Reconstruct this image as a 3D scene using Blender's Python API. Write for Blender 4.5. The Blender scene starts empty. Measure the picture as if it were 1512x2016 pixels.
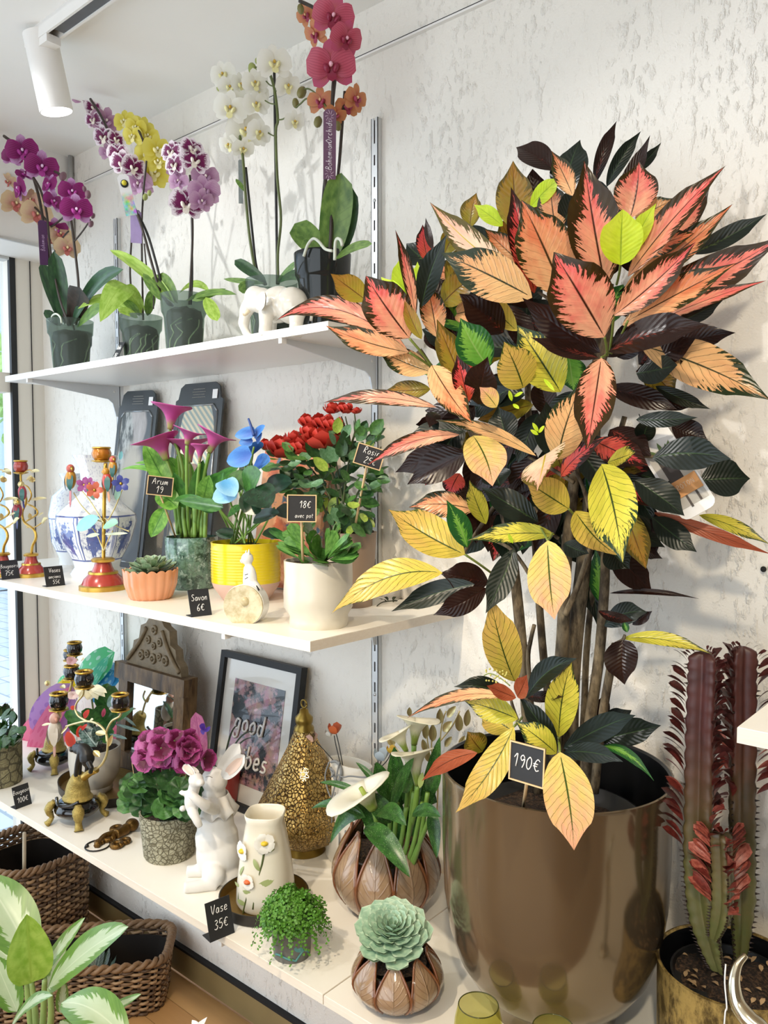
import bpy, math, random
from math import sin, cos, pi, sqrt, radians, atan2, exp
from mathutils import Vector, Matrix
RND = random.Random(7)
scene = bpy.context.scene
COL = scene.collection
# ------------------------------------------------------------------ camera
# x runs along the plaster wall, y into it (wall face y = 0), z up from the floor
FPX, CXP, CYP = 1570.0, 756.0, 1008.0
PITCH, YAW = math.atan(80.0 / FPX), radians(49.5)
CAM = Vector((1.24, -1.45, 1.58))
HOR = Vector((-cos(YAW), sin(YAW), 0))
FWD = (HOR * cos(PITCH) - Vector((0, 0, 1)) * sin(PITCH)).normalized()
RGT = Vector((sin(YAW), cos(YAW), 0))
UPV = RGT.cross(FWD).normalized()
cam_data = bpy.data.cameras.new('camera')
cam = bpy.data.objects.new('camera', cam_data)
COL.objects.link(cam)
m3 = Matrix((RGT, UPV, -FWD)).transposed()
cam.matrix_world = Matrix.Translation(CAM) @ m3.to_4x4()
cam_data.sensor_fit = 'VERTICAL'
cam_data.sensor_height = 24.0
cam_data.lens = 24.0 * FPX / 2016.0
cam_data.clip_start = 0.02
scene.camera = cam
# ------------------------------------------------------------------ colour management, world, lights
scene.view_settings.view_transform = 'Standard'
scene.view_settings.look = 'None'
scene.view_settings.gamma = 1.0
scene.view_settings.use_curve_mapping = False
scene.view_settings.exposure = 0.15
scene.cycles.use_denoising = True
scene.cycles.max_bounces = 7
scene.cycles.diffuse_bounces = 4
scene.cycles.transparent_max_bounces = 16
scene.cycles.sample_clamp_indirect = 6.0
scene.cycles.caustics_reflective = False
scene.cycles.caustics_refractive = False
world = bpy.data.worlds.new('daylight')
scene.world = world
world.use_nodes = True
world.node_tree.nodes['Background'].inputs['Color'].default_value = (0.80, 0.90, 1.0, 1)
world.node_tree.nodes['Background'].inputs['Strength'].default_value = 2.2

def lamp(kind, name, loc, aim, energy, color=(1, 1, 1), **kw):
    d = bpy.data.lights.new(name, kind)
    d.energy = energy
    d.color = color
    for k, v in kw.items():
        setattr(d, k, v)
    o = bpy.data.objects.new(name, d)
    COL.objects.link(o)
    o.location = loc
    o.rotation_euler = (Vector(aim) - Vector(loc)).to_track_quat('-Z', 'Y').to_euler()
    return o
# added fill light behind the camera, and daylight through the side window
lamp('AREA', 'shop_front_daylight', (0.6, -3.30, 1.45), (0.3, 0, 1.3), 20, (0.93, 0.97, 1.0), shape='RECTANGLE', size=3.2, size_y=2.1)
lamp('AREA', 'side_window_daylight', (-1.90, -1.45, 1.25), (0.2, -0.9, 1.3), 17, (0.80, 0.91, 1.0), shape='RECTANGLE', size=2.4, size_y=2.1)
# unseen ceiling spots added to light the shelves, croton and pot
lamp('SPOT', 'spot_on_croton', (-0.30, -1.65, 2.58), (0.90, -0.10, 1.62), 46, (1.0, 0.98, 0.96), spot_size=radians(48), spot_blend=0.6, shadow_soft_size=0.012)
lamp('SPOT', 'spot_on_orchids', (-1.05, -1.25, 2.60), (-0.55, -0.15, 2.02), 30, (0.93, 0.97, 1.0), spot_size=radians(50), spot_blend=0.5, shadow_soft_size=0.02)
lamp('SPOT', 'spot_on_middle_shelf', (-0.55, -1.35, 2.60), (-0.45, -0.25, 1.35), 40, (1.0, 0.95, 0.88), spot_size=radians(60), spot_blend=0.8, shadow_soft_size=0.03)
lamp('SPOT', 'spot_on_lower_shelf', (0.35, -1.75, 2.60), (-0.15, -0.25, 0.80), 88, (1.0, 0.84, 0.62), spot_size=radians(64), spot_blend=0.9, shadow_soft_size=0.04)
lamp('SPOT', 'spot_on_pot', (1.50, -1.85, 2.60), (0.80, -0.1, 1.05), 78, (1.0, 0.86, 0.64), spot_size=radians(62), spot_blend=0.9, shadow_soft_size=0.05)

# ------------------------------------------------------------------ pixel helpers (photo frame 1512 x 2016)
def ray(px, py):
    return FWD + RGT * ((px - CXP) / FPX) - UPV * ((py - CYP) / FPX)
def at(px, py, Y):
    d = ray(px, py)
    return CAM + d * ((Y - CAM.y) / d.y)
def atz(px, py, Z):
    d = ray(px, py)
    return CAM + d * ((Z - CAM.z) / d.z)
def depth(p):
    return (Vector(p) - CAM).dot(FWD)
def mpp(p):                      # metres per photo pixel at a point
    return depth(p) / FPX
def tocam(p):
    return (CAM - Vector(p)).normalized()
def seat(px, py, Z, wpx):        # lowest pixel of a round base on a shelf -> centre, radius
    c = atz(px, py, Z)
    r = wpx * 0.5 * mpp(c)
    h = Vector((c.x - CAM.x, c.y - CAM.y, 0)).normalized()
    c = c + h * r
    r = wpx * 0.5 * mpp(c)
    return c, r
ZT, ZM, ZB, CEIL = 1.875, 1.280, 0.663, 2.670
# ------------------------------------------------------------------ mesh builder
class MB:
    def __init__(s):
        s.v, s.f, s.uv, s.mi = [], [], [], []
    def add(s, verts, faces, uvs=None, mi=0):
        o = len(s.v)
        s.v += [tuple(p) for p in verts]
        s.uv += list(uvs) if uvs else [(0.5, 0.5)] * len(verts)
        s.f += [tuple(i + o for i in fc) for fc in faces]
        s.mi += [mi] * len(faces)
        return s
    def box(s, c, size, M=None, mi=0):
        hx, hy, hz = size[0] / 2, size[1] / 2, size[2] / 2
        vs = [Vector((x, y, z)) for x in (-hx, hx) for y in (-hy, hy) for z in (-hz, hz)]
        if M is not None:
            vs = [M @ p for p in vs]
        vs = [p + Vector(c) for p in vs]
        return s.add(vs, [(0, 1, 3, 2), (4, 6, 7, 5), (0, 4, 5, 1), (2, 3, 7, 6), (0, 2, 6, 4), (1, 5, 7, 3)], mi=mi)
    def bbox(s, lo, hi, mi=0):
        c = [(a + b) / 2 for a, b in zip(lo, hi)]
        return s.box(c, [b - a for a, b in zip(lo, hi)], mi=mi)
    def tube(s, pts, r, n=6, mi=0, cap=True, squash=None):
        pts = [Vector(p) for p in pts]
        K = len(pts)
        rr = r if isinstance(r, (list, tuple)) else [r] * K
        vs, uv = [], []
        prev = None
        for k in range(K):
            t = (pts[min(k + 1, K - 1)] - pts[max(k - 1, 0)])
            t = t.normalized() if t.length > 1e-9 else Vector((0, 0, 1))
            if prev is None:
                a = Vector((0, 0, 1)) if abs(t.z) < 0.9 else Vector((1, 0, 0))
                u = t.cross(a).normalized()
            else:
                u = prev - t * prev.dot(t)
                u = u.normalized() if u.length > 1e-6 else t.orthogonal().normalized()
            w = t.cross(u)
            prev = u
            for i in range(n):
                a = 2 * pi * i / n
                vs.append(pts[k] + (u * cos(a) + w * sin(a) * (squash or 1.0)) * rr[k])
                uv.append((i / n, k / max(1, K - 1)))
        fs = []
        for k in range(K - 1):
            for i in range(n):
                j = (i + 1) % n
                fs.append((k * n + i, k * n + j, (k + 1) * n + j, (k + 1) * n + i))
        if cap:
            fs.append(tuple(range(n - 1, -1, -1)))
            fs.append(tuple((K - 1) * n + i for i in range(n)))
        return s.add(vs, fs, uv, mi)
    def lathe(s, prof, c=(0, 0, 0), n=32, mod=None, sx=1.0, sy=1.0, M=None, mi=0, uvz=None):
        # prof: list of (r, z); mod(theta, k, r, z) -> (r, z)
        vs, uv = [], []
        K = len(prof)
        for k, (r, z) in enumerate(prof):
            for i in range(n):
                a = 2 * pi * i / n
                rr, zz = (r, z) if mod is None else mod(a, k, r, z)
                p = Vector((rr * cos(a) * sx, rr * sin(a) * sy, zz))
                if M is not None:
                    p = M @ p
                vs.append(p + Vector(c))
                uv.append((i / n, k / max(1, K - 1) if uvz is None else zz / uvz))
        fs = []
        for k in range(K - 1):
            for i in range(n):
                j = (i + 1) % n
                fs.append((k * n + i, k * n + j, (k + 1) * n + j, (k + 1) * n + i))
        return s.add(vs, fs, uv, mi)
    def blob(s, c, rad, n=10, k=7, M=None, mi=0, mod=None):
        rx, ry, rz = rad if isinstance(rad, (list, tuple)) else (rad, rad, rad)
        vs, uv = [], []
        for q in range(k + 1):
            ph = pi * q / k
            for i in range(n):
                a = 2 * pi * i / n
                d = Vector((sin(ph) * cos(a), sin(ph) * sin(a), -cos(ph)))
                f = 1.0 if mod is None else mod(d)
                p = Vector((d.x * rx, d.y * ry, d.z * rz)) * f
                if M is not None:
                    p = M @ p
                vs.append(p + Vector(c))
                uv.append((i / n, q / k))
        fs = []
        for q in range(k):
            for i in range(n):
                j = (i + 1) % n
                fs.append((q * n + i, q * n + j, (q + 1) * n + j, (q + 1) * n + i))
        return s.add(vs, fs, uv, mi)
    def ext(s, poly, M, t, mi=0):
        # polygon (list of 2D points) in the local xy plane of M, extruded by t along local z
        n = len(poly)
        a = [M @ Vector((x, y, 0)) for x, y in poly]
        b = [M @ Vector((x, y, t)) for x, y in poly]
        fs = [tuple(range(n - 1, -1, -1)), tuple(range(n, 2 * n))]
        fs += [(i, (i + 1) % n, n + (i + 1) % n, n + i) for i in range(n)]
        return s.add(a + b, fs, [(x, y) for x, y in poly] * 2, mi)
    def leaf(s, base, tip, w, face, a=0.75, b=0.8, bend=0.0, arch=0.0, fold=0.0, ripple=0.0, nu=9, nv=4, curl=0.0, side=0.0, mi=0, ph=0.0, acum=0.0):
        # one blade: base -> tip, full width w, upper side towards `face`; bend along the normal, arch along z, fold = V of the halves
        base, tip = Vector(base), Vector(tip)
        d = tip - base
        L = d.length
        d = d / max(L, 1e-9)
        nrm = Vector(face) - d * Vector(face).dot(d)
        nrm = nrm.normalized() if nrm.length > 1e-6 else d.orthogonal().normalized()
        sd = d.cross(nrm)
        um = a / (a + b)
        mx = um ** a * (1 - um) ** b
        vs, uv = [], []
        for i in range(nu + 1):
            u = i / nu
            hw = 0.5 * w * ((u ** a) * ((1 - u) ** b) / mx if 0 < u < 1 else 0.0)
            if acum and u > 0.72:
                hw *= 1 - acum * ((u - 0.72) / 0.28) ** 0.7
            q = 4 * u * (1 - u)
            p = base + d * (L * u) + nrm * (bend * L * q) + Vector((0, 0, arch * L * q)) + sd * (side * L * q)
            tw = curl * u
            s2 = sd * cos(tw) + nrm * sin(tw)
            n2 = nrm * cos(tw) - sd * sin(tw)
            for j in range(nv + 1):
                t = 2 * j / nv - 1
                h = fold * abs(t) * hw + ripple * w * sin(u * 14 + ph + (2 if t > 0 else 0)) * abs(t)
                vs.append(p + s2 * (t * hw) + n2 * h)
                uv.append((u, 0.5 + 0.5 * t))
        fs = []
        for i in range(nu):
            for j in range(nv):
                k = i * (nv + 1) + j
                fs.append((k, k + 1, k + nv + 2, k + nv + 1))
        return s.add(vs, fs, uv, mi)
    def data(s, name, mats, smooth=True):
        me = bpy.data.meshes.new(name)
        me.from_pydata(s.v, [], s.f)
        lay = me.uv_layers.new(name='UVMap')
        li = [0] * len(me.loops)
        me.loops.foreach_get('vertex_index', li)
        flat = [c for i in li for c in s.uv[i]]
        lay.data.foreach_set('uv', flat)
        for m in (mats if isinstance(mats, (list, tuple)) else [mats]):
            me.materials.append(m)
        me.polygons.foreach_set('material_index', s.mi)
        me.polygons.foreach_set('use_smooth', [smooth] * len(me.polygons))
        me.update()
        return me
    def build(s, name, mats, parent=None, smooth=True, sharp=None):
        me = s.data(name, mats, smooth)
        if sharp is not None and smooth:
            try:
                me.set_sharp_from_angle(angle=radians(sharp))
            except Exception:
                pass
        o = bpy.data.objects.new(name, me)
        COL.objects.link(o)
        return hang(o, parent)
WM = {}                                       # world matrices of objects made so far
def hang(o, parent, M=None):
    if parent is not None:
        o.parent = parent
        o.matrix_parent_inverse = WM.get(parent.name, Matrix.Identity(4)).inverted()
    if M is not None:
        o.matrix_basis = M
        WM[o.name] = M
    return o
def put(name, me, parent, M=None):            # another object on shared mesh data
    o = bpy.data.objects.new(name, me)
    COL.objects.link(o)
    return hang(o, parent, M)
def tag(o, label, cat, group=None):
    o['label'] = label
    o['category'] = cat
    if group:
        o['group'] = group
    return o
def thing(name, label, cat, loc, group=None):
    o = bpy.data.objects.new(name, None)
    o.empty_display_size = 0.02
    COL.objects.link(o)
    o.location = loc
    WM[o.name] = Matrix.Translation(Vector(loc))
    return tag(o, label, cat, group)
def struct(o):
    o['kind'] = 'structure'
    return o
def frame(x, y, z, o):                        # 4x4 from axes and origin
    return Matrix(((x[0], y[0], z[0], o[0]), (x[1], y[1], z[1], o[1]), (x[2], y[2], z[2], o[2]), (0, 0, 0, 1)))
def smoothpts(pts, k=4):                      # Catmull-Rom through the points
    pts = [Vector(p) for p in pts]
    if len(pts) < 3:
        return pts
    out = []
    for i in range(len(pts) - 1):
        p0, p1, p2, p3 = pts[max(i - 1, 0)], pts[i], pts[i + 1], pts[min(i + 2, len(pts) - 1)]
        for j in range(k):
            t = j / k
            out.append(0.5 * ((2 * p1) + (p2 - p0) * t + (2 * p0 - 5 * p1 + 4 * p2 - p3) * t * t + (3 * p1 - p0 - 3 * p2 + p3) * t ** 3))
    out.append(pts[-1])
    return out
# ------------------------------------------------------------------ materials
MATS = {}
def srgb(h):
    h = h.lstrip('#')
    c = [int(h[i:i + 2], 16) / 255 for i in (0, 2, 4)]
    return tuple((x / 12.92 if x <= 0.04045 else ((x + 0.055) / 1.055) ** 2.4) for x in c) + (1,)
class NT:
    def __init__(s, name):
        s.m = bpy.data.materials.new(name)
        s.m.use_nodes = True
        s.t = s.m.node_tree
        s.t.nodes.clear()
        s.out = s.t.nodes.new('ShaderNodeOutputMaterial')
    def n(s, typ, **kw):
        nd = s.t.nodes.new('ShaderNode' + typ)
        for k, v in kw.items():
            if k.startswith('_'):
                setattr(nd, k[1:], v)
            else:
                key = int(k[1:]) if k[0] == 'i' and k[1:].isdigit() else k.replace('__', ' ')
                sk = nd.inputs[key]
                if hasattr(v, 'is_output') or isinstance(v, bpy.types.NodeSocket):
                    s.t.links.new(v, sk)
                else:
                    sk.default_value = v
        return nd
    def math(s, op, a, b=None, c=None, clamp=False):
        nd = s.t.nodes.new('ShaderNodeMath')
        nd.operation = op
        nd.use_clamp = clamp
        for i, v in enumerate((a, b, c)):
            if v is None:
                continue
            if isinstance(v, bpy.types.NodeSocket):
                s.t.links.new(v, nd.inputs[i])
            else:
                nd.inputs[i].default_value = v
        return nd.outputs[0]
    def mix(s, f, a, b):
        nd = s.t.nodes.new('ShaderNodeMix')
        nd.data_type = 'RGBA'
        for sk, v in ((nd.inputs[0], f), (nd.inputs[6], a), (nd.inputs[7], b)):
            if isinstance(v, bpy.types.NodeSocket):
                s.t.links.new(v, sk)
            else:
                sk.default_value = v
        return nd.outputs[2]
    def step(s, x, lo, hi):
        nd = s.t.nodes.new('ShaderNodeMapRange')
        nd.interpolation_type = 'SMOOTHSTEP'
        s.t.links.new(x, nd.inputs[0])
        nd.inputs[1].default_value = lo
        nd.inputs[2].default_value = hi
        return nd.outputs[0]
    def coords(s, kind='Object', scale=(1, 1, 1)):
        tc = s.t.nodes.new('ShaderNodeTexCoord')
        mp = s.t.nodes.new('ShaderNodeMapping')
        mp.inputs['Scale'].default_value = scale
        s.t.links.new(tc.outputs[kind], mp.inputs['Vector'])
        return mp.outputs[0]
    def noise(s, vec, scale, detail=3, rough=0.5, out='Fac'):
        nd = s.t.nodes.new('ShaderNodeTexNoise')
        nd.inputs['Scale'].default_value = scale
        nd.inputs['Detail'].default_value = detail
        nd.inputs['Roughness'].default_value = rough
        if vec is not None:
            s.t.links.new(vec, nd.inputs['Vector'])
        return nd.outputs[out]
    def uv(s):
        tc = s.t.nodes.new('ShaderNodeTexCoord')
        sp = s.t.nodes.new('ShaderNodeSeparateXYZ')
        s.t.links.new(tc.outputs['UV'], sp.inputs[0])
        return sp.outputs[0], sp.outputs[1]
    def vec(s, x, y, z=0.0):
        nd = s.t.nodes.new('ShaderNodeCombineXYZ')
        for sk, v in zip(nd.inputs, (x, y, z)):
            if isinstance(v, bpy.types.NodeSocket):
                s.t.links.new(v, sk)
            else:
                sk.default_value = v
        return nd.outputs[0]
    def bump(s, h, strength=0.4, dist=0.01):
        nd = s.t.nodes.new('ShaderNodeBump')
        nd.inputs['Strength'].default_value = strength
        nd.inputs['Distance'].default_value = dist
        s.t.links.new(h, nd.inputs['Height'])
        return nd.outputs[0]
    def princ(s, color, rough=0.5, metal=0.0, normal=None, **kw):
        nd = s.t.nodes.new('ShaderNodeBsdfPrincipled')
        for key, v in (('Base Color', color), ('Roughness', rough), ('Metallic', metal), ('Normal', normal)) + tuple((k.replace('__', ' '), v) for k, v in kw.items()):
            if v is None:
                continue
            if isinstance(v, bpy.types.NodeSocket):
                s.t.links.new(v, nd.inputs[key])
            else:
                nd.inputs[key].default_value = v
        return nd.outputs[0]
    def surf(s, sh):
        s.t.links.new(sh, s.out.inputs['Surface'])
        return s.m
    def mixsh(s, f, a, b):
        nd = s.t.nodes.new('ShaderNodeMixShader')
        if isinstance(f, bpy.types.NodeSocket):
            s.t.links.new(f, nd.inputs[0])
        else:
            nd.inputs[0].default_value = f
        s.t.links.new(a, nd.inputs[1])
        s.t.links.new(b, nd.inputs[2])
        return nd.outputs[0]
def plain(name, col, rough=0.5, metal=0.0, var=0.12, scale=30, bump=0.0, coat=0.0, spec=0.5):
    """flat colour with a little grain"""
    key = (name,)
    if key in MATS:
        return MATS[key]
    t = NT(name)
    c = srgb(col) if isinstance(col, str) else col
    v = t.coords()
    nz = t.noise(v, scale, 3)
    dark = tuple(x * (1 - var) for x in c[:3]) + (1,)
    lite = tuple(min(1, x * (1 + var)) for x in c[:3]) + (1,)
    colr = t.mix(nz, dark, lite)
    nrm = t.bump(t.noise(v, scale * 2.5, 4), bump, 0.004) if bump else None
    t.surf(t.princ(colr, rough, metal, nrm, Coat__Weight=coat, Specular__IOR__Level=spec))
    MATS[key] = t.m
    return t.m
def leafmat(name, c1, c2, vein=None, rough=0.38, trans=0.22, spots=None, nveins=9, edge=None):
    """leaf: base colour mottled c1-c2, lighter or darker midrib and side veins in leaf coordinates"""
    t = NT(name)
    u, v = t.uv()
    av = t.math('ABSOLUTE', t.math('SUBTRACT', t.math('MULTIPLY', v, 2.0), 1.0))
    oi = t.t.nodes.new('ShaderNodeObjectInfo')
    nz = t.noise(t.vec(t.math('MULTIPLY', u, 3.0), t.math('MULTIPLY', v, 2.0), t.math('MULTIPLY', oi.outputs['Random'], 40.0)), 2.2, 4)
    col = t.mix(t.step(nz, 0.3, 0.7), srgb(c1), srgb(c2))
    if edge:
        col = t.mix(t.step(t.math('ADD', av, t.math('MULTIPLY', nz, 0.5)), 0.95, 1.25), col, srgb(edge))
    if vein:
        q = t.math('SUBTRACT', u, t.math('MULTIPLY', av, 0.16))
        fr = t.math('ABSOLUTE', t.math('SUBTRACT', t.math('FRACT', t.math('MULTIPLY', q, float(nveins))), 0.5))
        sv = t.math('SUBTRACT', 1.0, t.step(fr, 0.02, 0.09))
        md = t.math('SUBTRACT', 1.0, t.step(av, 0.02, 0.08))
        col = t.mix(t.math('MAXIMUM', t.math('MULTIPLY', sv, 0.45), md), col, srgb(vein))
    if spots:
        vo = t.t.nodes.new('ShaderNodeTexVoronoi')
        vo.inputs['Scale'].default_value = 26
        t.t.links.new(t.vec(u, v, oi.outputs['Random']), vo.inputs['Vector'])
        col = t.mix(t.math('SUBTRACT', 1.0, t.step(vo.outputs['Distance'], 0.12, 0.19)), col, srgb(spots))
    p = t.princ(col, rough)
    tr = t.n('BsdfTranslucent', Color=col).outputs[0]
    t.surf(t.mixsh(trans, p, tr))
    return t.m
# ================================================================== the setting
def plaster():
    t = NT('white plaster')
    v = t.coords('Object', (1, 1, 0.5))
    a = t.noise(v, 62, 4, 0.6)
    patch = t.step(t.noise(t.coords('Object', (1, 1, 0.35)), 7, 3), 0.42, 0.66)
    h = t.math('MULTIPLY', t.step(a, 0.50, 0.70), t.math('ADD', 0.25, patch))
    fine = t.noise(t.coords(), 240, 3)
    h = t.math('ADD', h, t.math('MULTIPLY', fine, 0.22))
    col = t.mix(t.noise(v, 3.0, 3), srgb('#e9e3d8'), srgb('#f1ece3'))
    t.surf(t.princ(col, 0.75, 0, t.bump(h, 0.60, 0.007)))
    return t.m
M_PLASTER = plaster()
M_WHITE = plain('white paint', '#ece9e4', 0.6, var=0.02)
M_CEIL = plain('ceiling paint', '#f5f3ee', 0.8, var=0.03, scale=4)
M_JAMB = plain('warm white panel', '#e0d9cc', 0.6, var=0.03, scale=5)
M_BLACKRUB = plain('black rubber', '#101010', 0.5)
M_GREYMET = plain('grey metal', '#c4c4c2', 0.4, 0.6, var=0.05)
M_RAILW = plain('white enamelled steel', '#d5d7d8', 0.35, 0.15, var=0.02)
M_DARK = plain('black shadow gap', '#121214', 0.8)  # black for lines, nail and marks, and for shade painted behind rail slots
# back wall
struct(MB().bbox((-1.66, 0, 0), (3.0, 0.12, CEIL)).build('wall_back', M_PLASTER, smooth=False))
struct(MB().bbox((-1.75, -3.4, CEIL), (3.0, 0.12, CEIL + 0.1)).build('ceiling', M_CEIL, smooth=False))
# opposite and right walls of the shop (out of frame, they close the room)
M_FAR = plain('beige far wall', '#8d7a63', 0.8, var=0.2, scale=3)
struct(MB().bbox((3.0, -3.4, 0), (3.1, 0.12, CEIL)).build('wall_right', M_FAR, smooth=False))
wf = MB()
wf.bbox((-1.66, -3.5, 0), (-1.1, -3.4, CEIL)); wf.bbox((2.3, -3.5, 0), (3.0, -3.4, CEIL))
wf.bbox((-1.1, -3.5, 2.5), (2.3, -3.4, CEIL)); wf.bbox((-1.1, -3.5, 0), (2.3, -3.4, 0.35))
struct(wf.build('wall_front', M_FAR, smooth=False))
# left wall: pillar, header, bulkhead
lw = MB()
lw.bbox((-1.78, -0.100, 0), (-1.66, 0.12, CEIL))
lw.bbox((-1.78, -3.4, 2.375), (-1.66, -0.100, CEIL))
lw.bbox((-1.78, -3.4, 0), (-1.66, -0.100, 0.06))
lw.bbox((-1.78, -3.5, 0), (-1.66, -3.1, CEIL))
struct(lw.build('wall_left', M_JAMB, smooth=False))
struct(MB().bbox((-1.658, -0.0475, 0.05), (-1.6585 + 0.003, -0.045, 2.36)).build('trim_1', M_DARK, smooth=False))
bk = MB().bbox((-1.66, -3.4, 2.345), (-1.43, -0.0, CEIL))
struct(bk.build('trim_2', M_WHITE, smooth=False))
struct(MB().bbox((-1.432, -3.4, 2.338), (-1.42, 0, 2.346)).build('trim_3', M_GREYMET, smooth=False))
# pipe beside the bulkhead
struct(MB().tube([(-1.415, -0.012, 2.35), (-1.415, -0.012, CEIL)], 0.008, 8).build('trim_4', M_GREYMET))
# window: black gasket, transom, glass
w1 = struct(MB().bbox((-1.672, -0.121, 0.06), (-1.656, -0.100, 2.375)).build('window_1', M_BLACKRUB, smooth=False))
MB().bbox((-1.74, -3.1, 1.865), (-1.67, -0.122, 1.935)).build('transom', M_JAMB, w1, smooth=False)
MB().bbox((-1.70, -3.1, 2.335), (-1.655, -0.122, 2.375)).build('window_frame', M_GREYMET, w1, smooth=False)
tg = NT('window glass')
tg.surf(tg.mixsh(0.06, tg.n('BsdfTransparent', Color=(0.96, 0.98, 1, 1)).outputs[0], tg.n('BsdfGlossy', Roughness=0.02).outputs[0]))
MB().bbox((-1.712, -3.1, 0.06), (-1.704, -0.122, 1.865)).build('pane', tg.m, w1, smooth=False)
MB().bbox((-1.712, -3.1, 1.935), (-1.704, -0.122, 2.335)).build('pane', tg.m, w1, smooth=False)
# wall line (picture rail wire) and its gap
def wire_seg(x0, x1):
    m = MB().bbox((x0, -0.006, 2.5625), (x1, 0.0, 2.567))
    return m
struct(wire_seg(-1.335, 1.6).build('trim_5', M_DARK, smooth=False))
struct(MB().bbox((-1.335, -0.010, 2.5575), (1.6, 0.0, 2.5623)).build('trim_6', M_WHITE, smooth=False))
# baseboard
bm_ = plain('olive varnished skirting', '#8c7a52', 0.4, var=0.2, scale=8)
struct(MB().bbox((-1.66, -0.014, 0.0), (3.0, 0.0, 0.078)).build('baseboard_back', bm_, smooth=False))
struct(MB().bbox((-1.66, -0.017, 0.078), (3.0, 0.0, 0.086)).build('trim_7', M_DARK, smooth=False))
# floor planks
def floorwood(i, col):
    t = NT('floor oak %d' % i)
    v = t.coords('Object', (1.2, 14, 1))
    c = srgb(col)
    col_ = t.mix(t.noise(v, 4, 5), tuple(x * 0.78 for x in c[:3]) + (1,), c)
    t.surf(t.princ(col_, 0.42))
    return t.m
FW = [floorwood(i, c) for i, c in enumerate(('#b98c58', '#a97b48', '#c39a66'))]
floor = struct(MB().bbox((-1.66, -3.4, -0.1), (3.0, 0.0, -0.012)).build('floor', FW[1], smooth=False))
yy, row = -0.02, 0
while yy > -1.2:
    x = -1.66 - RND.random() * 0.5
    while x < 1.2:
        L = RND.uniform(0.7, 1.1)
        if x + L > -1.66:
            MB().bbox((max(x, -1.66) + 0.001, yy - 0.088, -0.012), (min(x + L, 1.3), yy - 0.0005, 0.0)).build('plank', FW[RND.randrange(3)], floor, smooth=False)
        x += L + 0.001
    yy -= 0.0895
MB().bbox((-1.66, -3.4, -0.012), (3.0, yy, 0.0)).build('floor_boards', FW[1], floor, smooth=False)
# outside: paving, pale house and tree seen through the glass
def paving():
    t = NT('street paving')
    br = t.t.nodes.new('ShaderNodeTexBrick')
    br.inputs['Scale'].default_value = 1.0
    br.inputs['Color1'].default_value = srgb('#c9d3dc')
    br.inputs['Color2'].default_value = srgb('#d9dad8')
    br.inputs['Mortar'].default_value = srgb('#9fa9b3')
    br.inputs['Mortar Size'].default_value = 0.012
    t.t.links.new(t.coords('Object', (1.4, 1.4, 1)), br.inputs['Vector'])
    t.surf(t.princ(br.outputs['Color'], 0.7))
    return t.m
MPAV = paving()
struct(MB().bbox((-30, -30, -0.2), (-1.80, 12, -0.02)).build('pavement', MPAV, smooth=False))
hs = thing('street_house', 'pale blue grey house across the street seen through the glass', 'house', (-9.5, 4, 0))
MB().bbox((-14, -3, 0), (-9.5, 12, 7)).build('wall', plain('pale blue render', '#b9cbdc', 0.8), hs, smooth=False)
mwin = plain('house glass', '#7f97ab', 0.2)
for yy2 in (-1.5, 0.4, 2.2, 4.2, 6.0, 8.0):
    for zz in (0.9, 3.6):
        MB().bbox((-9.54, yy2, zz), (-9.48, yy2 + 1.0, zz + 1.6)).build('window', mwin, hs, smooth=False)
tr_ = thing('street_tree', 'light green leafy tree in front of the pale house outside', 'tree', (-6.3, 2.6, 0))
MB().tube([(-6.3, 2.6, -0.02), (-6.3, 2.6, 2.2)], [0.09, 0.06], 8).build('trunk', plain('bark', '#6d5b48', 0.9), tr_)
mcr = MB()
for _ in range(420):
    d = Vector((RND.gauss(0, 1), RND.gauss(0, 1), RND.gauss(0, 1))).normalized() * (RND.random() ** 0.4)
    p = Vector((-6.3, 2.6, 2.55)) + Vector((d.x * 0.9, d.y * 0.9, d.z * 0.75))
    a_ = Vector((RND.gauss(0, 1), RND.gauss(0, 1), RND.gauss(0, 1))).normalized()
    mcr.leaf(p, p + a_ * 0.22, 0.13, Vector((RND.gauss(0, 1), RND.gauss(0, 1), 1)), nu=3, nv=2)
cr_ = mcr.build('crown', leafmat('street leaves', '#9fc46a', '#c3dc92'), tr_)
cr_['kind'] = 'stuff'
# ------------------------------------------------------------------ shelves
def boardmat(name, c1, c2, wood):
    t = NT(name)
    if wood:
        v = t.coords('Object', (1.5, 22, 60))
        nz = t.noise(v, 5, 5, 0.6)
        t.surf(t.princ(t.mix(nz, srgb(c1), srgb(c2)), 0.45))
    else:
        t.surf(t.princ(t.mix(t.noise(t.coords(), 3, 2), srgb(c1), srgb(c2)), 0.35))
    return t.m
M_SHW = boardmat('white melamine', '#e9e7e2', '#efede9', False)
M_SHO = boardmat('pale limed wood', '#e0d2bf', '#f0e6d8', True)
M_SHT = boardmat('cream shelf top', '#efe9dc', '#f3eee4', False)
def shelf(label, x0, x1, d, zt, t=0.018, top=M_SHW, edge=M_SHW):
    o = thing('wall_shelf', label, 'shelf', ((x0 + x1) / 2, -d / 2, zt - t))
    MB().bbox((x0, -d, zt - t), (x1, -0.012, zt - 0.001)).build('board', edge, o, smooth=False)
    MB().bbox((x0 + 0.0006, -d + 0.0006, zt - 0.001), (x1 - 0.0006, -0.0125, zt)).build('board_face', top, o, smooth=False)
    return o
shelf('long white upper shelf that carries the potted orchids', -1.271, 0.130, 0.319, ZT)
shelf('pale wood middle shelf below the orchid shelf', -1.42, 0.235, 0.474, ZM, 0.019, M_SHT, M_SHO)
shelf('cream lower shelf with the rabbit figure and brass lamp', -1.45, 0.279, 0.490, ZB, 0.018, M_SHT, M_SHO)
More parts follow.
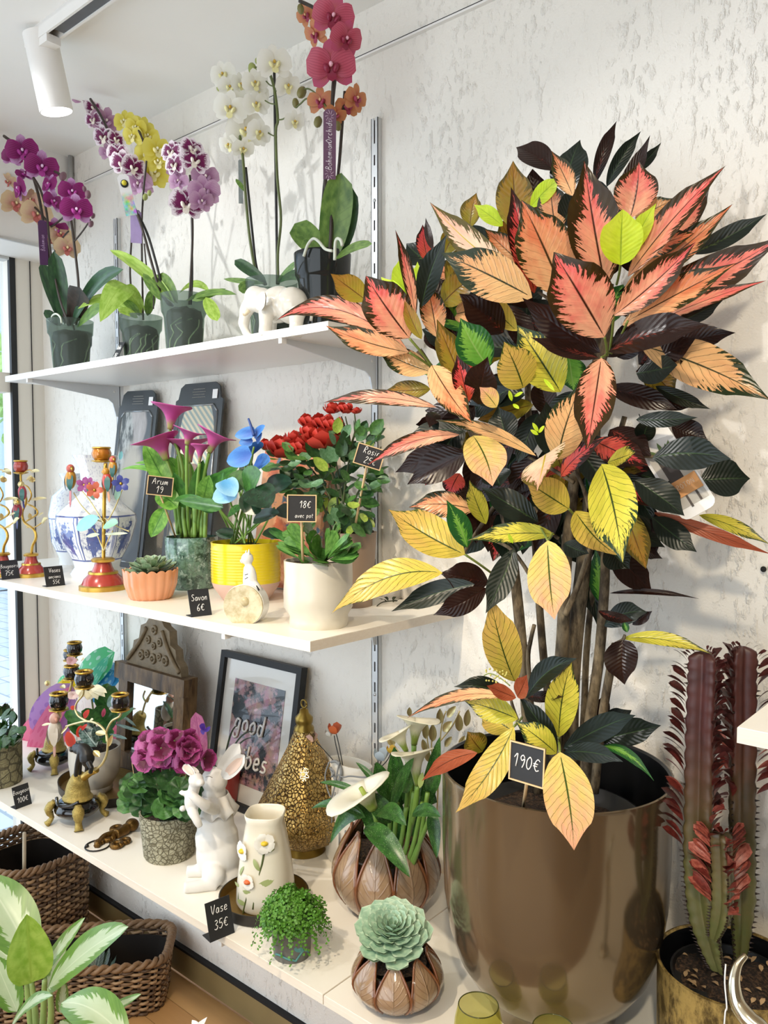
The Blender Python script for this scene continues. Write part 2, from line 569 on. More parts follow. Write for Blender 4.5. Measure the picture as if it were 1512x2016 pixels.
shelf('white shelf board under the big metallic pot', 0.281, 1.55, 0.490, ZB, 0.018, M_SHT, M_SHO)
shelf('pale shelf end jutting in at the right edge of the picture', 0.955, 2.0, 0.475, 1.279, 0.019, M_SHT, M_SHO)
# slotted wall rails with real slots
def rail(x, z0, z1, label):
    m = MB()
    w, hw, d = 0.021, 0.0022, 0.014
    m.bbox((x - w / 2, -d, z0), (x - hw, -d + 0.0018, z1))
    m.bbox((x + hw, -d, z0), (x + w / 2, -d + 0.0018, z1))
    m.bbox((x - w / 2, -d, z0), (x - w / 2 + 0.0018, 0, z1))
    m.bbox((x + w / 2 - 0.0018, -d, z0), (x + w / 2, 0, z1))
    z = z0
    while z < z1 - 0.05:
        m.bbox((x - hw, -d, z), (x + hw, -d + 0.0018, z + 0.026))
        z += 0.05
    o = thing('shelf_rail', label, 'rail', (x, 0, z0))
    m.build('channel', M_RAILW, o, smooth=False)
    MB().bbox((x - w / 2 + 0.002, -0.004, z0), (x + w / 2 - 0.002, -0.001, z1)).build('channel_back', M_DARK, o, smooth=False)  # dark sheet stands for the shade seen through the slots
    for zz in (z1 - 0.19, z1 - 0.46, z0 + 0.62, z0 + 0.32):
        MB().lathe([(0.0, 0.0), (0.0042, 0.0002), (0.0036, 0.0016), (0.0, 0.002)], (0, 0, 0), 10, M=Matrix.Rotation(pi / 2, 3, 'X')).build('screw', M_GREYMET, o).location = (x, -d, zz)
    return o
rail(-0.016, 0.42, 2.405, 'slotted white shelf rail on the wall right of the coral orchid')
rail(-1.135, 0.42, 2.40, 'slotted white shelf rail on the wall behind the leftmost orchids')
def bracket(x, zu, d, label, tip=True):
    o = thing('shelf_bracket', label, 'bracket', (x, -0.014, zu - 0.07))
    pr = [(-0.014, zu), (-d + 0.012, zu), (-d + 0.012, zu - 0.009), (-0.052, zu - 0.043), (-0.036, zu - 0.055), (-0.024, zu - 0.098), (-0.014, zu - 0.098)]
    M = frame((0, 1, 0), (0, 0, 1), (1, 0, 0), (x - 0.002, 0, 0))
    MB().ext(pr, M, 0.004).build('arm', M_RAILW, o, smooth=False)
    if tip:
        MB().bbox((x - 0.005, -d + 0.002, zu - 0.011), (x + 0.005, -d + 0.016, zu + 0.003)).build('end_cap', M_WHITE, o, smooth=False)
    MB().blob((x + 0.002, -0.03, zu - 0.018), (0.0012, 0.0035, 0.0035), 8, 5).build('rivet', M_WHITE, o)
bracket(-0.012, ZT - 0.018, 0.319, 'white bracket under the right end of the orchid shelf')
bracket(-1.132, ZT - 0.018, 0.319, 'white bracket under the left end of the orchid shelf')
bracket(-0.012, ZM - 0.019, 0.474, 'white bracket under the right end of the middle shelf')
bracket(-1.132, ZM - 0.019, 0.474, 'white bracket under the left end of the middle shelf')
bracket(-0.012, ZB - 0.018, 0.490, 'white bracket under the lower shelf below the price card for the vase')
bracket(-1.132, ZB - 0.018, 0.490, 'white bracket under the lower shelf above the baskets')
# nail in the wall
nl = at(1505, 1120, 0)
tag(MB().blob((nl.x, -0.006, nl.z), 0.005, 10, 6).tube([(nl.x, 0, nl.z), (nl.x, -0.006, nl.z)], 0.002, 6).build('wall_nail', M_DARK), 'black round nail head in the wall above the cactus', 'nail')
# ------------------------------------------------------------------ ceiling track and spot
tk = thing('light_track', 'white ceiling track rail running along the wall', 'track', (0.2, -0.456, CEIL))
MB().bbox((-0.76, -0.476, CEIL - 0.034), (1.5, -0.470, CEIL)).bbox((-0.76, -0.442, CEIL - 0.034), (1.5, -0.436, CEIL)).bbox((-0.76, -0.476, CEIL - 0.008), (1.5, -0.436, CEIL)).build('rail_profile', M_WHITE, tk, smooth=False)
MB().bbox((-0.64, -0.470, CEIL - 0.031), (1.5, -0.442, CEIL - 0.010)).build('conductor', plain('grey conductor', '#6c6e70', 0.3, 0.8), tk, smooth=False)
MB().bbox((-0.77, -0.477, CEIL - 0.035), (-0.76, -0.435, CEIL)).build('end_cap', M_WHITE, tk, smooth=False)
pA = at(78, 66, -0.456)
pB = pA + (UPV * -142 + RGT * 22) * mpp(pA) + HOR * (142 * mpp(pA) * 0.20)
sp = thing('track_spotlight', 'white cylindrical spotlight hanging from the ceiling track', 'spotlight', pA)
ax = (pB - pA).normalized()
Lc = (pB - pA).length
Rz = ax.to_track_quat('Z', 'Y').to_matrix()
R0 = 0.0405
MB().lathe([(0.0, 0.0), (R0, 0.0), (R0, Lc), (R0 * 0.93, Lc), (R0 * 0.90, Lc - 0.006)], pA, 32, M=Rz).build('housing', M_WHITE, sp, sharp=40)
te = NT('lamp glow')
te.surf(te.n('Emission', Color=(1, 0.98, 0.94, 1), Strength=14.0).outputs[0])
MB().lathe([(0.0, Lc - 0.0045), (R0 * 0.91, Lc - 0.0045)], pA, 32, M=Rz).build('lens', te.m, sp)
MB().bbox((pA.x - 0.03, -0.474, CEIL - 0.052), (pA.x + 0.07, -0.438, CEIL - 0.033)).build('adapter', M_WHITE, sp, smooth=False)
MB().tube([pA + Vector((0.02, 0, 0)), (pA.x + 0.02, -0.456, CEIL - 0.04)], 0.010, 10).build('joint', M_WHITE, sp)
# ================================================================== handwriting, cards, pots, flowers
GL = {  # strokes in a 0..1 em box, advance last
 'A': ([[(0, 0), (.28, .95), (.5, 0)], [(.1, .38), (.45, .42)]], .6), 'r': ([[(.05, .55), (.08, 0)], [(.08, .35), (.22, .55), (.36, .5)]], .4),
 'u': ([[(.05, .55), (.06, .12), (.2, 0), (.36, .15), (.4, .55), (.42, 0)]], .5), 'm': ([[(.04, .5), (.06, 0), (.1, .4), (.22, .52), (.28, .05), (.34, .42), (.46, .5), (.5, 0)]], .6),
 '1': ([[(.02, .65), (.25, .98), (.25, 0)]], .4), '9': ([[(.42, .75), (.25, .95), (.08, .75), (.22, .52), (.42, .7), (.4, .3), (.3, 0)]], .52),
 'R': ([[(.06, 0), (.1, .95), (.38, .88), (.4, .62), (.1, .48), (.45, 0)]], .55), 'o': ([[(.22, .52), (.06, .35), (.1, .06), (.28, 0), (.4, .22), (.32, .48), (.2, .53)]], .46),
 's': ([[(.36, .5), (.15, .5), (.12, .32), (.34, .2), (.28, .02), (.05, .04)]], .42), 'i': ([[(.1, .52), (.12, 0)], [(.11, .72), (.13, .76)]], .24),
 'e': ([[(.06, .25), (.36, .32), (.28, .54), (.1, .44), (.08, .1), (.24, 0), (.4, .1)]], .44), '2': ([[(.05, .75), (.22, .96), (.4, .75), (.04, .02), (.45, .04)]], .52),
 '5': ([[(.42, .95), (.12, .93), (.08, .55), (.3, .58), (.42, .3), (.25, 0), (.03, .08)]], .52), '$': ([[(.5, .78), (.3, .9), (.12, .6), (.12, .3), (.3, .03), (.5, .12)], [(0, .55), (.36, .55)], [(0, .38), (.32, .38)]], .58),
 '8': ([[(.25, .5), (.06, .72), (.22, .96), (.4, .75), (.22, .5), (.05, .22), (.22, 0), (.42, .22), (.25, .5)]], .5), 'a': ([[(.34, .48), (.16, .52), (.05, .2), (.2, 0), (.34, .2), (.36, .5), (.4, 0)]], .46),
 'v': ([[(.02, .52), (.18, 0), (.36, .52)]], .42), 'c': ([[(.34, .46), (.18, .53), (.05, .25), (.18, 0), (.36, .08)]], .42), 'p': ([[(.06, .5), (.08, -.35)], [(.08, .4), (.28, .52), (.38, .25), (.22, 0), (.08, .08)]], .46),
 't': ([[(.16, .85), (.16, .1), (.3, 0)], [(0, .56), (.34, .58)]], .38), '0': ([[(.24, .95), (.05, .65), (.07, .2), (.25, 0), (.42, .3), (.4, .75), (.24, .95)]], .52), 'V': ([[(.02, .95), (.24, 0), (.48, .95)]], .54),
 '3': ([[(.06, .88), (.25, .96), (.38, .75), (.18, .52), (.42, .3), (.25, 0), (.02, .1)]], .5), 'S': ([[(.42, .85), (.2, .96), (.08, .72), (.4, .35), (.3, .02), (.03, .08)]], .5), 'n': ([[(.05, .5), (.07, 0), (.12, .4), (.3, .52), (.36, 0)]], .46),
 '6': ([[(.36, .95), (.12, .6), (.06, .2), (.24, 0), (.4, .22), (.24, .42), (.08, .3)]], .5), 'g': ([[(.34, .46), (.15, .5), (.06, .2), (.22, .04), (.34, .25), (.36, .5), (.34, -.25), (.15, -.38), (.03, -.2)]], .46),
 'b': ([[(.06, .95), (.08, .02), (.28, 0), (.38, .28), (.24, .5), (.08, .38)]], .46), 'B': ([[(.08, 0), (.1, .95), (.36, .88), (.34, .6), (.1, .5), (.42, .42), (.42, .1), (.08, 0)]], .54), '7': ([[(.04, .92), (.42, .94), (.18, 0)], [(.1, .48), (.36, .5)]], .48),
 'C': ([[(.45, .82), (.25, .95), (.06, .55), (.2, .05), (.45, .1)]], .54), 'O': ([[(.26, .95), (.05, .5), (.26, 0), (.48, .5), (.26, .95)]], .58), 'T': ([[(0, .93), (.5, .93)], [(.25, .93), (.25, 0)]], .54), 'N': ([[(.06, 0), (.06, .95), (.44, 0), (.44, .95)]], .56),
 'h': ([[(.06, .95), (.08, 0), (.12, .38), (.3, .5), (.36, 0)]], .46), 'd': ([[(.34, .44), (.14, .5), (.05, .2), (.2, 0), (.34, .15), (.38, .95), (.38, 0)]], .48), 'k': ([[(.06, .95), (.08, 0)], [(.34, .5), (.1, .25), (.36, 0)]], .42), ' ': ([], .3), '.': ([[(.08, 0), (.1, .03)]], .2)}
def textwidth(s, spc=0.08):
    return sum(GL[c][1] + spc for c in s)
def lettering(text, M, h, parent, mat, thick=0.09, slant=0.15, name='lettering', center=True, squeeze=1.0):
    """handwritten strokes as thin raised ribbons in the local xy plane of M"""
    m = MB()
    x = -textwidth(text) * h * squeeze / 2 if center else 0.0
    for ch in text:
        st, adv = GL[ch]
        for poly in st:
            pts = [Vector((x + (px_ + slant * py_) * h * squeeze, py_ * h, 0.0005)) for px_, py_ in poly]
            pts = smoothpts(pts, 3)
            m.tube([M @ p for p in pts], thick * h * 0.5, 4)
        x += (adv + 0.08) * h * squeeze
    return m.build(name, mat, parent)
M_CHALK = plain('white chalk ink', '#f4f2ee', 0.7, var=0.03)
M_SLATE = plain('black chalkboard', '#232427', 0.6, var=0.15, scale=60)
M_PINE = plain('light pine edge', '#d9b98a', 0.6, var=0.1)
def axes_for(face, roll=0.0):
    z = Vector(face).normalized()
    x = Vector((0, 0, 1)).cross(z).normalized()
    y = z.cross(x)
    return x * cos(roll) + y * sin(roll), y * cos(roll) - x * sin(roll), z
def desk_card(cpx, w, h, Z, lines, label, yawoff=0.0, tilt=0.30, Ypos=None, lift=0.0):
    """L-shaped slate price card on a shelf; cpx = pixel of its foot"""
    c = atz(cpx[0], cpx[1], Z)
    k = mpp(c)
    w, h = w * k, h * k
    f = tocam(c)
    ang = atan2(f.y, f.x) + yawoff
    fz = Vector((cos(ang), sin(ang), 0))
    n = (fz * cos(tilt) + Vector((0, 0, 1)) * sin(tilt)).normalized()
    x, y, z = axes_for(n)
    o = thing('price_card', label, 'price card', c)
    M = frame(x, y, z, c + y * (h / 2) + Vector((0, 0, lift)))
    MB().box((0, 0, 0), (w, h, 0.0016), None).build('slate', M_SLATE, o, smooth=False).matrix_basis = M
    M2 = frame(x, -fz, (0, 0, 1), c - fz * (h * 0.22) + Vector((0, 0, 0.001)))
    MB().box((0, 0, 0), (w, h * 0.44, 0.0016)).build('foot', M_SLATE, o, smooth=False).matrix_basis = M2
    for text, yo, hh, xo in lines:
        lettering(text, M @ Matrix.Translation((xo * w, yo * h, 0.0010)), hh * h, o, M_CHALK)
    return o
def stick_card(cpx, Y, w, h, roll, foot, footY, lines, label, yaw=0.0):
    """framed chalkboard on a wooden stick; cpx = centre pixel of the board, foot = pixel where the stick enters the soil"""
    c = at(cpx[0], cpx[1], Y)
    k = mpp(c)
    w, h = w * k, h * k
    f = tocam(c)
    a = atan2(f.y, f.x) + yaw
    f = Vector((cos(a), sin(a), 0.06))
    x, y, z = axes_for(f, roll)
    ft = at(foot[0], foot[1], footY)
    o = thing('price_sign', label, 'price sign', ft)
    M = frame(x, y, z, c)
    MB().box((0, 0, 0), (w, h, 0.002)).build('board', M_SLATE, o, smooth=False).matrix_basis = M
    e = 0.035 * w
    fr = MB()
    for sx_, sy_, ww, hh in ((0, h / 2 - e / 2, w, e), (0, -h / 2 + e / 2, w, e), (-w / 2 + e / 2, 0, e, h - 2 * e), (w / 2 - e / 2, 0, e, h - 2 * e)):
        fr.box((sx_, sy_, 0.0008), (ww, hh, 0.0034))
    fr.build('board_frame', M_PINE, o, smooth=False).matrix_basis = M
    top = c - z * 0.003
    MB().tube([ft, top - y * h * 0.30, top], 0.0026, 6).build('stick', M_PINE, o)
    for text, yo, hh, xo in lines:
        lettering(text, M @ Matrix.Translation((xo * w, yo * h, 0.0012)), hh * h, o, M_CHALK)
    return o
# ------------------------------------------------------------------ soil
def soilmat():
    t = NT('potting soil')
    v = t.coords()
    col = t.mix(t.step(t.noise(v, 190, 4, 0.7), 0.42, 0.68), srgb('#1b130d'), srgb('#5a4330'))
    t.surf(t.princ(col, 0.95, 0, t.bump(t.noise(v, 120, 4), 0.8, 0.006)))
    return t.m
M_SOIL = soilmat()
def soil(c, r, z, parent, amp=0.06):
    rr = random.Random(int(r * 1e5))
    ph = [rr.uniform(0, 6) for _ in range(4)]
    m = MB().lathe([(0.0, z + r * 0.10), (r * .4, z + r * .08), (r * .75, z + r * .03), (r, z)], (c[0], c[1], 0), 28,
        mod=lambda a, k, q, zz: (q, zz + r * amp * (sin(3 * a + ph[0] + k) + sin(7 * a + ph[1] - k) * .6) * (q / r if q else 0)))
    return m.build('soil', M_SOIL, parent)
# ------------------------------------------------------------------ orchids
def petalmat(name, inner, outer, mid=None, k0=0.35, k1=0.75, nz=0.35, vein=None, rough=0.5, trans=0.28, back=None):
    t = NT(name)
    u, v = t.uv()
    av = t.math('ABSOLUTE', t.math('SUBTRACT', t.math('MULTIPLY', v, 2.0), 1.0))
    oi = t.t.nodes.new('ShaderNodeObjectInfo')
    n1 = t.noise(t.vec(t.math('MULTIPLY', u, 2.5), t.math('MULTIPLY', v, 6.0), t.math('MULTIPLY', oi.outputs['Random'], 30.0)), 3.0, 4, 0.65)
    rad = t.math('MAXIMUM', u, t.math('MULTIPLY', av, 0.92))
    rad = t.math('ADD', rad, t.math('MULTIPLY', t.math('SUBTRACT', n1, 0.5), nz * 2))
    col = t.mix(t.step(rad, k0, k1), srgb(inner), srgb(outer))
    if vein:
        w = t.math('ABSOLUTE', t.math('SUBTRACT', t.math('FRACT', t.math('MULTIPLY', v, 11.0)), 0.5))
        col = t.mix(t.math('MULTIPLY', t.math('SUBTRACT', 1.0, t.step(w, 0.05, 0.22)), 0.55), col, srgb(vein))
    t.surf(t.mixsh(trans, t.princ(col, rough), t.n('BsdfTranslucent', Color=col).outputs[0]))
    return t.m
def orchid_parts(key, pm, lipc, throat, sepm=None, wide=1.0):
    """shared meshes of one flower kind, unit size (width 1), facing +z, up +y"""
    P = MB().leaf((0, 0, 0), (0.50, 0.10, 0.0), 0.56 * wide, (0.1, 0, 1), 0.42, 0.30, bend=0.07, ripple=0.01, nu=8, nv=6)
    S = MB().leaf((0, 0, -0.02), (0, 0.50, -0.02), 0.30, (0, 0.1, 1), 0.5, 0.45, bend=0.05, nu=7, nv=4)
    lm = plain('orchid lip ' + key, lipc, 0.45, var=0.15)
    tm = plain('orchid throat ' + key, throat, 0.4, var=0.1)
    L = MB().blob((-0.095, -0.02, 0.09), (0.06, 0.10, 0.07), 8, 6, M=Matrix.Rotation(0.5, 3, 'Z'), mi=0).blob((0.095, -0.02, 0.09), (0.06, 0.10, 0.07), 8, 6, M=Matrix.Rotation(-0.5, 3, 'Z'), mi=0)
    L.leaf((0, -0.03, 0.08), (0, -0.26, 0.17), 0.19, (0, 0.5, 1), 0.6, 0.5, bend=-0.1, nu=5, nv=4, mi=0)
    L.blob((0, 0.05, 0.09), (0.045, 0.055, 0.06), 8, 6, mi=1)
    return dict(petal=P.data('petal', pm), sepal=S.data('sepal', sepm or pm), lip=L.data('flower', [lm, tm]))
def orchid_flower(kind, parent, px, py, size, Y, rx=0.0, ry=0.0, roll=0.0):
    c = at(px, py, Y)
    s = size * mpp(c)
    z = (tocam(c) + RGT * rx + UPV * ry).normalized()
    x = Vector((0, 0, 1)).cross(z).normalized()
    y = z.cross(x)
    x, y = x * cos(roll) + y * sin(roll), y * cos(roll) - x * sin(roll)
    M = frame(x * s, y * s, z * s, c)
    f = put('flower', kind['lip'], parent, M)
    for k, (mesh, ang, mir) in enumerate((('sepal', 0, 1), ('sepal', 2.25, 1), ('sepal', -2.25, 1), ('petal', 0.08, 1), ('petal', -0.08, -1))):
        j = RND.uniform(-.07, .07)
        R = Matrix.Rotation(ang + j, 4, 'Z') @ Matrix.Rotation(RND.uniform(-.1, .1), 4, 'X')
        if mir < 0:
            R = R @ Matrix.Diagonal((-1, 1, 1, 1))
        if mesh == 'petal':
            R = Matrix.Translation((0, 0, 0.012)) @ R
        put(mesh, kind[mesh], f, M @ R)
    return f
def bud(parent, px, py, r, Y, mat):
    c = at(px, py, Y)
    k = r * mpp(c)
    return MB().blob(c, (k * .85, k * .85, k * 1.2), 10, 7, M=Matrix.Rotation(RND.uniform(-.5, .5), 3, 'X')).build('bud', mat, parent)
def stem(parent, pts, Y, r, mat, name='stem', n=6, dy=None):
    Y = Y if isinstance(Y, (list, tuple)) else [Y] * len(pts)
    P = smoothpts([at(x, y, yy) for (x, y), yy in zip(pts, Y)], 5)
    k = mpp(P[0])
    rr = [r * k] * len(P) if not isinstance(r, (list, tuple)) else [(r[0] + (r[1] - r[0]) * i / (len(P) - 1)) * k for i in range(len(P))]
    return MB().tube(P, rr, n).build(name, mat, parent)
def pleaf(parent, pb, pt, w, mat, bY, tY, name='leaf', face=None, **kw):
    """blade given by base and tip pixels, width in pixels at its middle"""
    B, T = at(pb[0], pb[1], bY), at(pt[0], pt[1], tY)
    mid = (B + T) / 2
    k = mpp(mid)
    fc = face if face is not None else tocam(mid) + Vector((0, 0, 0.35))
    kw.setdefault('ph', RND.uniform(0, 6))
    return MB().leaf(B, T, w * k, fc, **kw).build(name, mat, parent)
def claypot(parent, c, prof, mat, n=40, name='pot', mod=None, sharp=35, **kw):
    return MB().lathe(prof, (c[0], c[1], 0), n, mod=mod, **kw).build(name, mat, parent, sharp=sharp)
def plasticmat(name, tint, dens, gl=0.06):
    t = NT(name)
    tr = t.n('BsdfTransparent', Color=srgb(tint)).outputs[0]
    pr = t.princ(tuple(x * 0.35 for x in srgb(tint)[:3]) + (1,), gl, 0)
    t.surf(t.mixsh(dens, tr, pr))
    return t.m
M_CLEAR = plasticmat('smoky clear plastic', '#d3ddd6', 0.20)
M_SMOKE = plasticmat('dark smoky plastic', '#b2bab6', 0.3)
M_BARK = plain('orchid bark', '#3c4338', 0.7, var=0.35, scale=45, bump=0.3)
M_ROOT = plain('green white roots', '#9fb088', 0.6, var=0.4, scale=40)
M_ROOTW = plain('pale aerial roots', '#c9cdbd', 0.6)
def orchid_pot(parent, px, rimy, w, Y, mat, bark=True, z0=ZT, fill=0.80):
    c = at(px, rimy, Y)
    r = w * 0.5 * mpp(c)
    H = c.z - z0
    f = lambda q: z0 + H * q
    prof = [(0, f(0.003)), (r * .74, f(0.003)), (r * .86, f(.66)), (r * .90, f(.70)), (r * .96, f(.735)), (r, f(1.0)), (r * .975, f(1.0)), (r * .935, f(.745)), (r * .835, f(.655)), (r * .715, f(.03)), (0, f(.03))]
    claypot(parent, c, prof, mat, 36)
    if bark:
        rr = random.Random(int(px))
        MB().lathe([(0, f(.035)), (r * .68, f(.035)), (r * .80, f(.62)), (r * .74, f(fill - .06)), (r * .4, f(fill)), (0, f(fill))], (c.x, c.y, 0), 20,
            mod=lambda a, k, q, z: (q * (1 - 0.05 * rr.random()), z + (rr.random() - .5) * 0.006)).build('bark', M_BARK, parent)
        m = MB()
        for i in range(9):
            a0 = rr.uniform(0, 6.28)
            pts = []
            for j in range(6):
                q = j / 5
                a = a0 + q * rr.uniform(.3, 1.2)
                R_ = r * (.70 + .10 * q)
                pts.append((c.x + R_ * cos(a), c.y + R_ * sin(a), f(.05 + .55 * q)))
            m.tube(smoothpts(pts, 2), 0.0021, 5)
        ro = m.build('roots', M_ROOT, parent)
        ro['kind'] = 'stuff'
    return c, r
def tagplate(parent, c, Y, w, h, mat, roll=0.0, name='plant_tag', texts=(), tmat=None, vert=True):
    p = at(c[0], c[1], Y)
    k = mpp(p)
    x, y, z = axes_for(tocam(p), roll)
    M = frame(x, y, z, p)
    w, h = w * k, h * k
    poly = [(-w / 2, -h / 2), (w / 2, -h / 2), (w / 2, h / 2 - w * .25), (w / 4, h / 2), (-w / 4, h / 2), (-w / 2, h / 2 - w * .25)]
    o = MB().ext(poly, Matrix.Identity(4), 0.0012).build(name, mat, parent, smooth=False)
    hang(o, parent, M)
    for tx, yo, hh, sq in texts:
        Rv = Matrix.Rotation(pi / 2, 4, 'Z') if vert else Matrix.Identity(4)
        lettering(tx, M @ Matrix.Translation((0, yo * h, 0.0018)) @ Rv @ Matrix.Translation((0, -hh * w * .35, 0)), hh * w, o, tmat, squeeze=sq).matrix_parent_inverse = M.inverted()
    return o
# ================================================================== orchids on the upper shelf
G_DARK = leafmat('orchid leaf dark green', '#23412a', '#3b6039', '#2c4a2e', 0.35, 0.12)
G_MID = leafmat('orchid leaf green', '#4d7030', '#7b9a4a', '#62803c', 0.32, 0.22)
G_LIT = leafmat('orchid leaf pale green', '#8fb43e', '#bcd96e', '#a5c653', 0.35, 0.35)  # paler green with the bright light on the leaves put into it
G_PURP = leafmat('orchid leaf purple flushed', '#32281f', '#4a3a33', '#241c18', 0.35, 0.1)
M_STEMD = plain('dark orchid stem', '#33281f', 0.5, var=0.3)
M_STEMG = plain('green orchid stem', '#5a6434', 0.5, var=0.25)
M_STAKE = plain('black stake', '#1c1a18', 0.5)
K_MAG = orchid_parts('magenta', petalmat('magenta petal', '#7b1058', '#8e1a6c', k0=.55, k1=1.0, nz=.2, vein='#b14a9a'), '#a8328c', '#e9c7e4', petalmat('magenta sepal', '#8d2a74', '#c99bc9', k0=.3, k1=1.0))
K_PEA = orchid_parts('peach', petalmat('peach petal', '#d3a293', '#d9bf97', k0=.2, k1=.9), '#c06a62', '#e8d8a0')
K_YEL = orchid_parts('yellow', petalmat('yellow petal', '#dccb3c', '#e6db67', k0=.2, k1=.9, nz=.2), '#e9e0a0', '#f4f0d0')
K_MOT = orchid_parts('mottled', petalmat('purple white petal', '#741053', '#efe3ea', k0=.62, k1=.80, nz=.42), '#efe6d8', '#5d1838')
K_MAU = orchid_parts('mauve back', petalmat('mauve petal', '#a9719c', '#cfaac4', k0=.2, k1=1.0, nz=.2, vein='#9a6590'), '#b98fb0', '#efe0d8', wide=.9)
K_WHI = orchid_parts('white', petalmat('white petal', '#ece9da', '#f1efe6', k0=.1, k1=.9, nz=.1, trans=.35), '#e6dfa4', '#c9a23a', wide=1.05)
K_COR = orchid_parts('coral', petalmat('coral petal', '#b8455a', '#c55c72', k0=.2, k1=.95, nz=.15, vein='#9a2f4c', trans=.2), '#8a1c3c', '#f0b8c8', petalmat('coral sepal', '#c06258', '#c4577c', k0=.1, k1=.9, nz=.1, vein='#9d3a48'))
K_ORA = orchid_parts('orange', petalmat('orange petal', '#c4694e', '#c98a55', k0=.1, k1=.9, nz=.2, vein='#a44c4a'), '#9a3550', '#e6c090', wide=.8)
B_GREEN = plain('green bud', '#9aa25a', 0.5, var=0.25)
B_PURP = plain('dusky bud', '#74525c', 0.5, var=0.3)
B_OLIVE = plain('olive bud', '#77703c', 0.5, var=0.25)
def flowers(o, kind, lst, Y, dy=0.03):
    for it in lst:
        x, y, s = it[:3]
        rx, ry = (it[3], it[4]) if len(it) > 4 else (RND.uniform(-.3, .3), RND.uniform(-.25, .25))
        orchid_flower(kind, o, x, y, s * 1.17, Y + RND.uniform(-dy, dy), rx, ry, RND.uniform(-.25, .25))
# --- magenta orchid, far left
Y1 = -0.25
o = thing('orchid', 'magenta orchid in a clear pot, leftmost on the upper shelf', 'orchid', (at(138, 632, Y1).x, Y1, ZT), 'potted orchids on the upper shelf')
c, r = orchid_pot(o, 138, 632, 88, Y1, M_CLEAR)
stem(o, [(135, 640), (112, 590), (98, 520), (86, 440), (72, 370), (45, 300), (8, 268)], Y1, 3.2, M_STEMD)
stem(o, [(138, 640), (118, 590), (100, 500), (92, 420), (80, 375), (66, 350)], Y1 - .02, 2.6, M_STEMD)
stem(o, [(150, 640), (155, 570), (146, 480), (138, 420), (130, 375), (118, 345), (108, 338)], Y1 + .02, 2.8, M_STEMD)
stem(o, [(146, 476), (165, 452), (178, 432)], Y1 + .02, 1.6, M_STEMD, 'twig')
stem(o, [(84, 455), (110, 440), (148, 408)], Y1, 1.8, M_STEMD, 'twig')
flowers(o, K_MAG, [(44, 298, 54, .1, 0), (82, 330, 56, .15, 0), (6, 282, 44, .2, .3), (24, 310, 34), (40, 372, 46, -1.2, 0), (98, 365, 40, -.9, .4), (142, 378, 46, .1, 0), (150, 414, 54, .2, -.1), (104, 398, 38, .9, .2), (108, 452, 44, .4, -.9), (48, 345, 30, .3, 1.0)], Y1)
for x, y, q in ((124, 347, 8), (166, 372, 5), (173, 383, 7), (183, 425, 5), (179, 441, 6), (127, 365, 5)):
    bud(o, x, y, q, Y1 + .02, B_PURP)
pleaf(o, (128, 640), (106, 494), 34, G_DARK, Y1, Y1 - .03, a=.7, b=.45, bend=-.06, fold=.35)
pleaf(o, (137, 640), (158, 566), 46, G_PURP, Y1, Y1 - .06, a=.6, b=.25, bend=-.08, fold=.2)
pleaf(o, (140, 645), (243, 530), 30, G_DARK, Y1, Y1 - .05, a=.6, b=.5, arch=.10, fold=.4)
pleaf(o, (122, 640), (82, 515), 24, G_DARK, Y1 + .02, Y1 + .05, a=.7, b=.4, fold=.3)
pleaf(o, (120, 642), (88, 610), 20, G_DARK, Y1, Y1 - .02, a=.7, b=.5)
pleaf(o, (150, 645), (200, 605), 30, G_MID, Y1, Y1 - .04, a=.7, b=.5, arch=.05)
pleaf(o, (140, 640), (118, 560), 26, G_DARK, Y1 + .03, Y1 + .05, a=.7, b=.4)
stem(o, [(101, 632), (103, 622), (111, 618), (119, 625), (121, 636)], Y1 - .06, 2.0, M_ROOTW, 'aerial_root')
M_TAGP = plain('purple tag', '#4b2250', 0.5, var=0.2, scale=80)
tagplate(o, (85, 478), Y1 - .02, 16, 84, M_TAGP, 0.03, texts=(('Bohemian', 0, .5, .9),), tmat=plain('lilac print', '#c7a8cc', .6))
# --- peach orchid behind it
Y1b = -0.225
o = thing('orchid', 'peach orchid half hidden behind the magenta one', 'orchid', (at(150, 655, -.13).x, -.13, ZT), 'potted orchids on the upper shelf')
orchid_pot(o, 150, 655, 60, -0.13, M_SMOKE)
stem(o, [(150, 660), (125, 580), (108, 490), (95, 440), (60, 400), (35, 380)], [-.13, -.15, -.19, Y1b, Y1b, Y1b], 2.2, M_STEMD)
stem(o, [(106, 500), (122, 470), (135, 455)], Y1b, 1.6, M_STEMD, 'twig')
flowers(o, K_PEA, [(16, 358, 30), (30, 402, 50, .5, 0), (72, 424, 54, .3, .2), (62, 395, 40, -.4, .2), (118, 462, 42, .5, .2), (132, 488, 44, .2, -.4), (100, 470, 34)], Y1b, .008)
# --- yellow orchid
Y2 = -0.19
o = thing('orchid', 'yellow orchid with arching pale leaves and a lilac tag', 'orchid', (at(277, 624, Y2).x, Y2, ZT), 'potted orchids on the upper shelf')
orchid_pot(o, 277, 624, 84, Y2, M_CLEAR)
stem(o, [(282, 630), (280, 540), (279, 440), (283, 370), (288, 300), (270, 250)], Y2, 2.2, M_STEMD)
stem(o, [(262, 600), (256, 540), (259, 470), (262, 420)], Y2 + .02, 2.2, M_STEMD)
stem(o, [(302, 608), (302, 570), (290, 535), (284, 480)], Y2 - .01, 1.6, M_STEMD)
flowers(o, K_YEL, [(246, 240, 40, -.4, .3), (262, 268, 38, -.5, 0), (280, 255, 44, .4, .2), (290, 268, 40), (268, 250, 36), (308, 296, 52, .5, .2), (292, 306, 48, -.3, 0), (304, 340, 56, .1, -.1), (290, 350, 40), (312, 318, 44)], Y2 + .02)
for x, y, q in ((286, 388, 6), (294, 380, 5)):
    bud(o, x, y, q, Y2, B_GREEN)
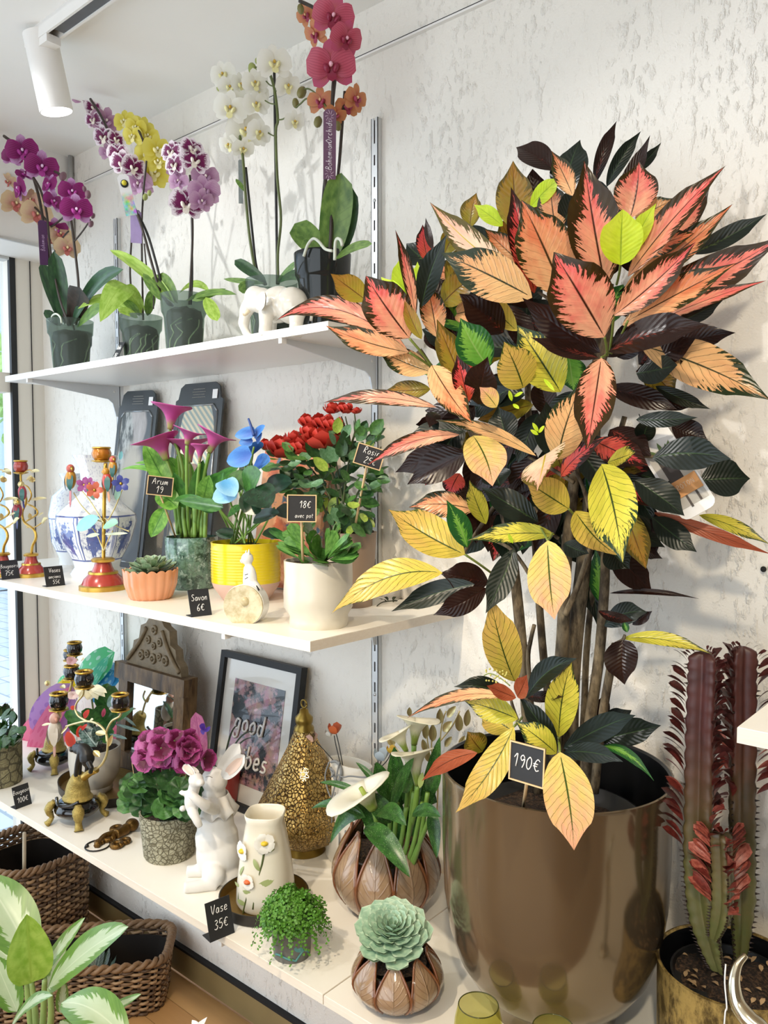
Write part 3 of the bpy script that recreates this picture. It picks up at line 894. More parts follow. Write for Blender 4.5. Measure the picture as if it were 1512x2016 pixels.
pleaf(o, (282, 622), (240, 563), 34, G_LIT, Y2, Y2 - .05, a=.5, b=.25, fold=.2, arch=.1)
pleaf(o, (252, 562), (197, 634), 50, G_LIT, Y2 - .05, Y2 - .12, a=.35, b=.75, arch=.18)
pleaf(o, (262, 622), (153, 608), 24, G_LIT, Y2 - .02, Y2 - .09, a=.6, b=.6, arch=.20)
pleaf(o, (272, 626), (232, 610), 16, G_LIT, Y2 - .03, Y2 - .08, a=.6, b=.5, arch=.1)
pleaf(o, (276, 622), (243, 592), 16, G_MID, Y2 - .02, Y2 - .05, a=.6, b=.5, arch=.1)
pleaf(o, (290, 622), (300, 570), 20, G_MID, Y2 + .02, Y2 + .04, a=.6, b=.5)
tagplate(o, (268, 446), Y2 - .02, 21, 62, plain('lilac tag', '#b9a3d4', .5, var=.1, scale=60), 0.0)
# --- mottled purple and white orchid with two spikes
Y3 = -0.18
o = thing('orchid', 'purple and white mottled orchid with two spikes and a rainbow tag', 'orchid', (at(362, 582, Y3).x, Y3, ZT), 'potted orchids on the upper shelf')
orchid_pot(o, 362, 582, 92, Y3, M_CLEAR)
stem(o, [(338, 600), (318, 580), (302, 530), (280, 450), (262, 400), (238, 320), (205, 240), (178, 195)], Y3 - .04, 2.8, M_STEMD)
stem(o, [(340, 602), (326, 590), (308, 520), (290, 460), (268, 415)], Y3 - .03, 2.6, M_STAKE, 'stake')
stem(o, [(372, 600), (376, 540), (379, 460), (377, 400), (374, 345)], Y3, 2.6, M_STEMD)
stem(o, [(376, 600), (379, 540), (377, 430)], Y3 + .01, 1.8, M_STAKE, 'stake')
stem(o, [(374, 352), (381, 372), (392, 368)], Y3, 1.4, M_STEMD, 'twig')
flowers(o, K_MOT, [(184, 214, 34, .5, .6), (205, 270, 40, -.5, 0), (232, 302, 38, -.2, .2), (243, 322, 46, -.3, -.1), (262, 330, 44, .5, -.1), (184, 236, 32, -.5, .2), (228, 275, 32, .6, .3), (338, 300, 40, -.5, .3), (354, 290, 36, 0, .9), (378, 294, 44, .5, .4), (384, 316, 50, .1, .1), (345, 325, 40, -.6, .2), (367, 402, 60, 0, 0)], Y3 - .04)
flowers(o, K_MAU, [(163, 192, 42, .6, .5), (208, 240, 50, .3, .2), (274, 362, 52, -.4, -.3), (345, 335, 36, .3, .4), (352, 358, 38, -.4, .2), (404, 350, 50, .3, .2), (402, 378, 56, .1, .1), (396, 396, 44, .4, -.4), (212, 300, 30)], Y3 + .0)
def rainbow():
    t = NT('rainbow tag')
    v = t.coords('Object', (1, 1, 1))
    n1 = t.noise(v, 60, 2, out='Color')
    hs_ = t.n('HueSaturation', Saturation=1.7, Value=1.25, Color=n1).outputs[0]
    sx = t.t.nodes.new('ShaderNodeSeparateXYZ'); t.t.links.new(v, sx.inputs[0])
    t.surf(t.princ(t.mix(t.step(sx.outputs[1], -0.012, 0.012), hs_, (0.9, 0.9, 0.9, 1)), .4))
    return t.m
tp = tagplate(o, (250, 384), Y3 - .08, 22, 76, rainbow(), 0.22)
Mt = WM[tp.name]
em = MB().lathe([(0, .001), (.010, .001), (.010, .002), (.0, .002)], (0, .028, .0012), 20).build('emblem', plain('black emblem', '#1d2320', .5), tp)
hang(em, tp, Mt)
em2 = MB().lathe([(0, .0014), (.0065, .0014), (.0065, .0026), (.0, .0026)], (0.0, .030, .0014), 16).build('emblem_dot', plain('yellow dot', '#d6c93a', .5), tp)
hang(em2, tp, Mt)
pleaf(o, (345, 598), (216, 492), 25, G_LIT, Y3 - .03, Y3 - .05, a=.55, b=.6, arch=.05, fold=.4)
pleaf(o, (318, 592), (282, 538), 18, G_MID, Y3 - .05, Y3 - .06, a=.6, b=.5)
pleaf(o, (350, 598), (306, 542), 30, G_MID, Y3 - .02, Y3 - .03, a=.6, b=.35, fold=.4, arch=.08)
pleaf(o, (365, 592), (466, 580), 17, G_MID, Y3, Y3 - .04, a=.55, b=.7, arch=.05)
pleaf(o, (405, 585), (428, 632), 27, G_LIT, Y3 - .04, Y3 - .05, a=.5, b=.5)
pleaf(o, (352, 578), (412, 572), 16, G_LIT, Y3 + .04, Y3 + .03, a=.5, b=.5, arch=.15)
pleaf(o, (378, 592), (445, 568), 14, G_MID, Y3 - .02, Y3 + .03, a=.5, b=.7)
# --- small slanted price card on the upper shelf
cc = at(232, 702, -0.25)
pc = thing('price_card', 'small slanted price card between the magenta and the yellow orchid', 'price card', (cc.x, -0.25, ZT))
Mc = frame(*axes_for(Vector((-0.25, -1, 0.45)), -0.12), (cc.x, -0.25, ZT + 0.030))
MB().box((0, 0, 0), (.055, .062, .0016)).build('slate', M_SLATE, pc, smooth=False).matrix_basis = Mc
lettering('Orchis', Mc @ Matrix.Translation((0, .008, .001)), .014, pc, M_CHALK)
lettering('25$', Mc @ Matrix.Translation((0, -.018, .001)), .016, pc, M_CHALK)
# --- white orchid in the elephant planter
Y4 = -0.145
o = thing('orchid', 'white orchid with two spikes standing in the elephant planter', 'orchid', (at(535, 553, Y4).x, Y4, ZT), 'potted orchids on the upper shelf')
orchid_pot(o, 535, 553, 104, Y4, M_CLEAR)
stem(o, [(522, 560), (505, 540), (492, 470), (483, 380), (478, 310), (468, 240), (462, 180), (452, 140)], Y4, 3.0, M_STEMG)
stem(o, [(524, 560), (506, 530), (497, 460), (484, 330)], Y4 + .02, 2.6, M_STAKE, 'stake')
stem(o, [(548, 560), (547, 500), (553, 430), (546, 350), (543, 260), (547, 235), (541, 180), (533, 150), (523, 128)], Y4, 2.8, M_STEMG)
stem(o, [(546, 560), (544, 420), (540, 140)], Y4 + .015, 2.8, M_STAKE, 'stake')
for a_, b_ in (((541, 205), (522, 198)), ((545, 236), (566, 230)), ((545, 270), (520, 255)), ((538, 170), (524, 160)), ((541, 180), (556, 172))):
    stem(o, [a_, ((a_[0] + b_[0]) / 2, (a_[1] + b_[1]) / 2 + 2), b_], Y4, 1.4, M_STEMG, 'twig')
stem(o, [(525, 132), (515, 130), (502, 133)], Y4, 1.2, M_STEMG, 'twig')
stem(o, [(517, 124), (508, 114), (503, 120)], Y4, 1.2, M_STEMG, 'twig')
flowers(o, K_WHI, [(440, 148, 46, -.3, .2), (452, 172, 40, .1, 0), (472, 168, 40, 1.0, .2), (454, 214, 58, -.2, 0), (474, 205, 46, .8, 0), (484, 258, 68, .1, 0), (452, 285, 40, -.6, -.4), (478, 292, 40, .4, -.9), (502, 164, 46, .2, 0), (504, 206, 46, .2, .1), (509, 262, 46, .5, 0), (540, 126, 60, .1, .2), (566, 170, 46, .5, -.1), (579, 240, 38, .6, -.2), (513, 185, 34, .7, 0)], Y4 - .02)
for x, y, q in ((497, 136, 10), (506, 120, 5), (522, 123, 7), (432, 172, 7)):
    bud(o, x, y, q, Y4, B_GREEN)
pleaf(o, (525, 556), (462, 512), 24, G_DARK, Y4, Y4 - .02, a=.6, b=.4, fold=.3)
pleaf(o, (520, 558), (440, 549), 12, G_MID, Y4 - .02, Y4 - .04, a=.6, b=.6)
pleaf(o, (545, 556), (584, 515), 14, G_MID, Y4, Y4 - .03, a=.6, b=.5)
pleaf(o, (545, 558), (605, 548), 24, G_DARK, Y4 - .02, Y4 - .05, a=.6, b=.4, arch=.1)
pleaf(o, (500, 556), (470, 572), 24, G_MID, Y4 - .03, Y4 - .06, a=.5, b=.4)
pleaf(o, (484, 378), (464, 352), 9, G_MID, Y4, Y4 - .01, a=.6, b=.5, name='bract')
tagplate(o, (474, 358), Y4 + .02, 9, 80, plain('silver tag', '#8d9492', .4, var=.3, scale=120), 0.0)
# --- coral orchid in the dark pot
Y5 = -0.20
o = thing('orchid', 'coral pink orchid in a dark grey pot, rightmost on the upper shelf', 'orchid', (at(635, 500, Y5).x, Y5, ZT), 'potted orchids on the upper shelf')
orchid_pot(o, 635, 502, 113, Y5, plasticmat('charcoal plastic', '#565b59', 0.62), True)
stem(o, [(648, 510), (652, 450), (650, 400), (641, 360), (646, 290), (653, 230), (656, 170), (660, 110), (655, 60), (628, 22), (590, 2)], Y5 - .03, 3.8, M_STEMD)
stem(o, [(656, 510), (660, 400), (668, 320), (674, 240), (679, 180)], Y5 - .0, 3.2, M_STEMD)
stem(o, [(624, 510), (632, 440), (640, 350), (655, 200), (668, 85)], Y5 + .0, 3.2, M_STAKE, 'stake')
stem(o, [(645, 215), (628, 190), (608, 175), (596, 178)], Y5 - .03, 1.7, M_STEMG, 'twig')
stem(o, [(634, 196), (605, 194), (592, 204), (582, 212)], Y5 - .03, 1.7, M_STEMG, 'twig')
flowers(o, K_COR, [(656, 34, 72, 0, .05), (680, 78, 60, .5, -.1), (652, 132, 84, 0, .05)], Y5 - .05, .01)
flowers(o, K_ORA, [(604, 30, 40, -.6, -.2), (622, 68, 48, -.9, -.3), (632, 200, 50, -.3, .2), (684, 210, 46, .4, -.2), (700, 195, 50, 1.0, 0), (660, 225, 40, .3, -.5)], Y5 - .02)
for x, y, q in ((594, 182, 11), (582, 203, 8), (617, 211, 9), (626, 240, 10), (665, 248, 8), (592, 18, 8), (632, 16, 9)):
    bud(o, x, y, q, Y5 - .03, B_OLIVE)
pleaf(o, (650, 510), (672, 340), 62, G_MID, Y5 - .02, Y5 - .03, a=.45, b=.35, fold=.12)
pleaf(o, (668, 500), (694, 370), 44, G_DARK, Y5 + .02, Y5 + .01, a=.5, b=.5)
pleaf(o, (645, 512), (580, 440), 52, G_MID, Y5, Y5 - .03, a=.5, b=.3, fold=.2)
pleaf(o, (640, 510), (598, 470), 40, G_MID, Y5 - .03, Y5 - .05, a=.5, b=.35)
pleaf(o, (660, 510), (733, 480), 20, G_MID, Y5 - .02, Y5 - .06, a=.5, b=.5, arch=.06)
stem(o, [(598, 505), (606, 482), (617, 470), (628, 476), (640, 490), (654, 494)], Y5 - .07, 3.0, M_ROOTW, 'aerial_root')
stem(o, [(659, 512), (660, 480), (664, 470), (671, 473), (674, 484)], Y5 - .07, 3.2, M_ROOTW, 'aerial_root')
M_TAGB = plain('plum tag', '#6d4a63', 0.5, var=0.12, scale=60)
tg5 = tagplate(o, (649, 285), Y5 - .07, 25, 126, M_TAGB, -0.01, texts=(('Bohemian', -.16, .5, .95), ('Orchidi', .18, .5, .95)), tmat=plain('white print', '#f0e6ec', .6))
Mt = WM[tg5.name]
k5 = mpp(at(649, 285, Y5 - .07))
for yo in (.40, -.42):
    q = MB()
    for i in range(9):
        a = 2 * pi * i / 9
        q.tube([(cos(a) * 3 * k5, yo * 126 * k5 + sin(a) * 4 * k5, .0016), (cos(a + .4) * 9 * k5, yo * 126 * k5 + sin(a + .4) * 11 * k5, .0016)], .6 * k5, 4)
    hang(q.build('ornament', plain('lilac lace print', '#cfb4c6', .6), tg5), tg5, Mt)
# --- elephant planter
ew = plain('white glazed ceramic', '#e2ddd2', 0.18, var=0.06, scale=20, coat=0.4)
ec = at(545, 622, -0.262)
k = mpp(ec)
o = thing('elephant_planter', 'white glazed elephant planter facing left on the upper shelf', 'planter', (ec.x, ec.y, ZT))
ex, ez = Vector((1, 0, 0)), Vector((0, 0, 1))
def E(px_, py_, dy=0.0):
    return at(px_, py_, -0.262 + dy)
m = MB()
zc = ZT
import itertools
def sph(lst):
    mm = MB()
    for x_, y_, rx_, ry_, rz_, dy in lst:
        mm.blob(E(x_, y_, dy), (rx_ * k, ry_ * k, rz_ * k), 16, 10)
    return mm
def fuse(mb, name, mat, parent, vox=0.004, it=6):
    """fuse overlapping volumes into one continuous surface"""
    ob = mb.build(name, mat, parent)
    r_ = ob.modifiers.new('fuse', 'REMESH'); r_.mode = 'VOXEL'; r_.voxel_size = vox; r_.use_smooth_shade = True
    s_ = ob.modifiers.new('smooth', 'SMOOTH'); s_.iterations = it; s_.factor = 0.5
    return ob
body = sph([(548, 600, 46, 34, 36, 0), (575, 602, 36, 34, 36, 0), (515, 592, 28, 26, 26, -.005), (502, 588, 24, 22, 26, -.01)])
for x_, dy in ((525, -.045), (585, -.045), (535, .045), (590, .045)):
    body.tube([E(x_, 610, dy * .7), E(x_ - 2, 640, dy), E(x_ - 3, 664, dy)], [17 * k, 13 * k, 14 * k], 12)
body.tube(smoothpts([E(495, 590, -.01), E(484, 615, -.015), E(480, 640, -.02), E(487, 658, -.022), E(499, 664, -.02)], 4), [15 * k] * 5 + [12 * k] * 4 + [9 * k] * 4 + [6.5 * k] * 4, 10)
fuse(body, 'body', ew, o)
MB().leaf(E(515, 574, -.055), E(514, 612, -.062), 30 * k, (0, -1, 0.2), .5, .5, bend=.08, nu=7, nv=5).leaf(E(517, 574, -.051), E(516, 612, -.058), 30 * k, (0, -1, 0.2), .5, .5, bend=.08, nu=7, nv=5).build('ear', ew, o)
MB().tube(smoothpts([E(490, 612, -.04), E(482, 620, -.05), E(477, 617, -.055)], 3), [4 * k, 3.6 * k, 3.2 * k, 2.8 * k, 2.2 * k, 1.6 * k, 1 * k], 8).build('tusk', plain('ivory glaze', '#e6d6b8', .3), o)
MB().tube(smoothpts([E(608, 590, 0), E(614, 610, 0), E(612, 632, 0)], 3), 3 * k, 6).build('tail', ew, o)
# ================================================================== the croton in the big metallic pot
def crotonmat(name, c1, c2, dark, dark2, ext, ka, kb, kn=1.7, vein=None, vamt=0.0, mid=None, trans=0.2, rough=0.27, nq=32.0):
    t = NT('croton ' + name)
    u, v = t.uv()
    sv = t.math('SUBTRACT', t.math('MULTIPLY', v, 2.0), 1.0)
    av = t.math('ABSOLUTE', sv)
    oi = t.t.nodes.new('ShaderNodeObjectInfo')
    rnd = t.math('MULTIPLY', oi.outputs['Random'], 57.0)
    q = t.math('SUBTRACT', u, t.math('MULTIPLY', av, 0.24))
    sg = t.math('MULTIPLY', t.math('SIGN', sv), 7.3)
    n1 = t.noise(t.vec(t.math('MULTIPLY', q, nq), t.math('MULTIPLY', av, 2.2), t.math('ADD', rnd, sg)), 1.0, 4, 0.62)
    n2 = t.noise(t.vec(t.math('MULTIPLY', u, 3.0), t.math('MULTIPLY', sv, 1.5), rnd), 1.6, 3)
    F = t.math('SUBTRACT', ext, t.math('MULTIPLY', av, ka))
    F = t.math('SUBTRACT', F, t.math('MULTIPLY', t.math('MAXIMUM', t.math('SUBTRACT', u, 0.35), 0.0), kb))
    F = t.math('ADD', F, t.math('MULTIPLY', t.math('SUBTRACT', n1, 0.5), kn))
    F = t.math('ADD', F, t.math('MULTIPLY', t.math('SUBTRACT', oi.outputs['Random'], 0.5), 0.25))
    mask = t.step(F, -0.03, 0.03)
    n3 = t.noise(t.vec(t.math('MULTIPLY', q, 9.0), t.math('MULTIPLY', sv, 1.2), rnd), 1.3, 4, .6)
    inn = t.mix(t.step(t.math('ADD', t.math('MULTIPLY', u, 0.6), t.math('MULTIPLY', n2, 0.7)), 0.35, 0.95), srgb(c1), srgb(c2))
    inn = t.n('HueSaturation', Hue=0.5, Saturation=1.0, Value=t.math('ADD', 0.80, t.math('MULTIPLY', n3, 0.66)), Color=inn).outputs[0]
    drk = t.mix(n2, srgb(dark), srgb(dark2))
    if vein:
        fr = t.math('ABSOLUTE', t.math('SUBTRACT', t.math('FRACT', t.math('ADD', t.math('MULTIPLY', q, 12.0), t.math('MULTIPLY', n2, 0.7))), 0.5))
        ln = t.math('MULTIPLY', t.math('SUBTRACT', 1.0, t.step(fr, 0.015, 0.065)), vamt)
        inn = t.mix(ln, inn, srgb(vein))
    col = t.mix(mask, drk, inn)
    if mid:
        md = t.math('SUBTRACT', 1.0, t.step(t.math('ADD', av, t.math('MULTIPLY', u, 0.03)), 0.025, 0.075))
        col = t.mix(md, col, srgb(mid))
    h = t.math('ABSOLUTE', t.math('SUBTRACT', t.math('FRACT', t.math('MULTIPLY', q, 12.0)), 0.5))
    h = t.math('ADD', h, t.math('MULTIPLY', t.step(av, 0.0, 0.12), 0.6))
    p = t.princ(col, rough, 0, t.bump(h, 0.18, 0.003), Specular__IOR__Level=0.30)
    t.surf(t.mixsh(trans, p, t.n('BsdfTranslucent', Color=col).outputs[0]))
    return t.m
CM = {
 'P': crotonmat('pink', '#e0a482', '#d65a58', '#24120b', '#43330f', .74, .85, .95, mid='#3a1c10', vein='#8e3c34', vamt=.2),
 'PW': crotonmat('pale pink', '#f0d8b8', '#e9a890', '#4a4412', '#6a5a18', .72, .8, .75, mid='#c8b030'),  # pink kind paled, the strong light on these leaves is in the colour
 'O': crotonmat('orange', '#e0ae7c', '#d2744e', '#221d0d', '#3d3c14', .76, .80, .95, mid='#3c2a12', vein='#7a4a2a', vamt=.4),
 'O2': crotonmat('peach and green', '#dcb37c', '#d9a06e', '#1f2b16', '#2b381a', .82, .60, 1.5, mid='#26301a', vein='#4a3a20', vamt=.7),
 'Y': crotonmat('yellow', '#c8b44a', '#cfa95a', '#33461a', '#5c6c28', .86, .52, .72, kn=1.3, mid='#2f4818', vein='#3f4a1a', vamt=.95, trans=.28),
 'YP': crotonmat('pale yellow', '#dfc56c', '#e3a887', '#7c8030', '#a89a42', 1.25, .55, .35, kn=1.1, mid='#33501a', vein='#6f6a2c', vamt=.75, trans=.28),
 'G': crotonmat('green and yellow', '#b8b43c', '#d2c04e', '#1a2c16', '#33492a', .66, .45, .85, kn=1.5, mid='#243c1a', vein='#33481c', vamt=.8),
 'D': crotonmat('dark green', '#4e5b28', '#5c6a34', '#0d150f', '#1a251c', -.1, .6, .6, kn=.8, mid='#2f4426', trans=.05, rough=.30),
 'M': crotonmat('maroon', '#6e2a20', '#58221a', '#160b08', '#2c150e', -.05, .5, .6, kn=.8, mid='#2a120c', trans=.12),
 'L': crotonmat('lime', '#c6e632', '#d6f04c', '#b8da30', '#a8d02c', 1.5, .3, .1, kn=.4, mid='#a2c832', trans=.5, rough=.35),
 'B': crotonmat('olive brown', '#8d8126', '#9a6e2c', '#54441a', '#6e601e', .5, .5, .4, kn=1.0, mid='#5f3c14', trans=.3),
 'R': crotonmat('red', '#c2503c', '#c8444a', '#200d08', '#3a180c', .66, .7, 1.1, mid='#300f0c', vein='#571a18', vamt=.6),
 'RB': crotonmat('rust underside', '#a0563a', '#8a4028', '#3a1a10', '#512614', 1.1, .4, .6, mid='#4a2012', vein='#5f2c18', vamt=.5),
 'GR': crotonmat('fresh green', '#5f9a38', '#7eb048', '#1c4a22', '#2f6a30', .35, .6, .5, kn=1.0, mid='#8fb860', trans=.3)}
# Big pot. rim ellipse centre (1092,1507), foot on the lower shelf
PC = at(1092, 1507, -0.245)
PR = 222 * mpp(PC)
PZ = PC.z
def bronze():
    t = NT('bronze grey glaze')
    v = t.coords('Object', (1, 1, 0.35))
    n = t.noise(v, 7, 4)
    col = t.mix(n, srgb('#6a5a44'), srgb('#8c7a60'))
    t.surf(t.princ(col, t.math('ADD', 0.10, t.math('MULTIPLY', t.noise(v, 30, 3), 0.10)), 0.72, Coat__Weight=0.25))
    return t.m
M_BRONZE = bronze()
big = thing('metallic_planter', 'large glossy bronze grey planter holding the croton', 'planter', (PC.x, PC.y, ZB))
H = PZ - ZB
f = lambda q: ZB + H * q
prof = [(0, f(.0)), (PR * .56, f(.0)), (PR * .60, f(.075)), (PR * .62, f(.085)), (PR * .73, f(.13)), (PR * .84, f(.21)), (PR * .925, f(.33)), (PR * .972, f(.48)), (PR * .99, f(.68)), (PR * .992, f(.95)), (PR * 1.0, f(.985)), (PR, f(.998)), (PR * .985, f(1.0)), (PR * .965, f(.992)), (PR * .955, f(.95)), (PR * .95, f(.6)), (PR * .90, f(.3)), (0, f(.28))]
claypot(big, PC, prof[:12] + [(PR * .985, f(1.0))], M_BRONZE, 72, 'body', sharp=30)
claypot(big, PC, prof[12:], plain('black planter inside', '#0c0c0d', .35), 72, 'lining')
cr = thing('croton', 'tall croton with pink, yellow and dark variegated leaves', 'croton', (PC.x, PC.y, f(.62)))
MB().lathe([(0, f(.60)), (PR * .72, f(.60)), (PR * .80, f(.80)), (PR * .77, f(.80)), (PR * .76, f(.74)), (0, f(.75))], (PC.x, PC.y, 0), 40).build('nursery_pot', plain('black plastic', '#141414', .4), cr)
soil(PC, PR * .74, f(.742), cr)
# trunks
M_TRUNK = NT('croton trunk')
_v = M_TRUNK.coords('Object', (1, 1, 0.35))
M_TRUNK.surf(M_TRUNK.princ(M_TRUNK.mix(M_TRUNK.step(M_TRUNK.noise(_v, 60, 5, .65), .35, .68), srgb('#352a1c'), srgb('#82735a')), .85, 0, M_TRUNK.bump(M_TRUNK.noise(_v, 90, 3), .4, .004)))
M_TRUNK = M_TRUNK.m
YC = PC.y
def trunk(pts, r, Y=YC, name='trunk'):
    return stem(cr, pts, Y, r, M_TRUNK, name, 9)
trunk([(1062, 1560), (1040, 1420), (1030, 1300), (1012, 1120), (985, 980), (930, 850), (870, 760), (825, 690)], (13, 7), [YC, YC, YC - .01, YC - .02, YC - .03, YC - .05, YC - .06, YC - .08])
trunk([(1085, 1560), (1082, 1400), (1070, 1290), (1060, 1160), (1050, 1000), (1040, 800), (1040, 620)], (9, 6), YC + .03)
trunk([(1100, 1560), (1098, 1400), (1108, 1250), (1115, 1100), (1130, 950), (1150, 800), (1190, 690), (1200, 560)], (14, 8), YC - .03)
trunk([(1125, 1560), (1122, 1420), (1130, 1280), (1148, 1120), (1160, 1000), (1170, 850), (1180, 640), (1180, 460)], (19, 9), YC)
trunk([(1140, 1560), (1150, 1400), (1155, 1280), (1168, 1150), (1185, 1060), (1200, 930), (1230, 820)], (7, 5), YC + .04)
trunk([(1150, 1560), (1162, 1420), (1180, 1290), (1190, 1160), (1195, 1060), (1220, 920), (1260, 860)], (12, 7), YC - .01)
trunk([(1170, 1560), (1185, 1420), (1205, 1300), (1212, 1268)], (9, 8), YC - .02)
trunk([(1112, 1210), (1135, 1160), (1165, 1075), (1180, 1040)], (6, 5), YC - .06)
trunk([(1048, 1400), (1040, 1300), (1045, 1260), (1052, 1230)], (5, 4), YC - .03, 'twig')
for pts in ([(1130, 950), (1080, 920), (1040, 900)], [(1160, 1000), (1140, 940), (1110, 905)], [(985, 980), (930, 1060), (912, 1092)], [(1050, 1000), (1090, 1052), (1100, 1060)], [(1160, 1000), (1190, 930), (1185, 912)], [(1200, 930), (1260, 900), (1290, 900)], [(1060, 1160), (1010, 1085), (960, 1060)],
            [(1098, 1500), (1100, 1470), (1104, 1440)], [(1060, 1500), (1020, 1420), (1005, 1375)], [(1212, 1268), (1226, 1260), (1230, 1250)], [(1150, 800), (1100, 620), (1060, 575)], [(1180, 640), (1110, 590), (1040, 540), (1010, 470)], [(870, 760), (880, 700), (870, 640)], [(870, 760), (850, 740), (852, 722)]):
    trunk(pts, (4.5, 3), YC - .05, 'twig')
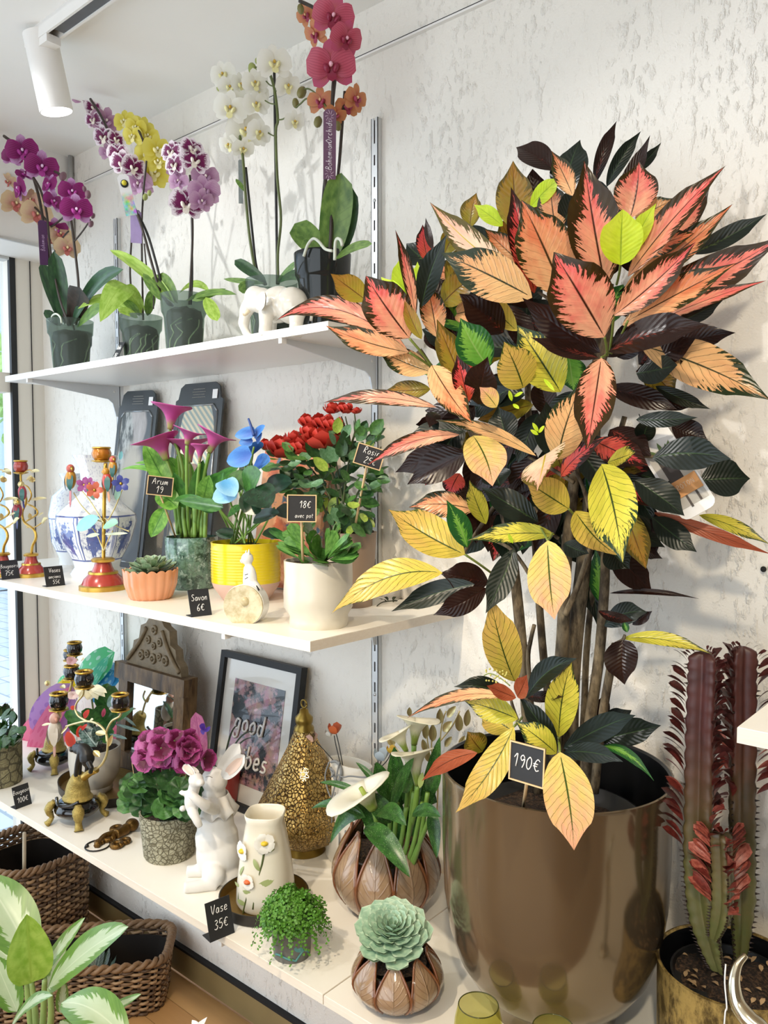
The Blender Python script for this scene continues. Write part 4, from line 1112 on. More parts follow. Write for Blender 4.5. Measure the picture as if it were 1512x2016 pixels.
# leaves: base px, tip px, width px, kind, base Y, tip Y, options
CL = [
 # crown, right
 (1192, 565, 1150, 316, 102, 'P', -.34, -.40, {}), (1112, 585, 1026, 393, 112, 'O', -.35, -.42, dict(fold=.12)), (1190, 664, 1090, 496, 122, 'P', -.42, -.50, dict(fold=.15, a=.7, b=.55)),
 (1236, 545, 1430, 325, 58, 'P', -.33, -.30, dict(fold=.35)), (1300, 500, 1404, 345, 56, 'P', -.22, -.20, {}), (1228, 570, 1442, 402, 54, 'O', -.28, -.26, {}), (1208, 622, 1370, 476, 66, 'P', -.38, -.40, dict(fold=.4)),
 (1362, 500, 1510, 421, 42, 'D', -.22, -.20, {}), (1240, 600, 1545, 462, 84, 'P', -.28, -.26, {}), (1236, 632, 1450, 518, 66, 'O', -.36, -.36, {}), (1290, 634, 1510, 552, 30, 'P', -.30, -.28, {}),
 (1320, 642, 1424, 590, 46, 'D', -.22, -.18, {}), (1198, 692, 1398, 640, 74, 'M', -.36, -.38, {}), (1320, 690, 1448, 655, 46, 'M', -.22, -.20, {}), (1182, 694, 1028, 586, 62, 'M', -.38, -.44, {}), (1178, 704, 1045, 664, 36, 'M', -.40, -.46, {}),
 (1262, 680, 1518, 788, 100, 'O2', -.30, -.24, dict(arch=.03)), (1184, 704, 1156, 884, 78, 'P', -.42, -.50, dict(a=.6, b=.5)), (1098, 906, 1146, 752, 78, 'O2', -.38, -.42, {}), (1104, 938, 1192, 862, 44, 'R', -.36, -.40, {}),
 (1074, 894, 1057, 967, 112, 'PW', -.42, -.56, dict(a=.35, b=.9, glare=1)), (932, 858, 970, 957, 82, 'YP', -.42, -.52, dict(a=.6, b=.6)), (1056, 898, 858, 828, 30, 'O2', -.38, -.44, dict(arch=.10)),
 (1120, 1002, 1034, 946, 70, 'Y', -.40, -.45, {}), (1184, 914, 1226, 1108, 104, 'G', -.42, -.52, dict(a=.65, b=.65, glare=1)), (1132, 1006, 1220, 1094, 76, 'Y', -.38, -.44, {}),
 (916, 1092, 765, 1003, 84, 'Y', -.38, -.44, dict(arch=.03)), (934, 1004, 804, 999, 54, 'O', -.34, -.40, dict(arch=.05)), (872, 1128, 652, 1208, 72, 'Y', -.46, -.55, dict(arch=.12)),
 (935, 1150, 770, 1204, 48, 'D', -.44, -.51, dict(arch=.08)), (958, 1158, 853, 1211, 48, 'M', -.44, -.50, {}), (962, 1146, 866, 1128, 62, 'M', -.40, -.46, {}),
 (1092, 1052, 920, 1064, 46, 'G', -.38, -.44, dict(arch=.04)), (920, 1078, 879, 984, 44, 'GR', -.42, -.46, {}), (957, 1032, 924, 945, 38, 'G', -.38, -.42, {}), (1060, 1028, 948, 960, 58, 'D', -.36, -.40, {}),
 (1078, 1064, 1092, 1220, 88, 'YP', -.44, -.52, dict(a=.6, b=.7)), (1012, 1080, 956, 1208, 52, 'D', -.40, -.46, {}), (1014, 1342, 966, 1178, 74, 'Y', -.38, -.44, dict(a=.7, b=.5)),
 (1150, 1100, 1175, 1230, 46, 'D', -.20, -.20, {}), (1180, 1185, 1172, 1080, 40, 'GR', -.22, -.24, {}),
 # lower tufts
 (1004, 1374, 801, 1414, 26, 'O', -.40, -.48, dict(arch=.12)), (990, 1352, 898, 1352, 24, 'D', -.34, -.38, dict(arch=.10)), (1000, 1372, 893, 1352, 30, 'D', -.36, -.42, dict(arch=.05)), (1020, 1416, 914, 1380, 52, 'G', -.38, -.42, dict(arch=.02)),
 (1016, 1374, 958, 1350, 32, 'RB', -.42, -.46, {}), (1018, 1372, 1038, 1328, 36, 'RB', -.42, -.45, {}), (1036, 1374, 1136, 1296, 50, 'D', -.38, -.40, dict(arch=.04)), (1100, 1452, 1126, 1303, 64, 'G', -.38, -.40, {}),
 (1096, 1486, 1020, 1368, 42, 'D', -.40, -.42, {}), (1012, 1430, 897, 1600, 60, 'Y', -.44, -.54, {}), (940, 1482, 830, 1538, 36, 'RB', -.42, -.50, dict(arch=.10)), (1102, 1480, 1130, 1674, 98, 'YP', -.46, -.56, dict(a=.6, b=.7)),
 (1096, 1484, 1014, 1420, 50, 'G', -.42, -.45, {}), (1108, 1474, 1252, 1408, 52, 'D', -.36, -.36, dict(arch=.03)), (1180, 1456, 1302, 1428, 54, 'D', -.26, -.24, dict(arch=.03)), (1108, 1482, 1227, 1500, 40, 'D', -.40, -.42, dict(arch=.06)),
 (1180, 1470, 1288, 1538, 22, 'GR', -.34, -.34, dict(arch=.14)), (1190, 1440, 1244, 1398, 44, 'D', -.22, -.20, {}), (1172, 1430, 1192, 1362, 30, 'M', -.20, -.18, {}), (950, 1480, 920, 1440, 50, 'B', -.28, -.30, {}), (1010, 1440, 945, 1400, 60, 'Y', -.30, -.30, {}), (1060, 1370, 1090, 1375, 24, 'M', -.36, -.40, {}), (1035, 1370, 1110, 1372, 26, 'M', -.36, -.40, {}),
 # small tuft right of the trunks
 (1226, 1260, 1230, 1348, 66, 'M', -.30, -.34, dict(a=.5, b=.6)), (1225, 1257, 1402, 1288, 32, 'G', -.28, -.24, dict(arch=.12)), (1188, 1232, 1275, 1206, 48, 'D', -.26, -.26, dict(arch=.12)), (1200, 1168, 1376, 1179, 13, 'M', -.24, -.20, dict(arch=.05)), (1178, 1202, 1250, 1222, 24, 'M', -.32, -.34, {}), (1245, 1230, 1284, 1203, 22, 'M', -.26, -.26, {}), (1235, 1245, 1228, 1222, 14, 'GR', -.30, -.30, {}),
 # right flank
 (1284, 902, 1440, 904, 68, 'D', -.34, -.34, dict(arch=.03)), (1378, 946, 1477, 942, 78, 'D', -.22, -.18, {}), (1250, 945, 1348, 1016, 64, 'D', -.34, -.34, {}), (1284, 1018, 1372, 1087, 54, 'D', -.30, -.28, {}), (1284, 1008, 1520, 1092, 28, 'RB', -.28, -.22, dict(arch=.02)), (1376, 1014, 1516, 1072, 30, 'G', -.20, -.16, dict(arch=.03)),
 (1252, 826, 1374, 822, 34, 'D', -.32, -.32, {}), (1322, 840, 1394, 866, 52, 'M', -.22, -.20, {}), (1262, 935, 1325, 960, 44, 'D', -.28, -.30, {}), (1130, 980, 1250, 905, 44, 'D', -.26, -.28, {}), (1196, 910, 1252, 890, 40, 'G', -.34, -.38, {}), (1265, 870, 1282, 820, 40, 'D', -.28, -.30, {}),
 # left fan
 (806, 666, 720, 543, 92, 'P', -.42, -.48, dict(fold=.15, a=.6, b=.5)), (805, 692, 543, 632, 50, 'P', -.36, -.42, dict(arch=.10, fold=.3)), (806, 694, 641, 641, 50, 'O', -.39, -.46, dict(arch=-.02)), (848, 732, 741, 687, 56, 'O2', -.36, -.42, dict(arch=-.03)), (860, 802, 637, 793, 32, 'P', -.38, -.46, dict(arch=.07)),
 (848, 766, 756, 770, 40, 'B', -.34, -.38, {}), (850, 719, 930, 834, 58, 'O', -.44, -.50, dict(a=.5, b=.7)), (922, 792, 899, 698, 44, 'R', -.44, -.46, {}), (722, 592, 651, 539, 56, 'B', -.40, -.44, {}), (802, 604, 792, 498, 50, 'L', -.36, -.36, {}), (805, 602, 750, 545, 34, 'L', -.37, -.38, {}), (826, 590, 822, 515, 30, 'L', -.35, -.35, {}),
 (818, 624, 778, 452, 26, 'P', -.40, -.44, {}), (830, 604, 880, 461, 48, 'D', -.40, -.42, {}), (860, 664, 840, 556, 52, 'O', -.36, -.38, {}), (830, 668, 796, 588, 28, 'B', -.42, -.44, {}), (852, 492, 838, 428, 16, 'M', -.30, -.30, {}), (850, 520, 800, 480, 60, 'D', -.26, -.26, {}), (845, 520, 832, 442, 34, 'R', -.28, -.28, {}),
 (918, 764, 860, 628, 54, 'B', -.40, -.44, {}), (962, 724, 906, 626, 74, 'GR', -.42, -.46, {}), (992, 655, 904, 578, 70, 'M', -.38, -.44, {}), (1018, 652, 934, 556, 48, 'Y', -.36, -.40, {}), (1030, 764, 992, 672, 80, 'Y', -.42, -.48, dict(a=.6, b=.6)), (1104, 772, 1018, 640, 94, 'G', -.38, -.42, {}), (942, 796, 960, 702, 68, 'M', -.42, -.46, {}), (978, 802, 944, 762, 38, 'YP', -.44, -.46, {}),
 (1048, 586, 868, 498, 90, 'O2', -.40, -.48, dict(glare=1)), (1018, 548, 846, 398, 56, 'PW', -.36, -.42, dict(glare=1)), (1052, 578, 1006, 368, 62, 'R', -.36, -.40, {}), (1016, 455, 1010, 316, 74, 'B', -.32, -.34, {}), (925, 448, 938, 380, 44, 'B', -.28, -.28, {}), (990, 445, 933, 403, 32, 'L', -.32, -.34, {}), (1044, 408, 1106, 348, 36, 'L', -.32, -.32, {}),
 (1094, 336, 1016, 290, 52, 'M', -.26, -.24, {}), (1112, 372, 1142, 275, 84, 'D', -.26, -.24, dict(a=.5, b=.8, glare=1)), (1128, 386, 1086, 297, 40, 'O', -.34, -.36, {}), (1170, 364, 1214, 238, 28, 'M', -.22, -.20, {}), (1194, 368, 1262, 258, 30, 'D', -.22, -.20, {}), (1206, 404, 1280, 266, 32, 'M', -.26, -.24, {}), (1246, 340, 1302, 280, 22, 'D', -.18, -.15, {}), (1200, 470, 1250, 350, 40, 'D', -.2, -.2, {}),
 (1240, 430, 1258, 318, 84, 'P', -.28, -.28, {}), (1222, 522, 1226, 412, 82, 'L', -.38, -.40, dict(a=.5, b=.4)), (1238, 504, 1292, 400, 38, 'L', -.34, -.34, {}), (1210, 510, 1200, 420, 40, 'L', -.33, -.33, {}), (1095, 460, 1082, 352, 60, 'O', -.30, -.32, {}), (1250, 430, 1330, 390, 44, 'O2', -.26, -.24, {}), (1030, 440, 1060, 372, 40, 'D', -.26, -.24, {}),
 # left edge dark blades and the pink tip before the rose sign
 (860, 812, 845, 842, 30, 'M', -.34, -.40, {}), (905, 856, 722, 917, 32, 'P', -.40, -.48, dict(arch=.04)), (915, 850, 795, 868, 44, 'D', -.36, -.40, dict(arch=.06)), (890, 880, 778, 930, 50, 'M', -.36, -.40, dict(arch=.04)), (920, 890, 802, 954, 66, 'M', -.38, -.42, dict(arch=.04)), (860, 838, 818, 836, 30, 'M', -.32, -.36, {}),
 (905, 932, 884, 980, 46, 'R', -.30, -.32, {}), (975, 925, 985, 958, 60, 'D', -.32, -.34, {}), (1000, 870, 980, 800, 60, 'D', -.30, -.30, {}), (1085, 900, 1075, 790, 62, 'D', -.34, -.36, {}), (1130, 770, 1080, 850, 60, 'D', -.32, -.34, {}), (1120, 700, 1130, 770, 60, 'GR', -.34, -.36, {}), (1110, 1070, 1160, 1090, 40, 'D', -.34, -.36, {}), (1195, 1075, 1240, 1120, 60, 'D', -.28, -.28, {}),
 (1200, 1080, 1285, 1168, 60, 'M', -.26, -.22, {}), (1250, 1060, 1305, 1100, 34, 'M', -.24, -.2, {}), (1240, 1040, 1310, 1078, 30, 'D', -.24, -.2, {}), (1080, 820, 1060, 740, 50, 'M', -.30, -.30, {}), (1035, 620, 1090, 690, 60, 'M', -.28, -.30, {}), (1140, 660, 1060, 720, 56, 'D', -.32, -.34, {}), (1270, 720, 1330, 780, 60, 'B', -.26, -.24, {}), (1270, 790, 1375, 800, 40, 'M', -.24, -.22, {}),
 (1290, 760, 1400, 806, 30, 'D', -.26, -.24, {}), (1225, 640, 1290, 600, 40, 'O', -.34, -.36, {}), (1000, 600, 1045, 700, 50, 'M', -.32, -.32, {}), (880, 560, 935, 480, 50, 'B', -.30, -.30, {}), (875, 500, 905, 442, 40, 'B', -.26, -.26, {}), (870, 600, 945, 540, 60, 'B', -.30, -.30, {}), (890, 620, 985, 600, 60, 'O', -.28, -.28, {})]
for (bx, by, tx, ty, w, kd, by_, ty_, kw) in CL:
    kw = dict(kw)
    kw['a'] = kw.get('a', .72) + .12; kw['b'] = kw.get('b', .72) + .22
    kw.setdefault('fold', RND.uniform(.02, .34)); kw.setdefault('bend', RND.uniform(-.09, .10)); kw.setdefault('curl', RND.uniform(-.25, .25))
    kw.setdefault('side', RND.uniform(-.04, .04))
    B_ = at(bx, by, by_)
    fc = tocam(B_) + Vector((RND.uniform(-.15, .15), RND.uniform(-.15, .15), .30 + RND.uniform(-.15, .25)))
    if kw.pop('glare', None):
        fc = tocam((B_ + at(tx, ty, ty_)) / 2) + (Vector((-0.30, -1.65, 2.58)) - (B_ + at(tx, ty, ty_)) / 2).normalized()
        kw.update(fold=.06, bend=.02, curl=0)
    pleaf(cr, (bx, by), (tx, ty), w, CM[kd], by_, ty_, face=fc, ripple=RND.uniform(.005, .02), nu=18, nv=6, acum=.55, **kw)
# inner and rear leaves that fill the crown
r2 = random.Random(21)
n_in = 0
while n_in < 175:
    a = r2.uniform(0, 6.28); q = sqrt(r2.random())
    if n_in < 112:
        x, y = 1100 + 190 * q * cos(a), 700 + 330 * q * sin(a)
    elif n_in < 130:
        x, y = 880 + 60 * q * cos(a), 760 + 150 * q * sin(a)
    elif n_in < 155:
        x, y = 1170 + 110 * q * cos(a), 960 + 130 * q * sin(a)
    else:
        x, y = 1000 + 80 * q * cos(a), 1000 + 110 * q * sin(a)
    L = r2.uniform(90, 150)
    th = atan2(y - 760, x - 1110) + r2.uniform(-.7, .7)
    Yb = r2.uniform(-.30, -.14)
    x2, y2 = x + L * cos(th), y + L * sin(th) * .8 + 15
    if x2 < 830 or x2 > 1380 or y2 < 330 or y2 > 1130 or (y2 > 960 and x2 < 900):
        continue
    n_in += 1
    kd = r2.choice(['D', 'D', 'D', 'M', 'M', 'D', 'GR', 'B', 'R'] if y > 560 else ['D', 'M', 'B', 'O', 'R', 'M'])
    pleaf(cr, (x, y), (x2, y2), r2.uniform(44, 66), CM[kd], Yb, Yb - r2.uniform(-.03, .05), a=.72, b=.75, fold=r2.uniform(0, .3), bend=r2.uniform(-.06, .06), nu=12, nv=4, acum=.5)
# petioles of the front leaves, small shoots and the flower spike
M_PET = plain('green petiole', '#71803a', .5, var=.3)
for (bx, by, hx, hy, yy) in ((1190, 664, 1196, 700, -.42), (1208, 622, 1200, 695, -.40), (1236, 632, 1204, 696, -.38), (1184, 704, 1194, 698, -.42), (1222, 518, 1214, 560, -.36), (806, 666, 850, 720, -.42), (806, 694, 852, 724, -.40), (1102, 1480, 1100, 1462, -.46), (1012, 1430, 1028, 1412, -.44), (1078, 1064, 1088, 1050, -.44), (916, 1092, 970, 1130, -.40), (1100, 1452, 1102, 1470, -.38), (1078, 1064, 1062, 1035, -.42), (848, 732, 868, 742, -.38), (1120, 1002, 1136, 1022, -.40)):
    stem(cr, [(bx, by), ((bx + hx) / 2 + 1, (by + hy) / 2), (hx, hy)], [yy, yy + .02, yy + .05], 2.6, M_PET, 'petiole')
stem(cr, [(1004, 1350), (985, 1335), (965, 1326), (953, 1330)], -.42, 1.2, M_PET, 'flower_spike')
fl = MB()
for i in range(26):
    p = at(953 + RND.uniform(0, 48), 1330 + RND.uniform(-14, 14), -.42)
    fl.blob(p, .0017, 5, 4)
ff = fl.build('florets', plain('tiny green florets', '#b9b05c', .6), cr)
ff['kind'] = 'stuff'
for bx, by, tx, ty in ((1060, 850, 1048, 832), (1060, 852, 1072, 838), (1060, 856, 1044, 846), (1008, 790, 1002, 768), (1010, 795, 1022, 805), (1012, 780, 1030, 772), (1010, 1070, 1000, 1050), (1070, 745, 1092, 770)):
    pleaf(cr, (bx, by), (tx, ty), 8, CM['L'], -.44, -.45, 'shoot', nu=5, nv=2)
# price sign 190 and the plant label
stick_card((1038, 1504), -.47, 80, 78, -.0, (1030, 1590), -.40, [('190$', -.12, .34, 0)], 'framed chalkboard price sign 190 euros in the croton pot', yaw=-.55)
tl = thing('plant_label', 'white hanging plant label with orange band in the croton leaves', 'plant label', at(1335, 1028, -.30))
pc_, pd_ = at(1268, 836, -.27), at(1380, 1010, -.30)
yv = (pc_ - pd_).normalized()
zv = tocam(pd_); zv = (zv - yv * zv.dot(yv)).normalized(); xv = yv.cross(zv)
Lh = (pc_ - pd_).length; wl = 74 * mpp(pd_)
ML = frame(xv, yv, zv, (pc_ + pd_) / 2)
poly = [(-wl / 2 + .012 * cos(a) * 1 + .012, -Lh / 2 + .012 + .012 * sin(a)) for a in (pi, 3.6, 4.1, 4.5, 3 * pi / 2)] + [(wl / 2 - .012 + .012 * cos(a), -Lh / 2 + .012 + .012 * sin(a)) for a in (3 * pi / 2, 5.1, 5.5, 6.0, 2 * pi)] + [(wl / 2, Lh / 2), (-wl / 2, Lh / 2)]
def lab(name, lo, hi, mat, dz=.0012):
    q = MB().bbox((lo[0] * wl, lo[1] * Lh, dz), (hi[0] * wl, hi[1] * Lh, dz + .0006)).build(name, mat, tl, smooth=False)
    hang(q, tl, ML)
b_ = MB().ext(poly, Matrix.Identity(4), .001).build('card', plain('white card', '#e9e7e4', .4), tl, smooth=False)
hang(b_, tl, ML)
lab('photo_panel', (-.42, -.40), (.42, .20), plain('grey photo print', '#b9b4ab', .5, var=.3, scale=40))
lab('printed_pot', (-.24, -.14), (.14, .10), plain('dark pot print', '#3b332f', .5), .0019)
lab('orange_band', (-.42, -.30), (.44, -.14), plain('orange band', '#d79a5e', .5), .0026)
lab('printed_stool', (-.10, -.42), (-.04, -.30), plain('stool print', '#4a403a', .5), .0019)
lab('printed_stool', (.18, -.40), (.24, -.30), plain('stool print', '#4a403a', .5), .0019)
for i in range(12):
    a = RND.uniform(-.4, .4)
    q = MB().leaf((a * .3 * wl, .10 * Lh, .0022), ((a * 1.6) * wl * .6, (.14 + RND.uniform(0, .14)) * Lh, .0022), .006, (0, 0, 1), nu=4, nv=2).build('printed_leaf', plain('print green', '#5c7440', .5), tl)
    hang(q, tl, ML)
lettering('CROTON', ML @ Matrix.Translation((0.02 * wl, -.235 * Lh, .0034)), .0085, tl, plain('pale print', '#f2dcc2', .5), slant=0)
stem(tl, [(1268, 842), (1262, 826), (1258, 815)], -.26, 1.0, M_STAKE, 'tie')
# ================================================================== things on the middle shelf
GOLD = plain('gold leaf metal', '#c9a24a', 0.32, 0.85, var=0.25, scale=50)
GOLDP = plain('pale gold metal', '#d8c58c', 0.35, 0.8, var=0.2, scale=50)
REDGL = plain('red enamel', '#a83a2e', 0.22, 0.1, var=0.25, scale=40, coat=0.5)
AMBER = plain('amber enamel', '#b8741e', 0.2, 0.2, var=0.25, scale=60, coat=0.5)
BLUEG = plain('navy enamel', '#26306e', 0.3, var=0.2)
GREENE = plain('teal enamel', '#2f6560', 0.3, var=0.3)
YELEN = plain('ochre enamel', '#c08a2e', 0.3, var=0.3)
def goldleaf(parent, b, t, w, Y, mat=GOLDP, name='leaf'):
    return pleaf(parent, b, t, w, mat, Y, Y - .004, name, a=.7, b=.8, fold=.35, ripple=.03, nu=8, nv=4)
def parrot(parent, px, py, s, Y, body, wing, head, beak=GOLD, tail=REDGL, tl=1.0, dirx=1.0, tailm=None):
    """perched enamel parrot: body, head, beak, wings, tail; s = body height in pixels"""
    c = at(px, py, Y)
    k = s * mpp(c)
    q = MB().blob(c, (k * .26, k * .24, k * .44), 12, 9, M=Matrix.Rotation(.12 * dirx, 3, 'Y'))
    b = q.build('bird', body, parent)
    MB().blob(c + Vector((dirx * .06 * k, -.03 * k, .48 * k)), (k * .19, k * .18, k * .20), 10, 8).build('bird_head', head, b)
    MB().tube([c + Vector((dirx * .20 * k, -.06 * k, .52 * k)), c + Vector((dirx * .30 * k, -.08 * k, .46 * k)), c + Vector((dirx * .29 * k, -.08 * k, .38 * k))], [k * .08, k * .055, k * .01], 6).build('beak', beak, b)
    for sgn in (-1, 1):
        MB().leaf(c + Vector((sgn * .18 * k, -.08 * k, .28 * k)), c + Vector((sgn * .16 * k - dirx * .05 * k, -.10 * k, -.52 * k)), k * .30, Vector((sgn * .7, -.8, .1)), .5, .7, bend=.10, nu=6, nv=3).build('wing', wing, b)
    MB().leaf(c + Vector((-dirx * .03 * k, 0, -.34 * k)), c + Vector((-dirx * .14 * k, .02 * k, -(.45 + .75 * tl) * k)), k * .20, Vector((0, -1, .1)), .35, .35, nu=5, nv=2).leaf(c + Vector((-dirx * .03 * k, .012 * k, -.34 * k)), c + Vector((-dirx * .14 * k, .032 * k, -(.45 + .75 * tl) * k)), k * .20, Vector((0, -1, .1)), .35, .35, nu=5, nv=2).build('tail_feathers', tailm or tail, b)
    return b
def cup(parent, px, py, w, h, Y, mat, lobes=10, rim=GOLD):
    """lobed candle cup with a gilt rim and saucer; (px,py) = centre of its base"""
    c = at(px, py, Y)
    k = mpp(c)
    R, H = w * .5 * k, h * k
    pr = [(0, 0), (R * .62, 0), (R * .92, H * .28), (R, H * .55), (R * .86, H * .82), (R * .80, H * .9), (R * .70, H * .9), (R * .66, H * .5), (0, H * .45)]
    b = MB().lathe(pr, c, 40, mod=lambda a, k_, r, z: (r * (1 + .06 * abs(sin(lobes * a / 2)) - .03) if .05 < z / H < .86 else r, z)).build('candle_cup', mat, parent)
    MB().lathe([(R * .70, H * .86), (R * .94, H * .88), (R * .98, H * .95), (R * .88, H * 1.0), (R * .66, H * .98), (R * .66, H * .88)], c, 32).build('cup_rim', rim, b)
    MB().lathe([(0, -H * .10), (R * .5, -H * .10), (R * 1.05, 0), (R * 1.0, H * .05), (R * .4, H * .02), (0, H * .02)], c, 24, mod=lambda a, k_, r, z: (r * (1 + .06 * cos(8 * a)), z)).build('saucer', rim, b)
    return b
def cstand(parent, c, R, zs, H):
    """stepped red and gold round foot"""
    pr = [(0, 0), (R, 0), (R, H * .14), (R * .93, H * .18)]
    MB().lathe([(0, 0), (R, 0), (R * 1.0, H * .13), (R * .92, H * .17), (0, H * .17)], (c[0], c[1], zs), 40).build('foot_ring', GOLD, parent, sharp=40)
    MB().lathe([(0, H * .16), (R * .90, H * .16), (R * .80, H * .34), (R * .66, H * .44), (R * .58, H * .52), (0, H * .52)], (c[0], c[1], zs), 40).build('foot', REDGL, parent, sharp=40)
    MB().lathe([(0, H * .50), (R * .62, H * .50), (R * .60, H * .57), (0, H * .57)], (c[0], c[1], zs), 40).build('foot_ring', GOLD, parent, sharp=40)
    MB().lathe([(0, H * .56), (R * .48, H * .56), (R * .38, H * .72), (R * .32, H * .90), (0, H * .90)], (c[0], c[1], zs), 40).build('foot_neck', REDGL, parent, sharp=40)
    MB().lathe([(0, H * .88), (R * .46, H * .88), (R * .50, H * .95), (R * .40, H), (0, H)], (c[0], c[1], zs), 40).build('collar', GOLD, parent, sharp=40)
# --- red candlesticks at the left
def red_stick(dx, label, full):
    cb, R = seat(62 + dx, 1138 - dx * -.02, ZM, 58)
    Y = cb.y
    o = thing('candlestick', label, 'candlestick', cb, 'bird candlesticks on the middle shelf')
    k = mpp(cb)
    cstand(o, cb, R, ZM, 46 * k)
    t = lambda pts: [(x + dx, y) for x, y in pts]
    stem(o, t([(62, 1094), (64, 1075), (71, 1058), (66, 1042), (48, 1028), (44, 1008), (52, 985), (42, 950), (41, 930)]), Y, (3.0, 2.2), GOLD, 'branch')
    stem(o, t([(48, 1028), (62, 1020), (74, 1010), (66, 998), (46, 990)]), Y + .01, 2.0, GOLD, 'branch')
    stem(o, t([(52, 1038), (68, 1038), (86, 1026)]), Y, 1.2, GOLD, 'twig')
    stem(o, t([(42, 935), (56, 925), (64, 928)]), Y, 1.2, GOLD, 'twig')
    stem(o, t([(56, 988), (62, 975), (56, 960), (48, 955)]), Y + .01, 1.6, GOLD, 'twig')
    cup(o, 41 + dx, 931, 27, 25, Y, REDGL)
    for b, tt, w in (((60, 928), (78, 928), 10), ((22, 935), (8, 922), 10), ((52, 944), (64, 940), 12), ((60, 984), (92, 981), 9), ((74, 1016), (86, 1010), 7), ((60, 1022), (58, 1010), 8), ((82, 1030), (94, 1020), 12), ((22, 1038), (10, 1037), 8), ((64, 950), (62, 938), 12)):
        goldleaf(o, (b[0] + dx, b[1]), (tt[0] + dx, tt[1]), w, Y - .01)
    parrot(o, 44 + dx, 970, 34, Y - .025, plain('rose enamel', '#a8404a', .3, var=.3), GREENE, GOLDP, tailm=BLUEG, tl=.7, dirx=-1)
    parrot(o, 34 + dx, 1006, 38, Y - .03, plain('rose enamel', '#a8404a', .3, var=.3), GREENE, GOLDP, tailm=BLUEG, tl=.7, dirx=1)
    return o
red_stick(0, 'red candlestick with two rose parrots next to the price card for 75 euros', True)
red_stick(-56, 'red candlestick cut off by the left edge of the picture', False)
# --- orange topped parrot candlestick
cb, R = seat(204, 1166, ZM, 92)
Yc = cb.y
o = thing('candlestick', 'tall candlestick with amber cup, parrots and enamel flowers on a red foot', 'candlestick', cb, 'bird candlesticks on the middle shelf')
k = mpp(cb)
cstand(o, cb, R, ZM, 62 * k)
stem(o, [(204, 1106), (204, 1060), (205, 1000), (206, 950), (208, 912)], Yc, 4.0, GOLD, 'shaft')
cup(o, 200, 908, 37, 28, Yc, AMBER)
for pts in ([(204, 1030), (180, 990), (160, 965)], [(204, 1040), (226, 1000), (240, 965)], [(204, 1085), (192, 1055), (182, 1040)], [(204, 1085), (214, 1060), (222, 1045)], [(204, 1028), (185, 1020), (160, 995), (145, 970)], [(206, 1020), (228, 1035), (254, 1046)]):
    stem(o, pts, Yc - .01, 1.3, GOLDP, 'twig')
parrot(o, 139, 944, 44, Yc - .02, YELEN, GREENE, plain('coral enamel', '#b8584a', .3, var=.2), tl=1.1)
parrot(o, 211, 948, 40, Yc - .045, plain('scarlet enamel', '#b8453a', .3, var=.3), GREENE, YELEN, tl=.8, dirx=-1, tailm=plain('copper enamel', '#b47a48', .3))
parrot(o, 222, 922, 36, Yc + .0, YELEN, GREENE, plain('coral enamel', '#b8584a', .3), tl=.3, tailm=YELEN)
def enflower(px, py, s, cols, Y):
    m = plain('enamel ' + cols, cols, .3, var=.25)
    c = at(px, py, Y); k_ = s * mpp(c)
    z = tocam(c)
    x, y, z = axes_for(z)
    for i in range(5):
        a = 2 * pi * i / 5 + px
        d = x * cos(a) + y * sin(a)
        MB().leaf(c, c + d * k_ * .5 + z * k_ * .1, k_ * .34, z, .6, .5, bend=.1, nu=5, nv=3).build('petal', m, o)
    MB().blob(c + z * k_ * .05, k_ * .09, 8, 6).build('flower_eye', GOLD, o)
for a in ((166, 955, 34, '#a7609c'), (186, 965, 36, '#d0705a'), (238, 952, 36, '#4a539a'), (176, 952, 26, '#b06aa6')):
    enflower(*a, Yc - .03)
for b, t, w, cl in (((195, 1020), (150, 1040), 30, '#7fc4b8'), ((204, 1035), (232, 1030), 24, '#8fc9a4'), ((186, 985), (170, 955), 10, '#6f9a8c'), ((228, 985), (236, 955), 12, '#9cc8bc'), ((196, 1052), (170, 1056), 9, '#b8c4a8'), ((206, 1052), (252, 1050), 7, '#c9d0b4'), ((236, 905), (240, 888), 8, '#7fc4cc')):
    pleaf(o, b, t, w, plain('enamel leaf ' + cl, cl, .3, var=.2, scale=60), Yc - .02, Yc - .03, a=.7, b=.7, fold=.2)
